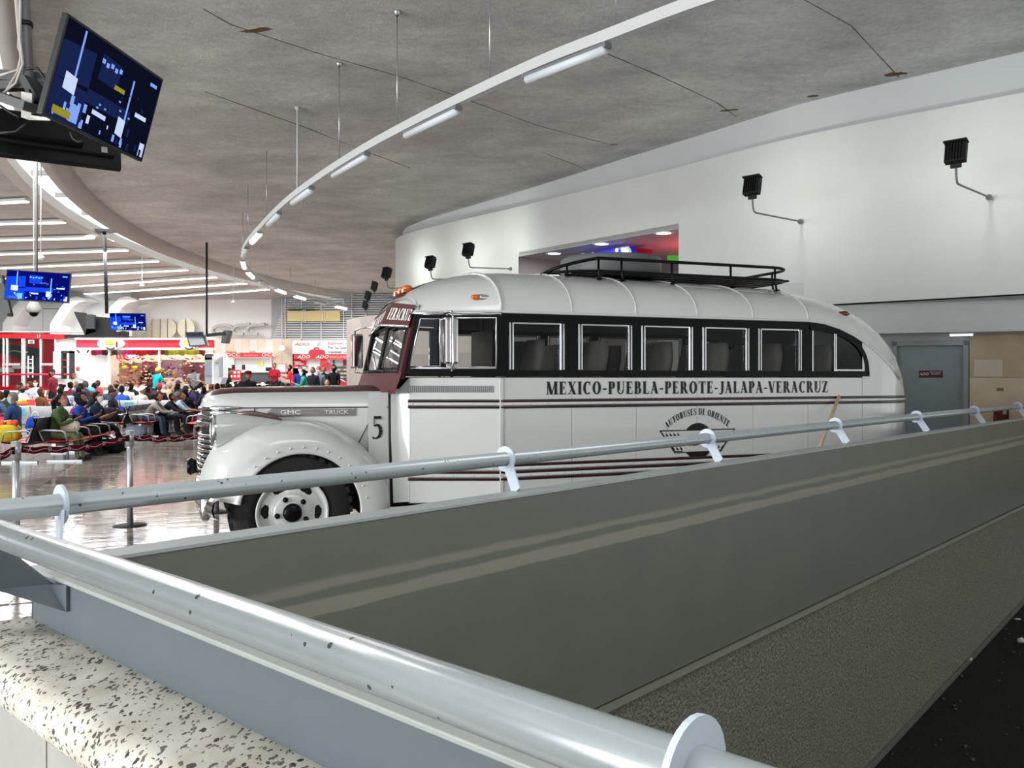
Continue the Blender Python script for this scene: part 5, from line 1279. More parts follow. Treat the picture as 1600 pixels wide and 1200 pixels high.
o_ = at(306, 530, 26); H2 = lambda px, py, Y=26: at(px, py, Y)-o_
m = MB(); m.prism([H2(289, 519), H2(317, 518), H2(325, 540), H2(296, 542)], (0, .1, 0)); m.build('casing', PLASTIC, t4); m = MB(); m.prism([H2(291, 521, 25.98), H2(315, 520, 25.98), H2(321, 538, 25.98), H2(298, 540, 25.98)], (0, -.01, 0)); m.build('glass', mat('dark_glass', (30, 36, 52), .1), t4)
m = MB(); m.cyl(H2(323, 377, 26.3), H2(323, 525, 26.3), .035, 8); m.bar(H2(323, 524, 26.3), H2(352, 521, 26.3), .08, .1); m.build('pole', MATTE, t4)
m = MB(); m.prism([H2(349, 516, 26.3), H2(357, 516, 26.3), H2(352, 536, 26.3), H2(345, 536, 26.3)], (0, .4, 0)); m.build('side_screen', PLASTIC, t4)
# dome cameras and hanging speakers
def dome(px, py, Y, r, label, ztop, cone=False):
    c = at(px, py, Y); t = thing('dome_camera' if cone else 'hanging_speaker', label, 'camera' if cone else 'speaker', c)
    m = MB(); m.cyl((0, 0, r*.5), (0, 0, ztop-c.z), .012, 6); m.build('stem', paint((216, 216, 212)), t)
    m = MB()
    if cone: m.lathe([(0, 1.5*r), (.25*r, 1.4*r), (.5*r, 1.1*r), (.95*r, .2*r), (r, -.2*r), (.8*r, -.5*r), (0, -.5*r)], seg=14)
    else: m.ball((0, 0, 0), (r, r, r*.7))
    m.build('shell', paint((226, 225, 218)), t)
    if cone: m = MB(); m.ball((0, 0, -.5*r), r*.62); m.build('lens', BLACK, t)
dome(53, 483, 15.6, .13, 'white dome camera with a dark lens hanging below the bright blue screen', zc(15.6)-.24, True)
dome(64, 403, 17, .08, 'pale round speaker hanging on a thin rod above the bright blue screen', zc(17))
dome(222, 446, 27, .07, 'pale round speaker hanging right of the tall black pole', zc(27))
dome(365, 472, 30, .075, 'pale round speaker hanging before the white lettered wall', zc(30))

# ================================================================ inner ceiling strip lights
def onz(px, py, dz):
    rx, rz = (px-800)/FOC, -(py-HOR)/FOC; Y = 10.0
    for _ in range(40): Y = (zc(Y)+dz-EYE)/rz
    return Vector((rx*Y, Y, zc(Y)+dz))
strip = [((-30, 320), (43, 315)), ((-40, 352), (101, 348)), ((-50, 378), (146, 372)), ((-60, 401), (199, 391)), ((-60, 424), (247, 407)), ((-50, 441), (293, 420)), ((110, 451), (338, 431)), ((130, 463), (385, 440)), ((180, 474), (420, 449))]
nm_ = ['first', 'second', 'third', 'fourth', 'fifth', 'sixth', 'seventh', 'eighth', 'ninth']
for i, (a, b) in enumerate(strip):
    A, B = onz(*a, -.32), onz(*b, -.32); B.z = A.z = (A.z+B.z)/2
    t = thing('strip_light', 'long white strip light on the inner ceiling, %s from the nearest' % nm_[i] if i else 'long white strip light on the inner ceiling, the nearest and shortest in view', 'lamp', (A+B)/2, math.atan2((B-A).y, (B-A).x), 'strip lights on the inner ceiling'); L = (B-A).length
    m = MB(); m.box((0, 0, .05), (L, .16, .06)); m.build('housing', paint((220, 220, 216)), t); m = MB(); m.box((0, 0, .005), (L-.02, .13, .03)); m.build('diffuser', LED, t)

# ================================================================ belt barriers
POST = mat('post_steel', (206, 208, 210), .25, metal=.7)
BELT = cloth((104, 16, 40))
def post(loc, label):
    t = thing('barrier_post', label, 'post', loc, 0, 'belt barrier posts')
    m = MB(); m.lathe([(0, .02), (.06, .02), (.17, .012), (.175, 0), (0, 0)], seg=28); m.build('base', MATTE, t)
    m = MB(); m.cyl((0, 0, .012), (0, 0, .94), .032, 16); m.build('tube', POST, t)
    m = MB(); m.cyl((0, 0, .86), (0, 0, 1.03), .042, 16); m.build('head', POST, t); m = MB(); m.box((0, -.042, .95), (.03, .012, .07)); m.build('belt_slot', MATTE, t); return t
BPX = [(-90, 6.3), (25, 7.45), (203, 8.97), (338, 9.86), (420, 11.5)]
BPS = [Vector(((x-800)/FOC*y, y, 0)) for x, y in BPX]
for p_, lb in zip(BPS[1:4], ('silver belt barrier post at the left edge behind the rail corner', 'silver belt barrier post in the middle of the open marble floor', 'silver belt barrier post standing just behind the chrome bumper of the bus')): post(p_, lb)
LETW = paint((232, 214, 218))
for i, (a, b) in enumerate(zip(BPS, BPS[1:])):
    n = 14; rows = []; d = (b-a).normalized(); t = thing('barrier_belt', ('maroon barrier belt with pale letters running out of the left edge', 'maroon barrier belt with pale letters between the two silver posts', 'maroon barrier belt running from the middle post to behind the bus nose', 'maroon barrier belt hidden behind the bus nose')[i], 'belt')
    sag = .05
    for k in range(n+1):
        q = a.lerp(b, k/n); z = .955-sag*math.sin(math.pi*k/n)+.008*math.sin(k*2.1+i); tw = .012*math.sin(k*1.7)
        rows.append([q+Vector((tw, 0, z-.03)), q+Vector((0, 0, z+.03))])
    m = MB(); m.grid(rows, 0, True); w_ = m.build('webbing', BELT, t)
    m = MB()
    wv = [a.lerp(b, s/40)+Vector((d.y*.006, -d.x*.006, .955-sag*math.sin(math.pi*s/40)+.012*math.sin(s*.9))) for s in range(2, 39)]
    m.tube(wv, .0028, 4); m.build('wavy_line', LETW, w_)
    for k, ch in enumerate('ADOADO'):
        s = (k+.6)/6.3; q = a.lerp(b, s)+Vector((d.y*.012, -d.x*.012, .955-sag*math.sin(math.pi*s)+.004)); text(ch, q, (math.pi/2, 0, math.atan2(d.y, d.x)), .055, LETW, w_, 'belt_letter', .001, xs=1.15)

# ================================================================ far walls, shops, counters
def A(px, py, Y, dy=0.0): return at(px, py, Y)+Vector((0, dy, 0))
def panel(mb, x0, y0, x1, y1, Y, d=.1, mi=0, Y2=None):
    Y2 = Y if Y2 is None else Y2
    mb.prism([A(x0, y1, Y), A(x1, y1, Y2), A(x1, y0, Y2), A(x0, y0, Y)], (0, d, 0), mi); return mb
YB = 37.0
m = MB(); panel(m, 195, 425, 700, 700, YB+1.2, .3); WF = struct(m, 'wall_far', mat('far_white', (244, 244, 242), .8, spec=.2))
m = MB(); panel(m, 322, 530, 470, 600, YB, .3); struct(m, 'wall_counter', STONE)
FAR = bpy.data.objects['wall_counter']
xs_ = [322, 353]; 
m = MB(); panel(m, 353, 549, 426, 600, YB-.06, .05); 
# stone slabs of the counter wall
for x0, x1 in ((322, 337), (337, 353), (426, 441), (441, 457)):
    for y0, y1 in ((531, 552), (552, 574), (574, 598)):
        m = MB(); panel(m, x0+.15, y0+.15, x1-.15, y1-.15, YB-.05, .06); m.build('stone_slab', [STONE, MARB[2], STONE][(x0+y0) % 3], FAR)
for k in range(6):
    m = MB(); panel(m, 353+k*12.2+.15, 531, 353+(k+1)*12.2-.15, 548.5, YB-.05, .06); m.build('stone_slab', [STONE, MARB[2]][k % 2], FAR)
cb = thing('ticket_counter', 'ticket counter bay with a red lettered fascia in the stone wall', 'counter', (0, 0, 0))
m = MB(); panel(m, 354, 552, 425, 600, YB-.08, .02); m.build('back_panel', paint((196, 200, 200)), cb)
m = MB(); panel(m, 355, 550.5, 425, 558, YB-.5, .08); m.build('fascia', RED, cb)
m = MB(); panel(m, 370, 548.6, 388, 550.6, YB-.4, .1); m.build('light_tube', LED, cb); m = MB(); panel(m, 400, 548.6, 425, 551.6, YB-.4, .1); m.build('light_tube', LED, cb)
wl_ = paint((244, 236, 236))
for x, s_ in ((364, 'OCC'), (420, 'OCC')): text(s_, A(x, 554.6, YB-.52), (math.pi/2, 0, 0), .19, wl_, cb, ext=.004, xs=1.5)
text('boletos', A(392, 554.6, YB-.52), (math.pi/2, 0, 0), .14, paint((230, 150, 156)), cb, ext=.004, xs=1.5)
m = MB(); panel(m, 376, 578, 425, 582, YB-.9, .5); m.build('worktop', paint((226, 226, 222)), cb); m = MB(); panel(m, 376, 581, 425, 602, YB-.8, .4); m.build('counter_front', paint((70, 72, 76)), cb)
m = MB(); panel(m, 356, 578, 376, 594, YB-1.2, .08); m.build('red_board', RED, cb)
for k in range(3):
    for j in range(2): m = MB(); panel(m, 359+k*6, 580+j*6, 362.5+k*6, 583.5+j*6, YB-1.23, .02); m.build('notice', paint((244, 220, 220)), cb)
for x in (403, 408): m = MB(); panel(m, x, 565, x+3.2, 571.5, YB-.12, .02); m.build('yellow_notice', paint((206, 204, 60)), cb)
for x in (362, 378): m = MB(); panel(m, x, 570, x+4, 578, YB-.9, .1); m.build('monitor', MATTE, cb)
m = MB(); panel(m, 415, 574, 424, 580, YB-.9, .06); m.build('monitor', MATTE, cb); m = MB(); panel(m, 356, 559, 366, 575, YB-.15, .02); m.build('price_board', CREAM, cb)
m = MB(); panel(m, 435, 569, 446, 581, YB-.12, .06); o = m.build('board', paint((238, 228, 226)), None); tag(o, 'white notice board with a pink frame on the stone wall between the counters', 'board')
m = MB(); panel(m, 434.3, 568, 446.7, 569.2, YB-.14, .06); panel(m, 434.3, 581, 446.7, 582, YB-.14, .06); m.build('frame', paint((206, 120, 120)), o)
lm = thing('wall_lamp', 'white wall lamp on a bent arm above the notice board', 'lamp', A(443, 544, YB-.1)); m = MB(); m.tube([(0, 0, 0), (-.05, -.2, .12), (.05, -.4, .1)], .02, 6); m.build('arm', DARK, lm); m = MB(); m.lathe([(.06, .12), (.14, 0), (.15, -.15), (0, -.15)], (.05, -.42, 0), seg=12); m.build('shade', paint((230, 228, 222)), lm)
# white wall lettering
AL = mat('letter_champagne', (196, 190, 172), .4, metal=.3)
lt = thing('wall_letters', 'large champagne grooved letters on the white wall above the candy shop', 'letters', (0, 0, 0))
def lpart(px, Y, nm, par, mt, d=.15):
    m = MB(); m.prism([A(x, y, Y) for x, y in px], (0, d, 0)); return m.build(nm, mt, par)
YL = 37.6
def arcpx(cx, cy, rx, ry, a0, a1, n=12): return [(cx+rx*math.cos(math.radians(a0+(a1-a0)*k/n)), cy-ry*math.sin(math.radians(a0+(a1-a0)*k/n))) for k in range(n+1)]
lpart([(222, 527.5), (237, 527.5), (237, 498.5)], YL, 'letter_stroke', lt, AL); lpart([(238, 527.5), (249.5, 527.5), (249.5, 498), (238, 498)], YL, 'letter_stroke', lt, AL)
lpart([(250.8, 527.5), (261, 527.5), (261, 498), (250.8, 498)], YL, 'letter_stroke', lt, AL); lpart([(262.3, 527.5)]+arcpx(263, 512.8, 12.5, 14.8, -90, 90)+[(262.3, 498)], YL, 'letter_stroke', lt, AL)
lpart(arcpx(290, 513, 13, 14.8, 94, 266), YL, 'letter_stroke', lt, AL); lpart(arcpx(291, 513, 13, 14.8, -86, 86), YL, 'letter_stroke', lt, AL)
lo_ = thing('wall_letters', 'silver slanted ring letters on the white wall above the ticket counter', 'letters', (0, 0, 0))
SIL = mat('letter_silver', (168, 170, 168), .5, metal=.2)
def band2(pts, w0, nm):
    m = MB(); 
    for (a, b) in zip(pts, pts[1:]):
        dx, dy = b[0]-a[0], b[1]-a[1]; L = math.hypot(dx, dy) or 1; nx, ny = -dy/L*w0, dx/L*w0
        m.prism([A(a[0]-nx, a[1]-ny, YL), A(b[0]-nx, b[1]-ny, YL), A(b[0]+nx, b[1]+ny, YL), A(a[0]+nx, a[1]+ny, YL)], (0, .15, 0))
    m.build(nm, SIL, lo_)
def ell(cx, cy, rx, ry, a0, a1, sh=.3, n=20): return [(cx+rx*math.cos(math.radians(lerp(a0, a1, k/n)))+sh*ry*math.sin(math.radians(lerp(a0, a1, k/n))), cy-ry*math.sin(math.radians(lerp(a0, a1, k/n)))) for k in range(n+1)]
band2(ell(347, 515, 15, 7.5, 15, 330), 2.2, 'ring_letter'); band2([(390, 506)]+ell(375, 514.5, 11, 7, 70, 270)+[(380, 521.5)], 2.2, 'ring_letter'); band2([(413, 506)]+ell(397, 514.5, 11, 7, 70, 270)+[(402, 522)], 2.2, 'ring_letter')
band2(ell(415.5, 507, 1.5, 1.5, 0, 360, 0, 10), .4, 'ring_mark')
# louvred screen with a yellowish window behind
lv_ = thing('louvre_screen', 'white louvred screen wall with slanted left edge above the luggage banner', 'screen', (0, 0, 0))
SLM = paint((206, 208, 210))
for k in range(21):
    y = 456+k*3.62; x0 = 446-(k*1.0) if k > 4 else 446; x0 = 447-max(0, k-3)*1.28
    m = MB(); panel(m, x0, y, 632, y+1.7, YB+.7, .12); m.build('slat', SLM, lv_)
for x in (440, 445, 470.5, 501, 536, 549, 571): m = MB(); panel(m, x, 455, x+1.2, 531, YB+.62, .06); m.build('upright', paint((224, 226, 226)), lv_)
m = MB(); panel(m, 425, 530.5, 632, 532.5, YB+.6, .15); m.build('bottom_rail', paint((190, 190, 188)), lv_)
m = MB(); panel(m, 424, 455, 632, 531, YB+1.05, .1); m.build('backing', paint((176, 180, 184)), lv_)
yw = thing('amber_window', 'yellowish translucent window strip behind the white louvres', 'window', (0, 0, 0))
m = MB(); panel(m, 449, 486, 531, 502, YB+.55, .1); m.build('pane', mat('amber_pane', (196, 178, 122), .4, emit=(210, 180, 100), estr=.12), yw)
for x in (473, 476, 504, 507): m = MB(); panel(m, x, 484, x+.9, 503, YB+.5, .1); m.build('mullion', CREAM, yw)
for x in (450, 464, 478): m = MB(); panel(m, x, 482.5, x+12, 485, YB+.55, .1); m.build('dark_slot', DARK, yw)
for k in range(9):
    x = 478+k*13; m = MB(); panel(m, x+.2, 443, x+12.8, 469.5 if k > 8 else 455, YB+1.1, .1); m.build('wall_panel', paint((220, 222, 222)), WF)
# luggage banner and check-in bay
bn = thing('luggage_banner', 'white banner picturing a red suitcase with red and black lettering', 'banner', (0, 0, 0))
m = MB(); panel(m, 457, 532.5, 632, 553, YB-.3, .06); m.build('sheet', paint((232, 232, 232)), bn)
lpart([(482, 553)]+[(482.5, 549), (484.5, 547), (488, 546), (502, 546), (506, 547), (507.5, 549), (508, 553)], YB-.33, 'suitcase_print', bn, paint((200, 30, 60)), .02)
m = MB(); m.tube([A(491, 546, YB-.34), A(491.5, 543.5, YB-.34), A(498, 543.5, YB-.34), A(498.5, 546, YB-.34)], .025, 5); m.build('handle_print', paint((110, 30, 40)), bn)
m = MB(); m.tube([A(496, 541, YB-.34), A(497, 536, YB-.34), A(500, 534.5, YB-.34), A(499, 538, YB-.34), A(496.5, 540.5, YB-.34)], .012, 4); m.build('tag_print', paint((120, 120, 124)), bn)
text('ADO', A(471, 538, YB-.33), (math.pi/2, 0, 0), .19, paint((176, 16, 40)), bn, ext=.004, xs=1.5, shear=.3); text('.com', A(483, 539, YB-.33), (math.pi/2, 0, 0), .08, paint((150, 150, 154)), bn, ext=.004)
text('Estimado usuario', A(512.5, 536.4, YB-.33), (math.pi/2, 0, 0), .185, paint((196, 60, 76)), bn, ext=.004, align='LEFT'); text('Por su comodidad', A(512.5, 543, YB-.33), (math.pi/2, 0, 0), .185, paint((50, 52, 70)), bn, ext=.005, align='LEFT'); text('equipaje con antelación', A(512.5, 549.5, YB-.33), (math.pi/2, 0, 0), .185, paint((50, 52, 70)), bn, ext=.005, align='LEFT')
ck = thing('check_in_bay', 'luggage check-in bay with red fascia and white lettering under the banner', 'counter', (0, 0, 0))
m = MB(); panel(m, 458, 553, 632, 610, YB, .2); m.build('back_wall', paint((214, 216, 216)), ck)
m = MB(); panel(m, 459, 554, 632, 561.5, YB-.5, .1); m.build('fascia', RED, ck)
for x in (474, 503): text('ADO', A(x, 557.8, YB-.52), (math.pi/2, 0, 0), .19, wl_, ck, ext=.004, xs=1.3, shear=.3)
text('DOCUMENTACIÓN', A(541, 558, YB-.52), (math.pi/2, 0, 0), .15, paint((240, 170, 176)), ck, ext=.004, xs=1.1)
m = MB(); panel(m, 501, 561, 509.5, 580, YB-.45, .1); m.build('red_post', RED, ck)
for x0, x1, y0, y1, c in ((459, 479, 563, 571, (190, 24, 44)), (479, 482, 562, 572, (226, 160, 170)), (509.8, 516, 562, 568, (236, 230, 230)), (511, 516.5, 567, 579, (226, 70, 120)), (520, 523, 562, 570, (60, 62, 66)), (523, 536, 562, 572, (168, 172, 172)), (536, 545, 562, 571, (120, 20, 36)), (458, 466, 571, 575, (214, 40, 70)), (482, 500, 563, 578, (206, 212, 210))):
    m = MB(); panel(m, x0, y0, x1, y1, YB-.2-.01*x0/500, .04); m.build('poster', paint(c), ck)
m = MB(); panel(m, 461, 573.5, 478, 575, YB-.22, .02); panel(m, 461, 565, 470, 566.5, YB-.24, .02); panel(m, 461, 568, 474, 569.5, YB-.24, .02); m.build('poster_lines', paint((240, 220, 224)), ck)
m = MB(); panel(m, 526, 573, 545, 604, YB-.8, .4); m.build('shelf_unit', paint((58, 50, 48)), ck)
for k in range(3):
    for j in range(3): m = MB(); panel(m, 527+j*5, 576+k*6, 531.5+j*5, 579+k*6, YB-.83, .04); m.build('shelf_box', paint(((150, 150, 140), (90, 100, 90), (160, 140, 130))[(k+j) % 3]), ck)
ar = thing('a_frame_sign', 'red tilted board with white rim standing before the check-in bay', 'sign', (0, 0, 0))
m = MB(); m.prism([A(x, y, YB-3) for x, y in ((515, 634), (528, 590.5), (540, 597), (553, 634))], (0, .1, 0)); m.build('board', paint((178, 24, 36)), ar); m = MB(); m.tube([A(x, y, YB-3.02) for x, y in ((523, 607), (528, 590.5), (540, 597))], .02, 4); m.build('rim', CREAM, ar)
# gate 17: glass front with a red coach outside
gt = thing('gate_front', 'glazed boarding gate with red fascia numbered 17 at the left edge', 'gate', (0, 0, 0))
YG = 33.0
m = MB(); m.prism([A(x, y, YG) for x, y in ((-60, 518), (108, 522.5), (100, 529), (88, 530), (0, 528), (-60, 527))], (0, .3, 0)); m.build('fascia', RED, gt)
text('17', A(60, 526, YG-.02), (math.pi/2, 0, 0), .16, wl_, gt, ext=.005)
m = MB(); panel(m, -60, 517.5, 196, 519.2, YG-.1, .4); m.build('canopy_edge', paint((206, 196, 196)), gt)
m = MB(); panel(m, 100, 523, 196, 527, YG-.1, .3); m.build('dark_beam', MATTE, gt)
for i, (x0, x1) in enumerate(((-40, 4), (10, 33), (36, 61), (63, 85))): m = MB(); panel(m, x0, 528, x1, 602, YG+.1, .02); m.build('glass_pane', GLASS, gt)
for x in (4, 9.5, 33.5, 36.5, 62, 85): m = MB(); panel(m, x, 527, x+1.1, 604, YG, .1); m.build('glazing_post', paint((236, 238, 238)), gt)
for x0 in (43, 50): m = MB(); panel(m, x0, 556, x0+1.2, 590, YG-.2, .05); m.build('handle_rail', paint((240, 240, 240)), gt)
for y in (561, 567, 575, 582): m = MB(); panel(m, 43, y, 51, y+1, YG-.22, .05); m.build('handle_bar', paint((240, 240, 240)), gt)
m = MB(); panel(m, 44, 531, 53, 537, YG-.1, .04); m.build('notice', paint((200, 206, 206)), gt); m = MB(); panel(m, 46, 532, 51, 536, YG-.13, .03); m.build('notice_print', GREYP, gt)
for x0, x1 in ((3, 33), (62, 84)):
    for k in range(int((x1-x0)/2.6)): m = MB(); m.prism([A(x, y, YG-.02) for x, y in ((x0+k*2.6, 571), (x0+k*2.6+1.2, 571), (x0+k*2.6+2.2, 567.5), (x0+k*2.6+1.0, 567.5))], (0, .03, 0)); m.build('glass_stripe', paint((244, 236, 238)), gt)
m = MB(); m.tube([A(x, 585, YG-.5) for x in (-40, 118)], .04, 6); m.build('barrier_bar', paint((200, 40, 70)), gt)
co = thing('red_coach', 'red coach with a dark windscreen parked outside the glazed gate', 'bus', (0, 0, 0))
YC = 36.0
m = MB(); m.prism([A(x, y, YC) for x, y in ((-60, 540), (62, 530), (84, 532), (84, 610), (-60, 610))], (0, 2.5, 0)); m.build('body', paint((214, 30, 52), .3), co)
m = MB(); m.prism([A(x, y, YC-.1) for x, y in ((-60, 540), (12, 554), (42, 566), (42, 590), (61, 592), (61, 545), (40, 541), (-60, 530))], (0, .1, 0)); m.build('windscreen', mat('coach_glass', (52, 58, 64), .15), co)
m = MB(); m.tube([A(x, y, YC-.15) for x, y in ((13, 550), (22, 548), (36, 551), (44, 550))], .03, 5); m.build('wiper', paint((190, 190, 190)), co)
m = MB(); m.box(A(10, 578, YC-.15), (.6, .1, .2)); m.box(A(36, 574, YC-.15), (.9, .1, .12)); m.build('headlamp', paint((240, 240, 240), .2), co)
m = MB(); panel(m, -60, 500, 90, 545, YC+3, .1); struct(m, 'wall_outside_gate', paint((96, 84, 84)))
# white booth and dark door frame
bo = thing('white_booth', 'white booth wall with pinned sheets between the gate and the candy shop', 'booth', (0, 0, 0))
m = MB(); panel(m, 86, 527, 119, 610, YG+.2, .3); m.build('wall', paint((238, 238, 236)), bo); m = MB(); panel(m, 83, 549, 95, 590, YG-.1, .2); m.build('side_panel', paint((226, 230, 232)), bo)
m = MB(); panel(m, 89, 537, 92, 543, YG+.15, .03); panel(m, 98, 536, 105, 541, YG+.15, .03); m.build('pinned_sheet', paint((216, 214, 206)), bo)
dt = thing('detector_frame', 'dark grey walk-through frame standing before the white booth', 'frame', (0, 0, 0))
m = MB(); panel(m, 95.5, 549, 98, 592, YG-.6, .3); panel(m, 108, 549, 110.5, 592, YG-.6, .3); panel(m, 95.5, 548, 110.5, 552, YG-.6, .3); m.build('frame', DARK, dt); m = MB(); panel(m, 98, 562, 108, 562.8, YG-.6, .1); panel(m, 98, 573, 108, 573.8, YG-.6, .1); m.build('red_tape', paint((206, 60, 80)), dt)
# grey clad wall above the gate with slanted white buttresses
m = MB(); panel(m, -70, 425, 205, 530, YG+3.2, .2); WG = struct(m, 'wall_clad', paint((172, 174, 174)))
for x0, x1, y0, y1 in ((-30, 33, 470, 517), (33, 67, 470, 517), (67, 98, 462, 482), (67, 98, 483, 520), (98, 131, 472, 525), (131, 168, 465, 525), (168, 206, 470, 525)):
    m = MB(); panel(m, x0+.3, y0, x1-.3, y1, YG+3.05, .1); m.build('clad_panel', paint((190, 194, 194)), WG)
for x in (8, 82, 160):
    bt = [(x, 524), (x+16, 524), (x+16, 508), (x+34, 481), (x+44, 473), (x+60, 470), (x+42, 463), (x+30, 466), (x+18, 478), (x, 506)]
    m = MB(); m.prism([A(a-4, b, YG+2) for a, b in bt], (0, 1.2, 0)); m.build('buttress', paint((222, 224, 224)), WG)
# candy shop
cs = thing('candy_shop', 'candy shop with pink-red fascia, white lower rim and yellow crown emblems', 'shop', (0, 0, 0))
YS = 32.0
FASC = paint((206, 44, 70))
for x0, x1, c in ((119, 152, (206, 50, 76)), (152, 200, (214, 70, 92)), (200, 249, (198, 36, 58)), (249, 281, (190, 20, 42)), (306, 331, (190, 16, 36))): m = MB(); panel(m, x0, 530.5, x1, 544, YS, .3); m.build('fascia_panel', paint(c), cs)
m = MB(); panel(m, 117, 528, 331, 531, YS-.1, .4); m.build('top_rim', paint((226, 220, 216)), cs); m = MB(); panel(m, 117, 543.5, 331, 546.5, YS-.1, .4); m.build('lower_rim', paint((244, 240, 236)), cs)
for cx in (172, 295):
    e = lpart(arcpx(cx, 537, 20 if cx < 200 else 15, 9, 0, 360, 24), YS-.25, 'oval_emblem', cs, paint((242, 238, 232)), .2)
    lpart([(cx-9, 538), (cx-7, 530.5), (cx-4, 534), (cx-1, 529.5), (cx+2, 534), (cx+5, 530.5), (cx+6, 538)], YS-.32, 'crown_print', e, GOLD, .04)
    m = MB(); m.tube([A(cx-6+k*1.6, 543+2.6*math.sin(math.pi*k/8), YS-.33) for k in range(9)], .035, 5); m.build('arc_print', paint((60, 70, 60)), e)
    m = MB(); panel(m, cx+9, 533, cx+11, 543, YS-.33, .04); m.build('bar_print', paint((120, 20, 30)), e)
m = MB(); panel(m, 119, 546, 168, 605, YS+.8, .1); m.build('white_partition', paint((236, 242, 242)), cs)
for q in (((120, 546), (124, 551)), ((139, 546), (136, 551))): m = MB(); m.tube([A(*q[0], YS+.7), A(*q[1], YS+.7)], .03, 4); m.build('brace', DARK, cs)
for x in (169, 247): m = MB(); panel(m, x, 546, x+2.6, 600, YS-.05, .1); m.build('shop_post', paint((240, 236, 234)), cs)
m = MB(); panel(m, 119, 546, 333, 610, YS+4, .2); m.build('back_wall', paint((196, 176, 158)), cs)
m = MB(); m.prism([A(x, y, YS+1.5) for x, y in ((177, 561), (206, 561), (200, 556), (186, 553), (180, 553))], (0, 1, 0)); m.build('striped_awning', paint((240, 206, 206)), cs)
for k in range(4): m = MB(); m.prism([A(x, y, YS+1.45) for x, y in ((182+k*6, 561), (185+k*6, 561), (183+k*4.2, 554), (181+k*4.2, 554))], (0, .04, 0)); m.build('awning_stripe', paint((206, 70, 80)), cs)
for k, (x0, x1, y0, y1) in enumerate(((186, 214, 567, 600), (222, 246, 565, 600), (250, 285, 562, 590), (285, 322, 566, 596))):
    m = MB(); panel(m, x0, y0, x1, y1, YS+2.2-(k % 2)*.8, .5); m.build('shelf_unit', paint(((150, 110, 90), (120, 60, 70), (110, 90, 96), (110, 60, 64))[k]), cs)
m = MB(); r5 = random.Random(5); pal = [(206, 40, 60), (226, 200, 50), (236, 226, 220), (90, 40, 90), (60, 120, 70), (206, 110, 150), (60, 40, 50), (240, 240, 240), (230, 120, 40)]
for k in range(260):
    x, y = r5.uniform(182, 326), r5.uniform(556, 598); w_ = r5.uniform(.8, 2.4); panel(m, x, y, x+w_, y+r5.uniform(1, 2.6), YS+1.2+r5.uniform(-.3, .2), .15, r5.randrange(len(pal)))
o = m.build('packed_sweets', [paint(c) for c in pal], cs, kind='stuff')
for x, w_ in ((190, 9), (206, 9)): m = MB(); m.ball(A(x+w_/2, 574, YS+.9), (.10, .15, .07)); m.build('yellow_basket', paint((226, 200, 50)), cs)
hb_ = [((150, 40), (206, 30, 70)), ((0, 0), (0, 0, 0))]
cols = [(170, 20, 60), (206, 50, 110), (60, 30, 50), (60, 100, 80), (90, 60, 60), (150, 150, 150), (226, 60, 130), (226, 40, 110), (214, 30, 60), (206, 30, 44), (214, 40, 50), (190, 20, 36), (196, 24, 40), (160, 24, 40), (120, 120, 40), (190, 196, 40), (206, 206, 60), (170, 160, 40), (200, 206, 50), (220, 210, 60), (190, 180, 50), (150, 30, 40)]
hm = MB().ball((0, 0, 0), (.085, .07, .13), 0, 7, 5)
ORD = 'first second third fourth fifth sixth seventh eighth ninth tenth eleventh twelfth thirteenth fourteenth fifteenth sixteenth seventeenth eighteenth'.split(); cnt = {}
for k in range(44):
    x = 146+k*4.0+rnd.uniform(-.6, .6); c = cols[min(int(k/2), 21)]
    if 168 < x < 172: continue
    nm = 'pink' if c[0] > 190 and c[2] > 90 else 'red' if c[1] < 60 and c[0] > 110 else 'yellow-green' if c[1] > 110 and c[2] < 70 else 'dark'
    o = put('hanging_bag', hm.mesh('hanging_bag', paint(c)), None, A(x, 550+rnd.uniform(-1.2, 1.5), YS+.4)); i_ = cnt[nm] = cnt.get(nm, -1)+1
    tag(o, '%s %s bag of sweets from the left under the candy shop rim' % (ORD[i_], nm), 'bag', 'bright bags hanging under the candy shop rim')
# cash machine kiosk
kk = thing('kiosk', 'grey and white self-service kiosk with dark screens beside the candy shop', 'kiosk', (0, 0, 0))
YK = 27.0
m = MB(); panel(m, 320, 554, 334, 600, YK, .6); m.build('body', paint((150, 154, 158)), kk); m = MB(); m.prism([A(x, y, YK) for x, y in ((320, 552), (332, 552), (348, 555), (348, 562), (334, 562), (320, 562))], (0, .5, 0)); m.build('top', paint((228, 230, 230)), kk)
m = MB(); panel(m, 321.5, 568, 331.5, 587, YK-.05, .05); m.build('screen', mat('kiosk_dark', (32, 36, 42), .2), kk); m = MB(); panel(m, 322, 553, 331, 559, YK-.05, .05); m.build('header', paint((70, 76, 84)), kk)
m = MB(); m.prism([A(x, y, YK-.1) for x, y in ((334, 563), (348, 555), (348, 590), (344, 600), (334, 600))], (0, .5, 0)); m.build('side', paint((206, 210, 212)), kk); m = MB(); m.prism([A(x, y, YK-.14) for x, y in ((336, 565), (347.5, 557.5), (347.5, 588), (342, 588), (342, 566), (336, 568))], (0, .04, 0)); m.build('side_screen', mat('kiosk_dark2', (40, 46, 56), .2), kk)
m = MB(); panel(m, 331.5, 556, 334.5, 600, YK-.12, .1); m.build('edge', paint((236, 238, 238)), kk)
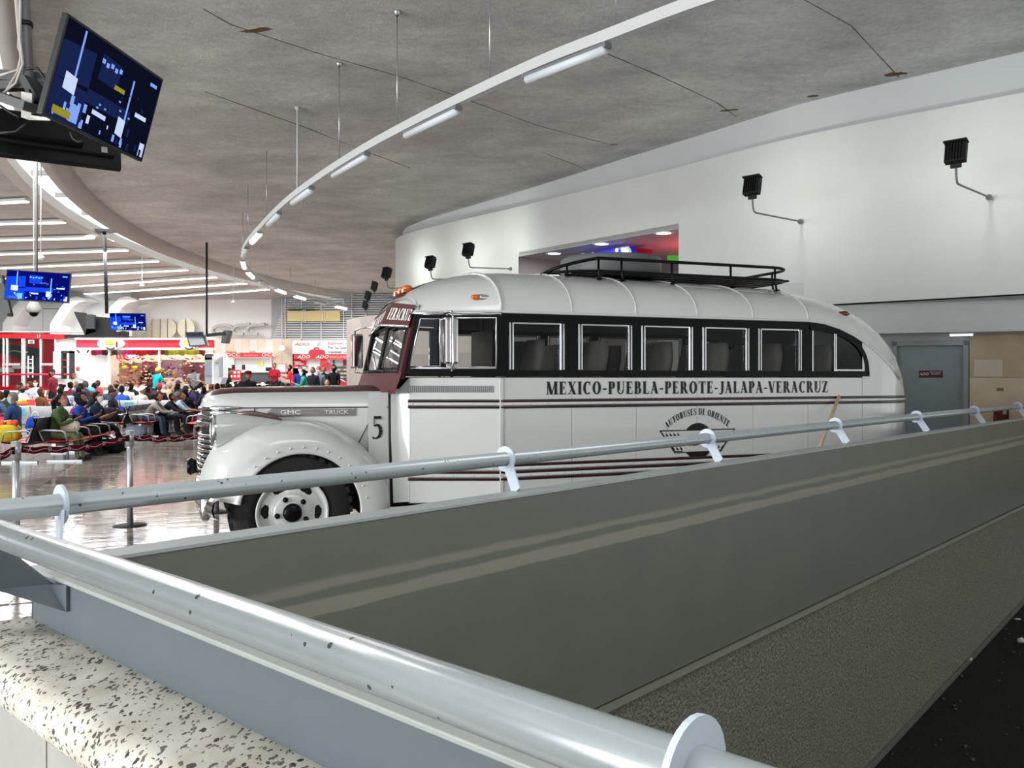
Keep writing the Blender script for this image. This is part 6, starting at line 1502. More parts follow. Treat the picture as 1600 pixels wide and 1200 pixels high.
# ================================================================ benches
SEATM = mat('bench_metal', (150, 154, 156), .4, metal=.5); BACKG = mat('bench_back_grey', (176, 180, 182), .45, metal=.3); BACKD = mat('bench_back_dark', (52, 56, 58), .5); PADR = paint((176, 30, 44)); STK = paint((90, 190, 224))
def mk(f, m): mb = MB(); f(mb); return mb.mesh('x', m)
SP = .56
_bm = {}
def bmesh_for(k):
    if k in _bm: return _bm[k]
    m = MB()
    if k == 'pan': m.grid([[Vector((x*.25, y, z)) for x in (-1, -.5, 0, .5, 1)] for y, z in ((.0, .41), (.06, .405), (.25, .40), (.42, .425), (.46, .42), (.46, .40), (.2, .375), (0, .385))], 0, True); r = m.mesh('seat_pan', PADR)
    elif k in ('backg', 'backd'):
        m.grid([[Vector((x*.26, y, z)) for x in (-1, 0, 1)] for y, z in ((.0, .40), (-.04, .50), (-.09, .65), (-.15, .84), (-.165, .86), (-.175, .85), (-.115, .65), (-.065, .5), (-.025, .40))], 0, True); r = m.mesh('backrest', BACKG if k == 'backg' else BACKD)
    elif k == 'stick': m.prism([Vector(v) for v in ((-.14, -.112, .64), (.14, -.112, .64), (.14, -.158, .80), (-.14, -.158, .80))], (0, -.008, -.002)); r = m.mesh('sticker', STK)
    elif k == 'stickf': m.prism([Vector(v) for v in ((-.14, -.085, .64), (.14, -.085, .64), (.14, -.135, .80), (-.14, -.135, .80))], (0, .008, .002)); r = m.mesh('sticker', STK)
    elif k == 'arm': m.tube([(0, .02, .43), (0, -.06, .60), (0, .02, .625), (0, .34, .61), (0, .40, .58), (0, .43, .42)], .016, 6); r = m.mesh('armrest', SEATM)
    elif k == 'leg': m.tube([(0, .3, .34), (0, .32, .03)], .03, 8); m.bar((0, -.05, .02), (0, .58, .02), .06, .04); m.tube([(0, .18, .36), (0, .32, .3)], .03, 6); r = m.mesh('leg', SEATM)
    _bm[k] = r; return r
def bench(loc, head, n, label, dark=False, stick=(), back='g'):
    """n seats along local x, facing local +y; head is the facing direction in degrees (0 = +X)."""
    t = thing('waiting_bench', label, 'bench', loc, math.radians(head-90), 'rows of waiting benches')
    m = MB(); m.box((0, .2, .35), (n*SP, .07, .05)); m.build('beam', SEATM, t)
    for i in range(n):
        x = (i-(n-1)/2)*SP
        put('seat_pan', bmesh_for('pan'), t, (x, 0, 0)); b = put('backrest', bmesh_for('backd' if dark else 'backg'), t, (x, 0, 0))
        if i in stick: put('sticker', bmesh_for('stick'), b); put('sticker', bmesh_for('stickf'), b)
    for i in range(n+1): put('armrest', bmesh_for('arm'), t, ((i-n/2)*SP, 0, 0))
    for x in ((-n/2+.6)*SP, (n/2-.6)*SP): put('leg', bmesh_for('leg'), t, (x, 0, 0))
    return t
def floor_at(px, Y): return Vector(((px-800)/FOC*Y, Y, zfloor(Y)))
# back-to-back pairs running away from the viewer
def line_bench(px0, Y0, n, head, label, dark=True, drift=-.12, st=()):
    a = floor_at(px0, Y0); d = Vector((drift, 1, 0)).normalized(); c = a+d*(n*SP/2)
    return bench((c.x, c.y, zfloor(c.y)), head, n, label, dark, st)
h0 = math.degrees(math.atan2(1, -.12))-90           # facing +X when the row runs along (drift, 1)
line_bench(66, 15.4, 5, h0, 'dark bench whose near seat holds the woman in olive green')
line_bench(42, 15.2, 5, h0+180, 'dark bench back to back with the olive woman\'s bench, yellow bag on its near seat')
line_bench(206, 22.0, 5, h0, 'dark bench whose near end seats the man in the grey sweater')
line_bench(192, 22.0, 5, h0+180, 'dark bench back to back with the grey sweater man\'s bench')
line_bench(318, 21.5, 4, h0+180, 'grey bench facing left just beyond the nose of the bus')
for px, Y, n, hd, st, lb in ((70, 21.5, 3, 90, (0,), 'grey bench seen from behind with one blue sticker, nearest of the cross rows'), (205, 25.3, 5, 90, (0, 2), 'grey bench seen from behind under the seated woman in blue'), (118, 24.6, 4, 90, (1,), 'grey bench seen from behind with a blue sticker, in front of the black bag'),
                         (205, 27.6, 7, 90, (1, 3), 'grey bench seen from behind in the crowded second last row'), (95, 27.5, 5, 90, (2,), 'grey bench seen from behind before the white booth'), (292, 29.5, 7, 270, (1, 3, 5), 'grey bench with blue stickers facing the viewer before the candy shop'), (390, 30.5, 7, 90, (0, 3), 'grey bench seen from behind before the ticket counter, mostly behind the bonnet'), (470, 30.0, 6, 90, (2,), 'grey bench seen from behind before the check-in bay, mostly behind the bonnet')):
    bench(floor_at(px, Y), hd, n, lb, False, st)

# ================================================================ people
SKIN = [mat('skin_%d' % i, c, .55, spec=.3) for i, c in enumerate(((176, 126, 98), (150, 100, 76), (122, 80, 60), (196, 148, 120)))]
EYEM = paint((26, 20, 18)); LIPM = paint((140, 80, 74))
def D(a): return math.radians(a)
def skeleton(pose):
    """Joints of a figure facing +Y, feet at z = 0. Returns vertices, edges, radii (x, y), and the region of every edge."""
    P = {}
    sit = pose['sit']; lean = D(pose.get('lean', 5)); hz_ = .50 if sit else .93
    P['pel'] = Vector((0, .06 if sit else 0, hz_))
    up = Vector((0, math.sin(lean), math.cos(lean)))
    P['waist'] = P['pel']+up*.16; P['chest'] = P['pel']+up*.36; P['neck0'] = P['pel']+up*.50
    nk = D(pose.get('neck', 0))+lean*.6; nup = Vector((0, math.sin(nk), math.cos(nk)))
    P['neck1'] = P['neck0']+nup*.08
    for s, S in ((-1, 'l'), (1, 'r')):
        P['sh'+S] = P['pel']+up*.455+Vector((s*.185, 0, 0))
        el, wr = pose['arm_'+S] if 'arm_'+S in pose else pose['arm']
        P['el'+S] = P['sh'+S]+Vector((s*el[0], el[1], el[2])); P['wr'+S] = P['el'+S]+Vector((s*wr[0], wr[1], wr[2]))
        P['hip'+S] = P['pel']+Vector((s*.095, 0, -.03))
        kn, an = pose.get('leg_'+S, pose['leg']); P['kn'+S] = P['hip'+S]+Vector((s*kn[0], kn[1], kn[2])); P['an'+S] = Vector((P['kn'+S].x+s*an[0], P['kn'+S].y+an[1], an[2]))
        f = pose.get('foot', (0, .15)); P['to'+S] = P['an'+S]+Vector((s*.03, f[1], -.055))
    return P
RAD = {'pel': (.165, .125), 'waist': (.150, .11), 'chest': (.175, .12), 'neck0': (.075, .07), 'neck1': (.052, .055), 'sh': .075, 'el': .047, 'wr': .032, 'hip': .095, 'kn': .062, 'an': .043, 'to': .036}
EDG = [('pel', 'waist', 1), ('waist', 'chest', 1), ('chest', 'neck0', 1), ('neck0', 'neck1', 0)]
for S in 'lr': EDG += [('chest', 'sh'+S, 1), ('sh'+S, 'el'+S, 1), ('el'+S, 'wr'+S, 5), ('pel', 'hip'+S, 2), ('hip'+S, 'kn'+S, 2), ('kn'+S, 'an'+S, 2), ('an'+S, 'to'+S, 3)]
def headmesh(mb, M):
    rows = []
    for i in range(13):
        t = math.pi*i/12; row = []
        for k in range(16):
            a = 2*math.pi*k/16; x, y, z = math.sin(t)*math.cos(a), math.sin(t)*math.sin(a), math.cos(t)
            sx, sy, sz = .078, .098, .12
            if z < 0: sx *= 1-.28*(-z)**1.3; y = y*(1-.1*(-z))+.06*(-z)
            p = Vector((x*sx, y*sy, z*sz))
            if y > .55 and abs(x) < .25 and -.45 < z < .15: p.y += .022*(1-abs(x)*4)*(1-abs(z+.25)/.45)
            row.append(M @ p)
        rows.append(row)
    mb.grid(rows, 0, True, True)
    for s in (-1, 1):
        mb.ball(M @ Vector((s*.080, -.005, -.005)), (.012, .022, .032), 0, 6, 4)
        mb.ball(M @ Vector((s*.030, .086, .008)), (.014, .008, .008), 4, 6, 4); mb.bar(M @ Vector((s*.014, .093, .030)), M @ Vector((s*.048, .082, .032)), .006, .008, 4)
    mb.ball(M @ Vector((0, .092, -.062)), (.024, .008, .008), 6, 6, 4)
def hand(mb, w, d, s):
    d = d.normalized(); side = Vector((s, 0, 0)); side = (side-d*side.dot(d)).normalized(); nn = d.cross(side)
    M = Matrix((side, d, nn)).transposed(); mb.ball(w+d*.045, (.038, .052, .017), 0, 8, 5, M)
    for k, L in enumerate((.062, .072, .066, .05)):
        b = w+d*.085+side*(-.027+.018*k)*1.0; mb.tube([b, b+d*L*.5, b+d*L*.85-nn*.018*s], [.009, .008, .006], 5)
    b = w+d*.03-side*.034; mb.tube([b, b-side*.022+d*.028, b-side*.022+d*.055-nn*.01*s], [.011, .010, .007], 5)
_bod = {}
def body(pk):
    if pk in _bod: return _bod[pk]
    pose = POSE[pk]; P = skeleton(pose); names = list(P); me = bpy.data.meshes.new('skel')
    me.from_pydata([P[n] for n in names], [(names.index(a), names.index(b)) for a, b, r in EDG], [])
    o = bpy.data.objects.new('skel', me); COL.objects.link(o)
    md = o.modifiers.new('s', 'SKIN'); sb = o.modifiers.new('b', 'SUBSURF'); sb.levels = sb.render_levels = 1
    for n, sv in zip(names, me.skin_vertices[0].data):
        r = RAD.get(n) or RAD.get(n[:-1]); r = r if isinstance(r, tuple) else (r, r); k = pose.get('fat', 1.0) if n in ('pel', 'waist', 'chest') else 1
        sv.radius = (r[0]*k, r[1]*k); sv.use_root = n == 'pel'
    dg = bpy.context.evaluated_depsgraph_get(); bm_ = bpy.data.meshes.new_from_object(o.evaluated_get(dg)); bpy.data.objects.remove(o)
    mb = MB(); vs = [v.co.copy() for v in bm_.vertices]; segs = [(P[a], P[b], r, a, b) for a, b, r in EDG]
    for f in bm_.polygons:
        c = f.center; best = None
        for a, b, r, na, nb in segs:
            ab = b-a; t = max(0, min(1, (c-a).dot(ab)/ab.dot(ab))); dd = (c-(a+ab*t)).length/((RAD.get(na) or RAD.get(na[:-1]))[0] if isinstance(RAD.get(na) or RAD.get(na[:-1]), tuple) else RAD.get(na) or RAD.get(na[:-1]))
            if best is None or dd < best[0]: best = (dd, r, t)
        r = best[1]
        mb.f.append(list(f.vertices)); mb.m.append(r); mb.sm.append(True)
    mb.v = [tuple(v) for v in vs]
    for s, S in ((-1, 'l'), (1, 'r')): hand(mb, P['wr'+S], P['wr'+S]-P['el'+S]*1.0, -s)
    lean = D(pose.get('lean', 5)); ha = -D(pose.get('head', 0))
    M = Matrix.Translation(P['neck1']+Vector((0, .015+.06*math.sin(-ha), .105*math.cos(ha)))) @ Matrix.Rotation(D(pose.get('turn', 0)), 4, 'Z') @ Matrix.Rotation(ha, 4, 'X')
    headmesh(mb, M)
    for p in [None]:
        pass
    me2 = mb.mesh('person', [SKIN[0], paint((90, 90, 90)), paint((60, 60, 70)), paint((40, 36, 34)), EYEM, SKIN[0], LIPM])
    _bod[pk] = (me2, M, P); return _bod[pk]
SITLEG = ((.03, .43, .03), (.0, .04, .075)); CROSS = ((.0, .42, .10), (-.12, .12, .30))
DOWN = ((.05, -.02, -.27), (.0, .08, -.24)); PHONE = ((.05, .10, -.25), (-.14, .20, .10)); LAP = ((.06, .06, -.27), (-.10, .23, -.04)); FOLD = ((.07, .05, -.25), (-.22, .17, .06)); KNEE = ((.0, .22, -.2), (-.08, .24, -.02))
STL = ((.02, .0, -.43), (.0, -.02, .08))
POSE = {
 'phone': dict(sit=1, lean=12, neck=18, head=-28, arm=PHONE, leg=SITLEG), 'sit': dict(sit=1, lean=2, neck=6, head=-4, arm=LAP, leg=SITLEG),
 'slump': dict(sit=1, lean=-12, neck=20, head=-20, arm=LAP, leg=((.04, .46, .02), (.0, .22, .075))), 'lean': dict(sit=1, lean=36, neck=24, head=-30, arm=KNEE, leg=SITLEG, fat=1.08),
 'cross': dict(sit=1, lean=6, neck=14, head=-18, arm=PHONE, leg=SITLEG, leg_r=CROSS), 'stand': dict(sit=0, lean=0, neck=4, head=-4, arm=DOWN, leg=STL),
 'fold': dict(sit=0, lean=0, neck=4, head=-10, arm=FOLD, leg=STL), 'work': dict(sit=0, lean=14, neck=14, head=-24, arm=PHONE, leg=STL), 'raise': dict(sit=0, lean=2, neck=4, head=0, arm=DOWN, arm_r=((.10, .18, .05), (-.02, .10, .20)), leg=STL)}
def cap_shell(M, f, sc=1.07, n=12, m_=16, th=.0):
    """Part of a shell round the head: keep the faces whose direction passes f(x, y, z)."""
    mb = MB(); pts = {}; fs = []
    def pt(i, k):
        t = math.pi*i/n; a = 2*math.pi*(k % m_)/m_; x, y, z = math.sin(t)*math.cos(a), math.sin(t)*math.sin(a), math.cos(t); sx, sy, sz = .078*sc, .098*sc, .12*sc
        if z < 0: sx *= 1-.2*(-z)
        return M @ Vector((x*sx, y*sy, z*sz))
    for i in range(n):
        for k in range(m_):
            t = math.pi*(i+.5)/n; a = 2*math.pi*(k+.5)/m_
            if f(math.sin(t)*math.cos(a), math.sin(t)*math.sin(a), math.cos(t)): mb.add([pt(i, k), pt(i+1, k), pt(i+1, k+1), pt(i, k+1)], [(0, 1, 2, 3)], 0, True)
    return mb
_acc = {}
def accessory(pk, kind, c):
    k = (pk, kind, tuple(c))
    if k in _acc: return _acc[k]
    M = body(pk)[1]
    if kind in ('short', 'long', 'tail', 'bun', 'curly'):
        mb = cap_shell(M, lambda x, y, z: z > .62 or (z > .2 and y < .45) or (z > -.45 and y < -.15), 1.10 if kind != 'curly' else 1.28)
        if kind == 'long':
            rows = []
            for i in range(6): t = i/5; rows.append([M @ Vector((.082*math.cos(a)*(1.05-.1*t), -.02-.075*math.sin(a)+.02*t, .02-.30*t)) for a in [D(-15+210*q/8) for q in range(9)]])
            mb.grid(rows, 0, True)
        if kind == 'tail': mb.tube([M @ Vector(v) for v in ((0, -.09, .06), (0, -.15, .05), (0, -.17, -.06), (0, -.15, -.2))], [.03, .045, .04, .015], 8)
        if kind == 'bun': mb.ball(M @ Vector((0, -.10, .07)), .05)
        nm, mt = 'hair', cloth(c)
    elif kind == 'mask': mb = cap_shell(M, lambda x, y, z: z < .02 and z > -.95 and y > .05, 1.12); nm, mt = 'face_mask', paint(c, .8, .2)
    elif kind in ('cap', 'beret', 'hood', 'hat'):
        if kind == 'hood': mb = cap_shell(M, lambda x, y, z: y < .45 or z > .75, 1.3)
        else:
            mb = cap_shell(M, lambda x, y, z: z > .38 or (z > .25 and y < 0), 1.17)
            if kind == 'cap': mb.prism([M @ Vector((x, y, z)) for x, y, z in ((-.07, .08, .05), (-.055, .16, .035), (0, .185, .03), (.055, .16, .035), (.07, .08, .05))], M.to_3x3() @ Vector((0, 0, .012)))
            if kind == 'beret': mb.ball(M @ Vector((.0, -.01, .11)), (.115, .12, .045))
            if kind == 'hat':
                rows = [[M @ Vector((r*1.0*math.cos(a), r*1.15*math.sin(a), .05+(r-.09)*.35*abs(math.cos(a)))) for a in [2*math.pi*k_/18 for k_ in range(18)]] for r in (.09, .14, .19)]; mb.grid(rows, 0, True, True)
        nm, mt = kind if kind != 'cap' else 'cap', cloth(c)
    elif kind == 'phone': P = body(pk)[2]; mid = (P['wrl']+P['wrr'])/2+(P['wrr']-P['elr']).normalized()*.09; mb = MB().box(mid+Vector((0, .01, .03)), (.075, .014, .15), 0, Matrix.Rotation(-.5, 3, 'X')); nm, mt = 'phone', paint((30, 32, 36))
    r = (nm, mb.mesh(nm, mt)); _acc[k] = r; return r
def person(px, Y, pk, head, shirt, pants, acc, label, skin=1, sleeve=True, dz=0.0, shoes=(40, 36, 34)):
    me, M, P = body(pk); o = bpy.data.objects.new('person', me); COL.objects.link(o)
    o.location = ((px-800)/FOC*Y, Y, zfloor(Y)+dz); o.rotation_euler = (0, 0, math.radians(head-90))
    for i, mt in enumerate((SKIN[skin], cloth(shirt), cloth(pants), cloth(shoes), EYEM, cloth(shirt) if sleeve else SKIN[skin], LIPM)):
        o.material_slots[i].link = 'OBJECT'; o.material_slots[i].material = mt
    tag(o, label, 'person', 'travellers in the waiting hall')
    for kind, c in acc:
        if kind == 'phone': continue
        nm, am = accessory(pk, kind, c); put(nm, am, o)
    if any(k == 'phone' for k, c in acc):
        nm, am = accessory(pk, 'phone', (0, 0, 0)); ph = put('phone', am); ph.matrix_world = Matrix.Translation(o.location) @ Matrix.Rotation(o.rotation_euler.z, 4, 'Z')
        tag(ph, 'dark phone held by the '+' '.join(label.split(' looking')[0].split(' bent')[0].split(',')[0].split()[:10]), 'phone')
    return o
BLK, BRN, GRY = (22, 18, 18), (70, 48, 36), (110, 106, 102); MW, ML_, MB_ = (232, 234, 234), (170, 214, 226), (28, 28, 30)
JEAN, DK, KH = (62, 76, 100), (30, 31, 36), (120, 110, 84)
F = h0
PPL = [
 (80, 16.0, 'phone', F, (78, 96, 62), (98, 112, 78), [('tail', BLK), ('mask', (190, 130, 130)), ('phone', 0)], 'woman in an olive green jacket looking at a phone on the nearest bench', 1, True),
 (112, 17.2, 'phone', F, (44, 70, 150), DK, [('hood', (30, 28, 34)), ('phone', 0)], 'person in a bright blue jacket with a black head covering, seated beyond the olive woman', 1, True),
 (143, 18.0, 'cross', F, (30, 42, 66), DK, [('short', BLK), ('mask', MW), ('phone', 0)], 'man in a navy short-sleeved shirt and white mask sitting cross-legged', 1, False),
 (28, 17.2, 'sit', F+180, (50, 70, 110), JEAN, [('short', GRY), ('mask', ML_)], 'grey-haired man in a patterned blue shirt and pale blue mask at the left', 3, True),
 (6, 18.5, 'sit', F+190, (66, 92, 124), JEAN, [('short', BRN), ('mask', ML_)], 'brown-haired person in a steel blue top with a pale mask at the left edge', 3, True),
 (12, 21.5, 'slump', 90, (60, 62, 54), DK, [('short', BLK)], 'dark-haired person in a dark olive jacket seen from behind at the left edge', 2, True),
 (224, 22.8, 'lean', F, (136, 134, 130), JEAN, [('short', BLK), ('phone', 0)], 'man in a grey sweater bent over his phone on the second dark bench', 1, True),
 (262, 24.0, 'lean', F, (168, 186, 206), (52, 54, 60), [('bun', BRN), ('phone', 0)], 'woman in a pale blue striped top leaning forward', 1, False),
 (247, 23.2, 'lean', F, (36, 36, 42), DK, [('short', BLK)], 'dark-haired man in black bent low beside the grey sweater man', 2, True),
 (284, 24.2, 'phone', 80, (26, 26, 30), DK, [('long', BLK)], 'long-haired person in black seen from behind near the bus grille', 2, True),
 (302, 26.0, 'phone', 250, (56, 44, 96), (56, 66, 84), [('short', BLK), ('mask', MW)], 'person in a purple hoodie and white mask facing the viewer near the bus grille', 1, True),
 (214, 25.4, 'phone', 60, (176, 166, 160), JEAN, [('cap', (226, 226, 224))], 'person in a white cap seated behind the grey sweater man', 1, True),
 (188, 25.2, 'sit', 90, (46, 78, 156), DK, [('short', BLK)], 'person in a royal blue jacket seen from behind in the cross row', 2, True),
 (153, 24.6, 'phone', 200, (40, 36, 44), DK, [('cap', (90, 186, 230)), ('mask', (60, 50, 90))], 'person in a sky blue cap and dark mask behind the navy shirt man', 1, False),
 (121, 24.8, 'sit', 90, (120, 136, 166), JEAN, [('short', BLK)], 'person in a grey-blue shirt seen from behind in the cross row', 2, True),
 (100, 26.2, 'sit', 190, (26, 26, 28), DK, [('bun', BLK), ('mask', MW)], 'woman in a black T-shirt and white mask facing left', 3, False),
 (66, 24.3, 'slump', 60, (110, 70, 44), KH, [('long', BRN)], 'long brown-haired person slumped at the snack table', 1, True),
 (82, 27.3, 'stand', 180, (104, 30, 44), DK, [('cap', (30, 28, 30)), ('mask', MB_)], 'person in a maroon shirt with black cap and black mask before the glass gate', 1, False),
 (51, 28.0, 'sit', 180, (150, 160, 176), JEAN, [('short', BRN)], 'small brown-haired person in pale grey before the glass gate', 3, True),
 (30, 25.6, 'sit', -10, (236, 236, 234), (28, 30, 40), [('short', BRN), ('mask', MB_)], 'man in a plain white shirt with a dark mask at the left', 2, True),
 (126, 33.0, 'work', 270, (226, 206, 204), (200, 60, 70), [('short', (90, 84, 80)), ('mask', (200, 90, 100))], 'shop worker in white and red behind the white partition', 3, True),
 (160, 29.6, 'phone', 180, (176, 52, 60), DK, [('short', BRN)], 'person in a red top holding up a phone before the white partition', 1, True),
 (184, 28.4, 'sit', 270, (92, 94, 98), DK, [('short', BLK), ('mask', MB_)], 'man in a charcoal grey shirt facing the viewer before the candy shop', 1, True),
 (117, 28.6, 'slump', 180, (74, 96, 130), JEAN, [('short', GRY)], 'grey-haired person in blue leaning back before the white booth', 3, True),
 (136, 28.0, 'sit', 150, (56, 60, 66), DK, [('curly', (62, 60, 62))], 'person with a big dark grey head of hair beside the grey-haired one', 2, True),
 (127, 27.2, 'slump', 100, (30, 30, 36), DK, [('short', BLK)], 'person in black seen from behind in the third cross row', 2, True),
 (197, 26.8, 'sit', 300, (210, 208, 204), DK, [('short', BLK), ('mask', MW)], 'person in a pale top and white mask half hidden behind the blue jacket', 2, True),
 (207, 27.6, 'phone', 130, (28, 28, 32), DK, [('long', BLK)], 'long-haired person in black left of the white shop post', 1, True),
 (210, 29.4, 'sit', 270, (214, 204, 190), KH, [('short', BLK)], 'person in a cream top before the yellow baskets', 1, True),
 (222, 29.8, 'sit', 200, (130, 40, 44), DK, [('short', (80, 30, 30))], 'person in a dark red top before the yellow baskets', 1, True),
 (234, 33.5, 'work', 250, (30, 26, 28), DK, [('short', (60, 40, 34))], 'shop worker in black standing between the candy shelves', 1, True),
 (242, 30.2, 'work', 60, (24, 150, 156), DK, [('cap', (226, 186, 80))], 'person in a teal top with a yellow cap bending at the candy shop', 1, False),
 (233, 27.8, 'sit', 90, (60, 44, 40), DK, [('short', (50, 34, 28))], 'brown-clad person seen from behind left of the striped woman', 2, True),
 (247, 26.6, 'sit', 90, (70, 40, 46), DK, [('cap', (206, 40, 84))], 'person in a pink-red cap seen from behind the grey sweater man', 2, True),
 (257, 28.2, 'sit', 270, (170, 160, 150), DK, [('short', BLK), ('mask', MW)], 'dark-haired person with white mask below the candy shelves', 1, True),
 (266, 27.6, 'sit', 120, (176, 164, 144), KH, [('short', (150, 140, 120))], 'person in beige seen from behind below the candy shelves', 1, True),
 (275, 26.6, 'sit', 80, (74, 96, 96), DK, [('short', BLK)], 'dark-haired person in teal grey behind the striped woman', 2, True),
 (288, 25.0, 'sit', 90, (34, 40, 66), DK, [('cap', (28, 34, 60))], 'person in a navy cap seen from behind beside the long-haired one in black', 2, True),
 (305, 31.5, 'work', 260, (120, 122, 126), DK, [('cap', (50, 40, 44)), ('mask', MB_)], 'person in a grey hooded top standing in the candy shop', 1, True),
 (297, 28.6, 'sit', 240, (90, 70, 66), DK, [('long', BRN), ('mask', MW)], 'long brown-haired person beyond the purple hoodie', 1, True),
 (320, 29.0, 'sit', 270, (226, 224, 220), JEAN, [('short', BLK)], 'dark-haired person in a white shirt before the kiosk', 1, True),
 (326, 25.4, 'phone', 180, (36, 40, 60), DK, [('short', BLK), ('mask', MW)], 'person in dark navy with white mask just above the bus bonnet', 1, True),
 (338, 26.6, 'sit', 90, (96, 96, 76), KH, [('short', BLK)], 'person in khaki seen from behind right of the masked one in navy', 2, True),
 (347, 27.6, 'sit', 90, (196, 196, 190), JEAN, [('short', BRN)], 'person in a light grey top seen from behind by the kiosk', 1, True),
 (352, 29.4, 'work', 20, (26, 26, 30), DK, [('cap', (40, 36, 38))], 'person in black with a dark cap leaning at the kiosk', 1, True),
 (362, 27.8, 'phone', 110, (60, 62, 76), DK, [('cap', (232, 228, 220))], 'person in dark blue with a cream cap before the red counter board', 1, True),
 (375, 28.2, 'sit', 90, (120, 180, 206), JEAN, [('short', BLK)], 'person in a light blue top seen from behind before the red counter board', 1, True),
 (388, 25.2, 'stand', 90, (20, 20, 22), DK, [('beret', (96, 26, 44))], 'tall person in a black coat and maroon beret seen from behind', 1, True),
 (399, 27.6, 'sit', 100, (160, 160, 150), DK, [('short', BLK)], 'dark-haired person in grey left of the white cowboy hat', 1, True),
 (409, 26.9, 'sit', 90, (150, 150, 140), DK, [('hat', (240, 238, 230))], 'person in a white cowboy hat seen from behind', 1, True),
 (416, 28.4, 'sit', 60, (60, 44, 40), DK, [('short', BLK)], 'person in brown right of the white cowboy hat', 1, True),
 (429, 35.8, 'fold', 265, (150, 26, 40), DK, [('short', BLK)], 'man in a dark red jacket with folded arms against the stone wall', 1, True),
 (426, 27.6, 'sit', 100, (40, 38, 44), DK, [('long', BLK), ('mask', MW)], 'long-haired person in black below the man in red', 1, True),
 (436, 28.2, 'sit', 90, (150, 140, 130), DK, [('short', BLK)], 'person in taupe seen from behind below the notice board', 1, True),
 (443, 27.2, 'sit', 120, (40, 40, 44), DK, [('short', (50, 36, 30))], 'person in charcoal seen from behind at the low end of the queue', 1, True),
 (452, 27.0, 'slump', 60, (44, 66, 110), JEAN, [('short', BLK)], 'person in a denim blue jacket at the foot of the queue', 2, True),
 (461, 27.6, 'lean', 60, (50, 96, 130), JEAN, [('short', BLK)], 'person in petrol blue bent forward at the foot of the queue', 1, True),
 (458, 34.0, 'work', 190, (200, 44, 50), (170, 30, 40), [('long', BLK)], 'woman in red standing at the end of the check-in queue', 1, True),
 (469, 31.0, 'stand', 300, (40, 50, 110), DK, [('short', (60, 60, 66)), ('mask', MW)], 'person in a navy blue top in the check-in queue', 1, True),
 (480, 28.2, 'work', 190, (50, 140, 120), (90, 110, 110), [('bun', BLK), ('mask', MW)], 'woman in a sea green top in the check-in queue', 1, True),
 (489, 29.6, 'stand', 250, (26, 28, 34), DK, [('short', BLK)], 'person in a black jacket behind the sea green woman', 1, True),
 (498, 30.2, 'stand', 265, (98, 108, 124), DK, [('short', (70, 60, 56)), ('mask', MW)], 'man in a grey-blue shirt and white mask facing the viewer in the queue', 1, True),
 (506, 31.0, 'stand', 280, (24, 26, 32), DK, [('short', BLK)], 'dark-clad person just right of the grey-blue shirt', 1, True),
 (512, 29.6, 'sit', 270, (120, 116, 110), KH, [('long', (90, 70, 50))], 'fair-haired person in grey beside the standing black-clad one', 3, True),
 (522, 32.2, 'stand', 250, (16, 16, 18), DK, [('hood', (18, 18, 20)), ('mask', MB_)], 'hooded person all in black standing near the shelf of the check-in bay', 1, True),
 (36, 27.2, 'sit', 200, (70, 90, 120), JEAN, [('short', BLK)], 'person in slate blue beyond the man in the white shirt', 2, True),
 (60, 29.4, 'sit', 250, (206, 200, 196), DK, [('long', BLK), ('mask', MW)], 'long-haired person in cream before the red coach', 1, True),
 (92, 24.2, 'sit', 90, (36, 40, 46), DK, [('short', BLK)], 'person in dark grey seen from behind beside the slumped brown-haired one', 2, True),
 (108, 27.6, 'sit', 90, (86, 40, 50), DK, [('bun', BLK)], 'person in wine red with a hair bun seen from behind', 1, True),
 (145, 27.0, 'sit', 90, (56, 52, 60), DK, [('short', BLK)], 'dark-haired person in grey-violet in the third cross row', 2, True),
 (172, 26.2, 'phone', 110, (60, 66, 84), DK, [('short', BRN)], 'brown-haired person in slate left of the royal blue jacket', 1, True),
 (178, 22.6, 'slump', F, (30, 32, 40), DK, [('cap', (24, 26, 34))], 'person in a black cap slouching between the two dark bench pairs', 2, True),
 (203, 28.6, 'sit', 270, (50, 46, 50), DK, [('short', BLK), ('mask', MB_)], 'person in charcoal with a black mask before the candy shop', 1, True),
 (228, 26.2, 'sit', 90, (40, 36, 40), DK, [('long', (40, 28, 24))], 'dark brown long-haired person seen from behind at the middle row', 2, True),
 (252, 30.6, 'sit', 270, (196, 60, 80), DK, [('short', BLK), ('mask', MW)], 'person in rose red below the candy shelves', 1, True),
 (280, 28.8, 'sit', 270, (66, 60, 66), DK, [('cap', (60, 56, 60))], 'person in a grey cap and grey top below the candy shelves', 1, True),
 (293, 27.0, 'lean', 190, (40, 46, 62), DK, [('short', BLK)], 'person in ink blue bent towards the left beside the purple hoodie', 1, True),
 (312, 27.4, 'sit', 90, (30, 34, 44), DK, [('short', BLK)], 'dark-clad person seen from behind at the right of the purple hoodie', 2, True),
 (332, 28.0, 'sit', 260, (110, 66, 60), DK, [('long', BLK)], 'long-haired person in brick red by the foot of the kiosk', 1, True),
 (357, 26.4, 'sit', 90, (34, 34, 38), DK, [('bun', BLK)], 'person in black with a hair bun seen from behind below the kiosk', 2, True),
 (369, 26.4, 'sit', 95, (60, 70, 92), JEAN, [('short', BLK)], 'person in dull blue seen from behind just above the bonnet', 1, True),
 (404, 25.8, 'sit', 90, (44, 38, 36), DK, [('short', BLK)], 'dark-clad person below the white cowboy hat', 2, True),
 (421, 26.0, 'sit', 90, (70, 62, 60), DK, [('short', (40, 30, 26))], 'person in umber seen from behind just above the bonnet', 1, True),
 (432, 26.2, 'sit', 120, (26, 26, 30), DK, [('short', BLK), ('mask', MW)], 'dark-clad person with a white mask just above the bonnet', 1, True),
]
for p_ in PPL: person(*p_)
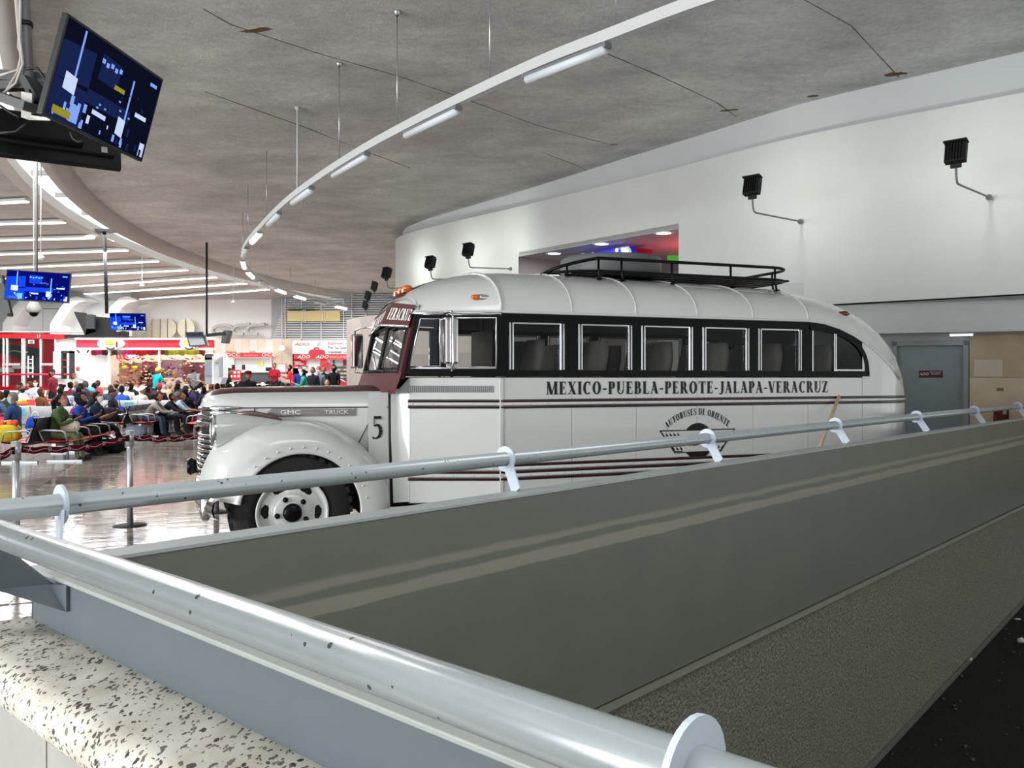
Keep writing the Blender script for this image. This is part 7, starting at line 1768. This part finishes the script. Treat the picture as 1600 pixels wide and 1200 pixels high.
# bags and things on seats and floor
def bag(name, label, loc, rz, r, c, strap=None, n=(1, 1, 1)):
    t = thing(name, label, 'bag', loc, rz); rows = []
    for k in range(9):
        a = math.pi*(k/8); z = r[2]*(1-math.cos(a)); s = math.sin(a)**.35 if 0 < k < 8 else .25
        rows.append([Vector((r[0]*s*math.copysign(abs(math.cos(b))**.6, math.cos(b))*(1+.05*math.sin(3*b+k)), r[1]*s*math.copysign(abs(math.sin(b))**.6, math.sin(b)), z)) for b in [2*math.pi*i/14 for i in range(14)]])
    m = MB(); m.grid(rows, 0, True, True); m.build('body', cloth(c), t)
    m = MB(); m.tube([Vector((r[0]*.4*math.cos(math.pi*k/8), 0, r[2]*1.95+r[2]*.5*math.sin(math.pi*k/8))) for k in range(9)], .012, 6); m.build('strap', cloth(strap or c), t)
    m = MB(); m.box((0, -r[1]*.95, r[2]*.8), (r[0]*1.1, .03, r[2]*.7)); m.build('pocket', cloth(tuple(max(0, v-14) for v in c)), t, bevel=.012); return t
Z = lambda px, Y, z=0: floor_at(px, Y)+Vector((0, 0, z))
bag('duffel_bag', 'black duffel bag with a round end lying on the floor under the belt', Z(163, 17.6), .15, (.42, .17, .15), (20, 20, 24))
m = MB(); m.lathe([(0, -.02), (.12, -.02), (.13, 0), (.12, .02)], Z(147, 17.4, .15), 'x', 14, 0); 
bag('shopping_bag', 'yellow shopping bag with orange goods on the bench at the left edge', Z(12, 15.4, .41), .2, (.22, .16, .16), (196, 176, 50), (220, 214, 190))
for i, (dx, c) in enumerate(((-.1, (222, 90, 40)), (.04, (226, 120, 50)), (.14, (206, 60, 50)))): m = MB(); m.ball((0, 0, 0), (.06, .05, .06)); o = m.build('fruit_pack', paint(c)); o.location = Z(12, 15.4, .76)+Vector((dx, 0, 0)); tag(o, ('orange-red pack at the left of the yellow bag top', 'bright orange pack in the middle of the yellow bag top', 'red pack at the right of the yellow bag top')[i], 'pack', 'packs in the yellow bag')
bag('handbag', 'cream handbag on the lap of the woman in olive green', Z(118, 16.0, .56)+Vector((-.1, 0, 0)), .3, (.17, .1, .10), (206, 198, 176))
bag('backpack', 'black backpack on the bench between the navy shirt man and the grey benches', Z(170, 22.0, .41), .1, (.26, .17, .2), (22, 24, 30))
bag('backpack', 'red backpack beside the navy shirt man', Z(123, 20.0, .41), .1, (.2, .15, .24), (170, 24, 50))
bag('backpack', 'blue and white backpack between the grey-haired man and the olive woman', Z(55, 17.0, .41), .2, (.16, .13, .2), (40, 70, 160), (226, 226, 226))
bag('plastic_bag', 'clear pale blue plastic bag of bottles under the second dark bench', Z(213, 22.6), .2, (.26, .18, .17), (170, 188, 204))
bag('plastic_bag', 'white plastic bag with bottles by the feet of the grey sweater man', Z(229, 22.9), -.1, (.17, .14, .16), (206, 210, 214))
bag('tote_bag', 'black tote bag on the floor between the two leaning sitters', Z(252, 23.2), .1, (.2, .14, .2), (18, 18, 20))
bag('backpack', 'dark red backpack on the floor beside white trainers near the bus grille', Z(300, 24.6), .1, (.24, .16, .2), (110, 34, 44))
bag('bag', 'pink-red bag at the far left edge beside the blue-masked person', Z(4, 17.4, .5), .2, (.16, .12, .14), (200, 50, 80))
tb = thing('snack_table', 'low table with baskets of snacks between the benches at the left', 'table', floor_at(62, 24.8)); m = MB(); m.box((0, 0, .72), (1.7, .6, .04)); m.build('top', paint((196, 180, 160)), tb); m = MB(); m.box((0, 0, .36), (1.6, .5, .68)); m.build('body', paint((150, 140, 130)), tb)
for i, (dx, c, lb) in enumerate(((-.45, (220, 170, 70), 'basket of yellow bread at the left of the snack table'), (.5, (214, 140, 100), 'basket of pinkish snacks at the right of the snack table'))):
    b_ = thing('basket', lb, 'basket', floor_at(62, 24.8)+Vector((dx, 0, .74)), 0, 'baskets on the snack table'); m = MB(); m.lathe([(0, 0), (.2, 0), (.27, .1), (.25, .1), (.18, .02)], seg=14); m.build('bowl', paint((170, 120, 60)), b_)
    m = MB()
    for k in range(9): m.ball((rnd.uniform(-.14, .14), rnd.uniform(-.14, .14), .1+rnd.uniform(0, .05)), (.08, .06, .05), 0, 7, 5)
    m.build('snacks', paint(c), b_, kind='stuff')
m = MB(); m.box((0, 0, .09), (.8, .35, .18)); o = m.build('tray', paint((206, 60, 70)), bevel=.02); o.location = floor_at(62, 24.8)+Vector((.05, .05, .74)); tag(o, 'red and white tray on the snack table', 'tray')
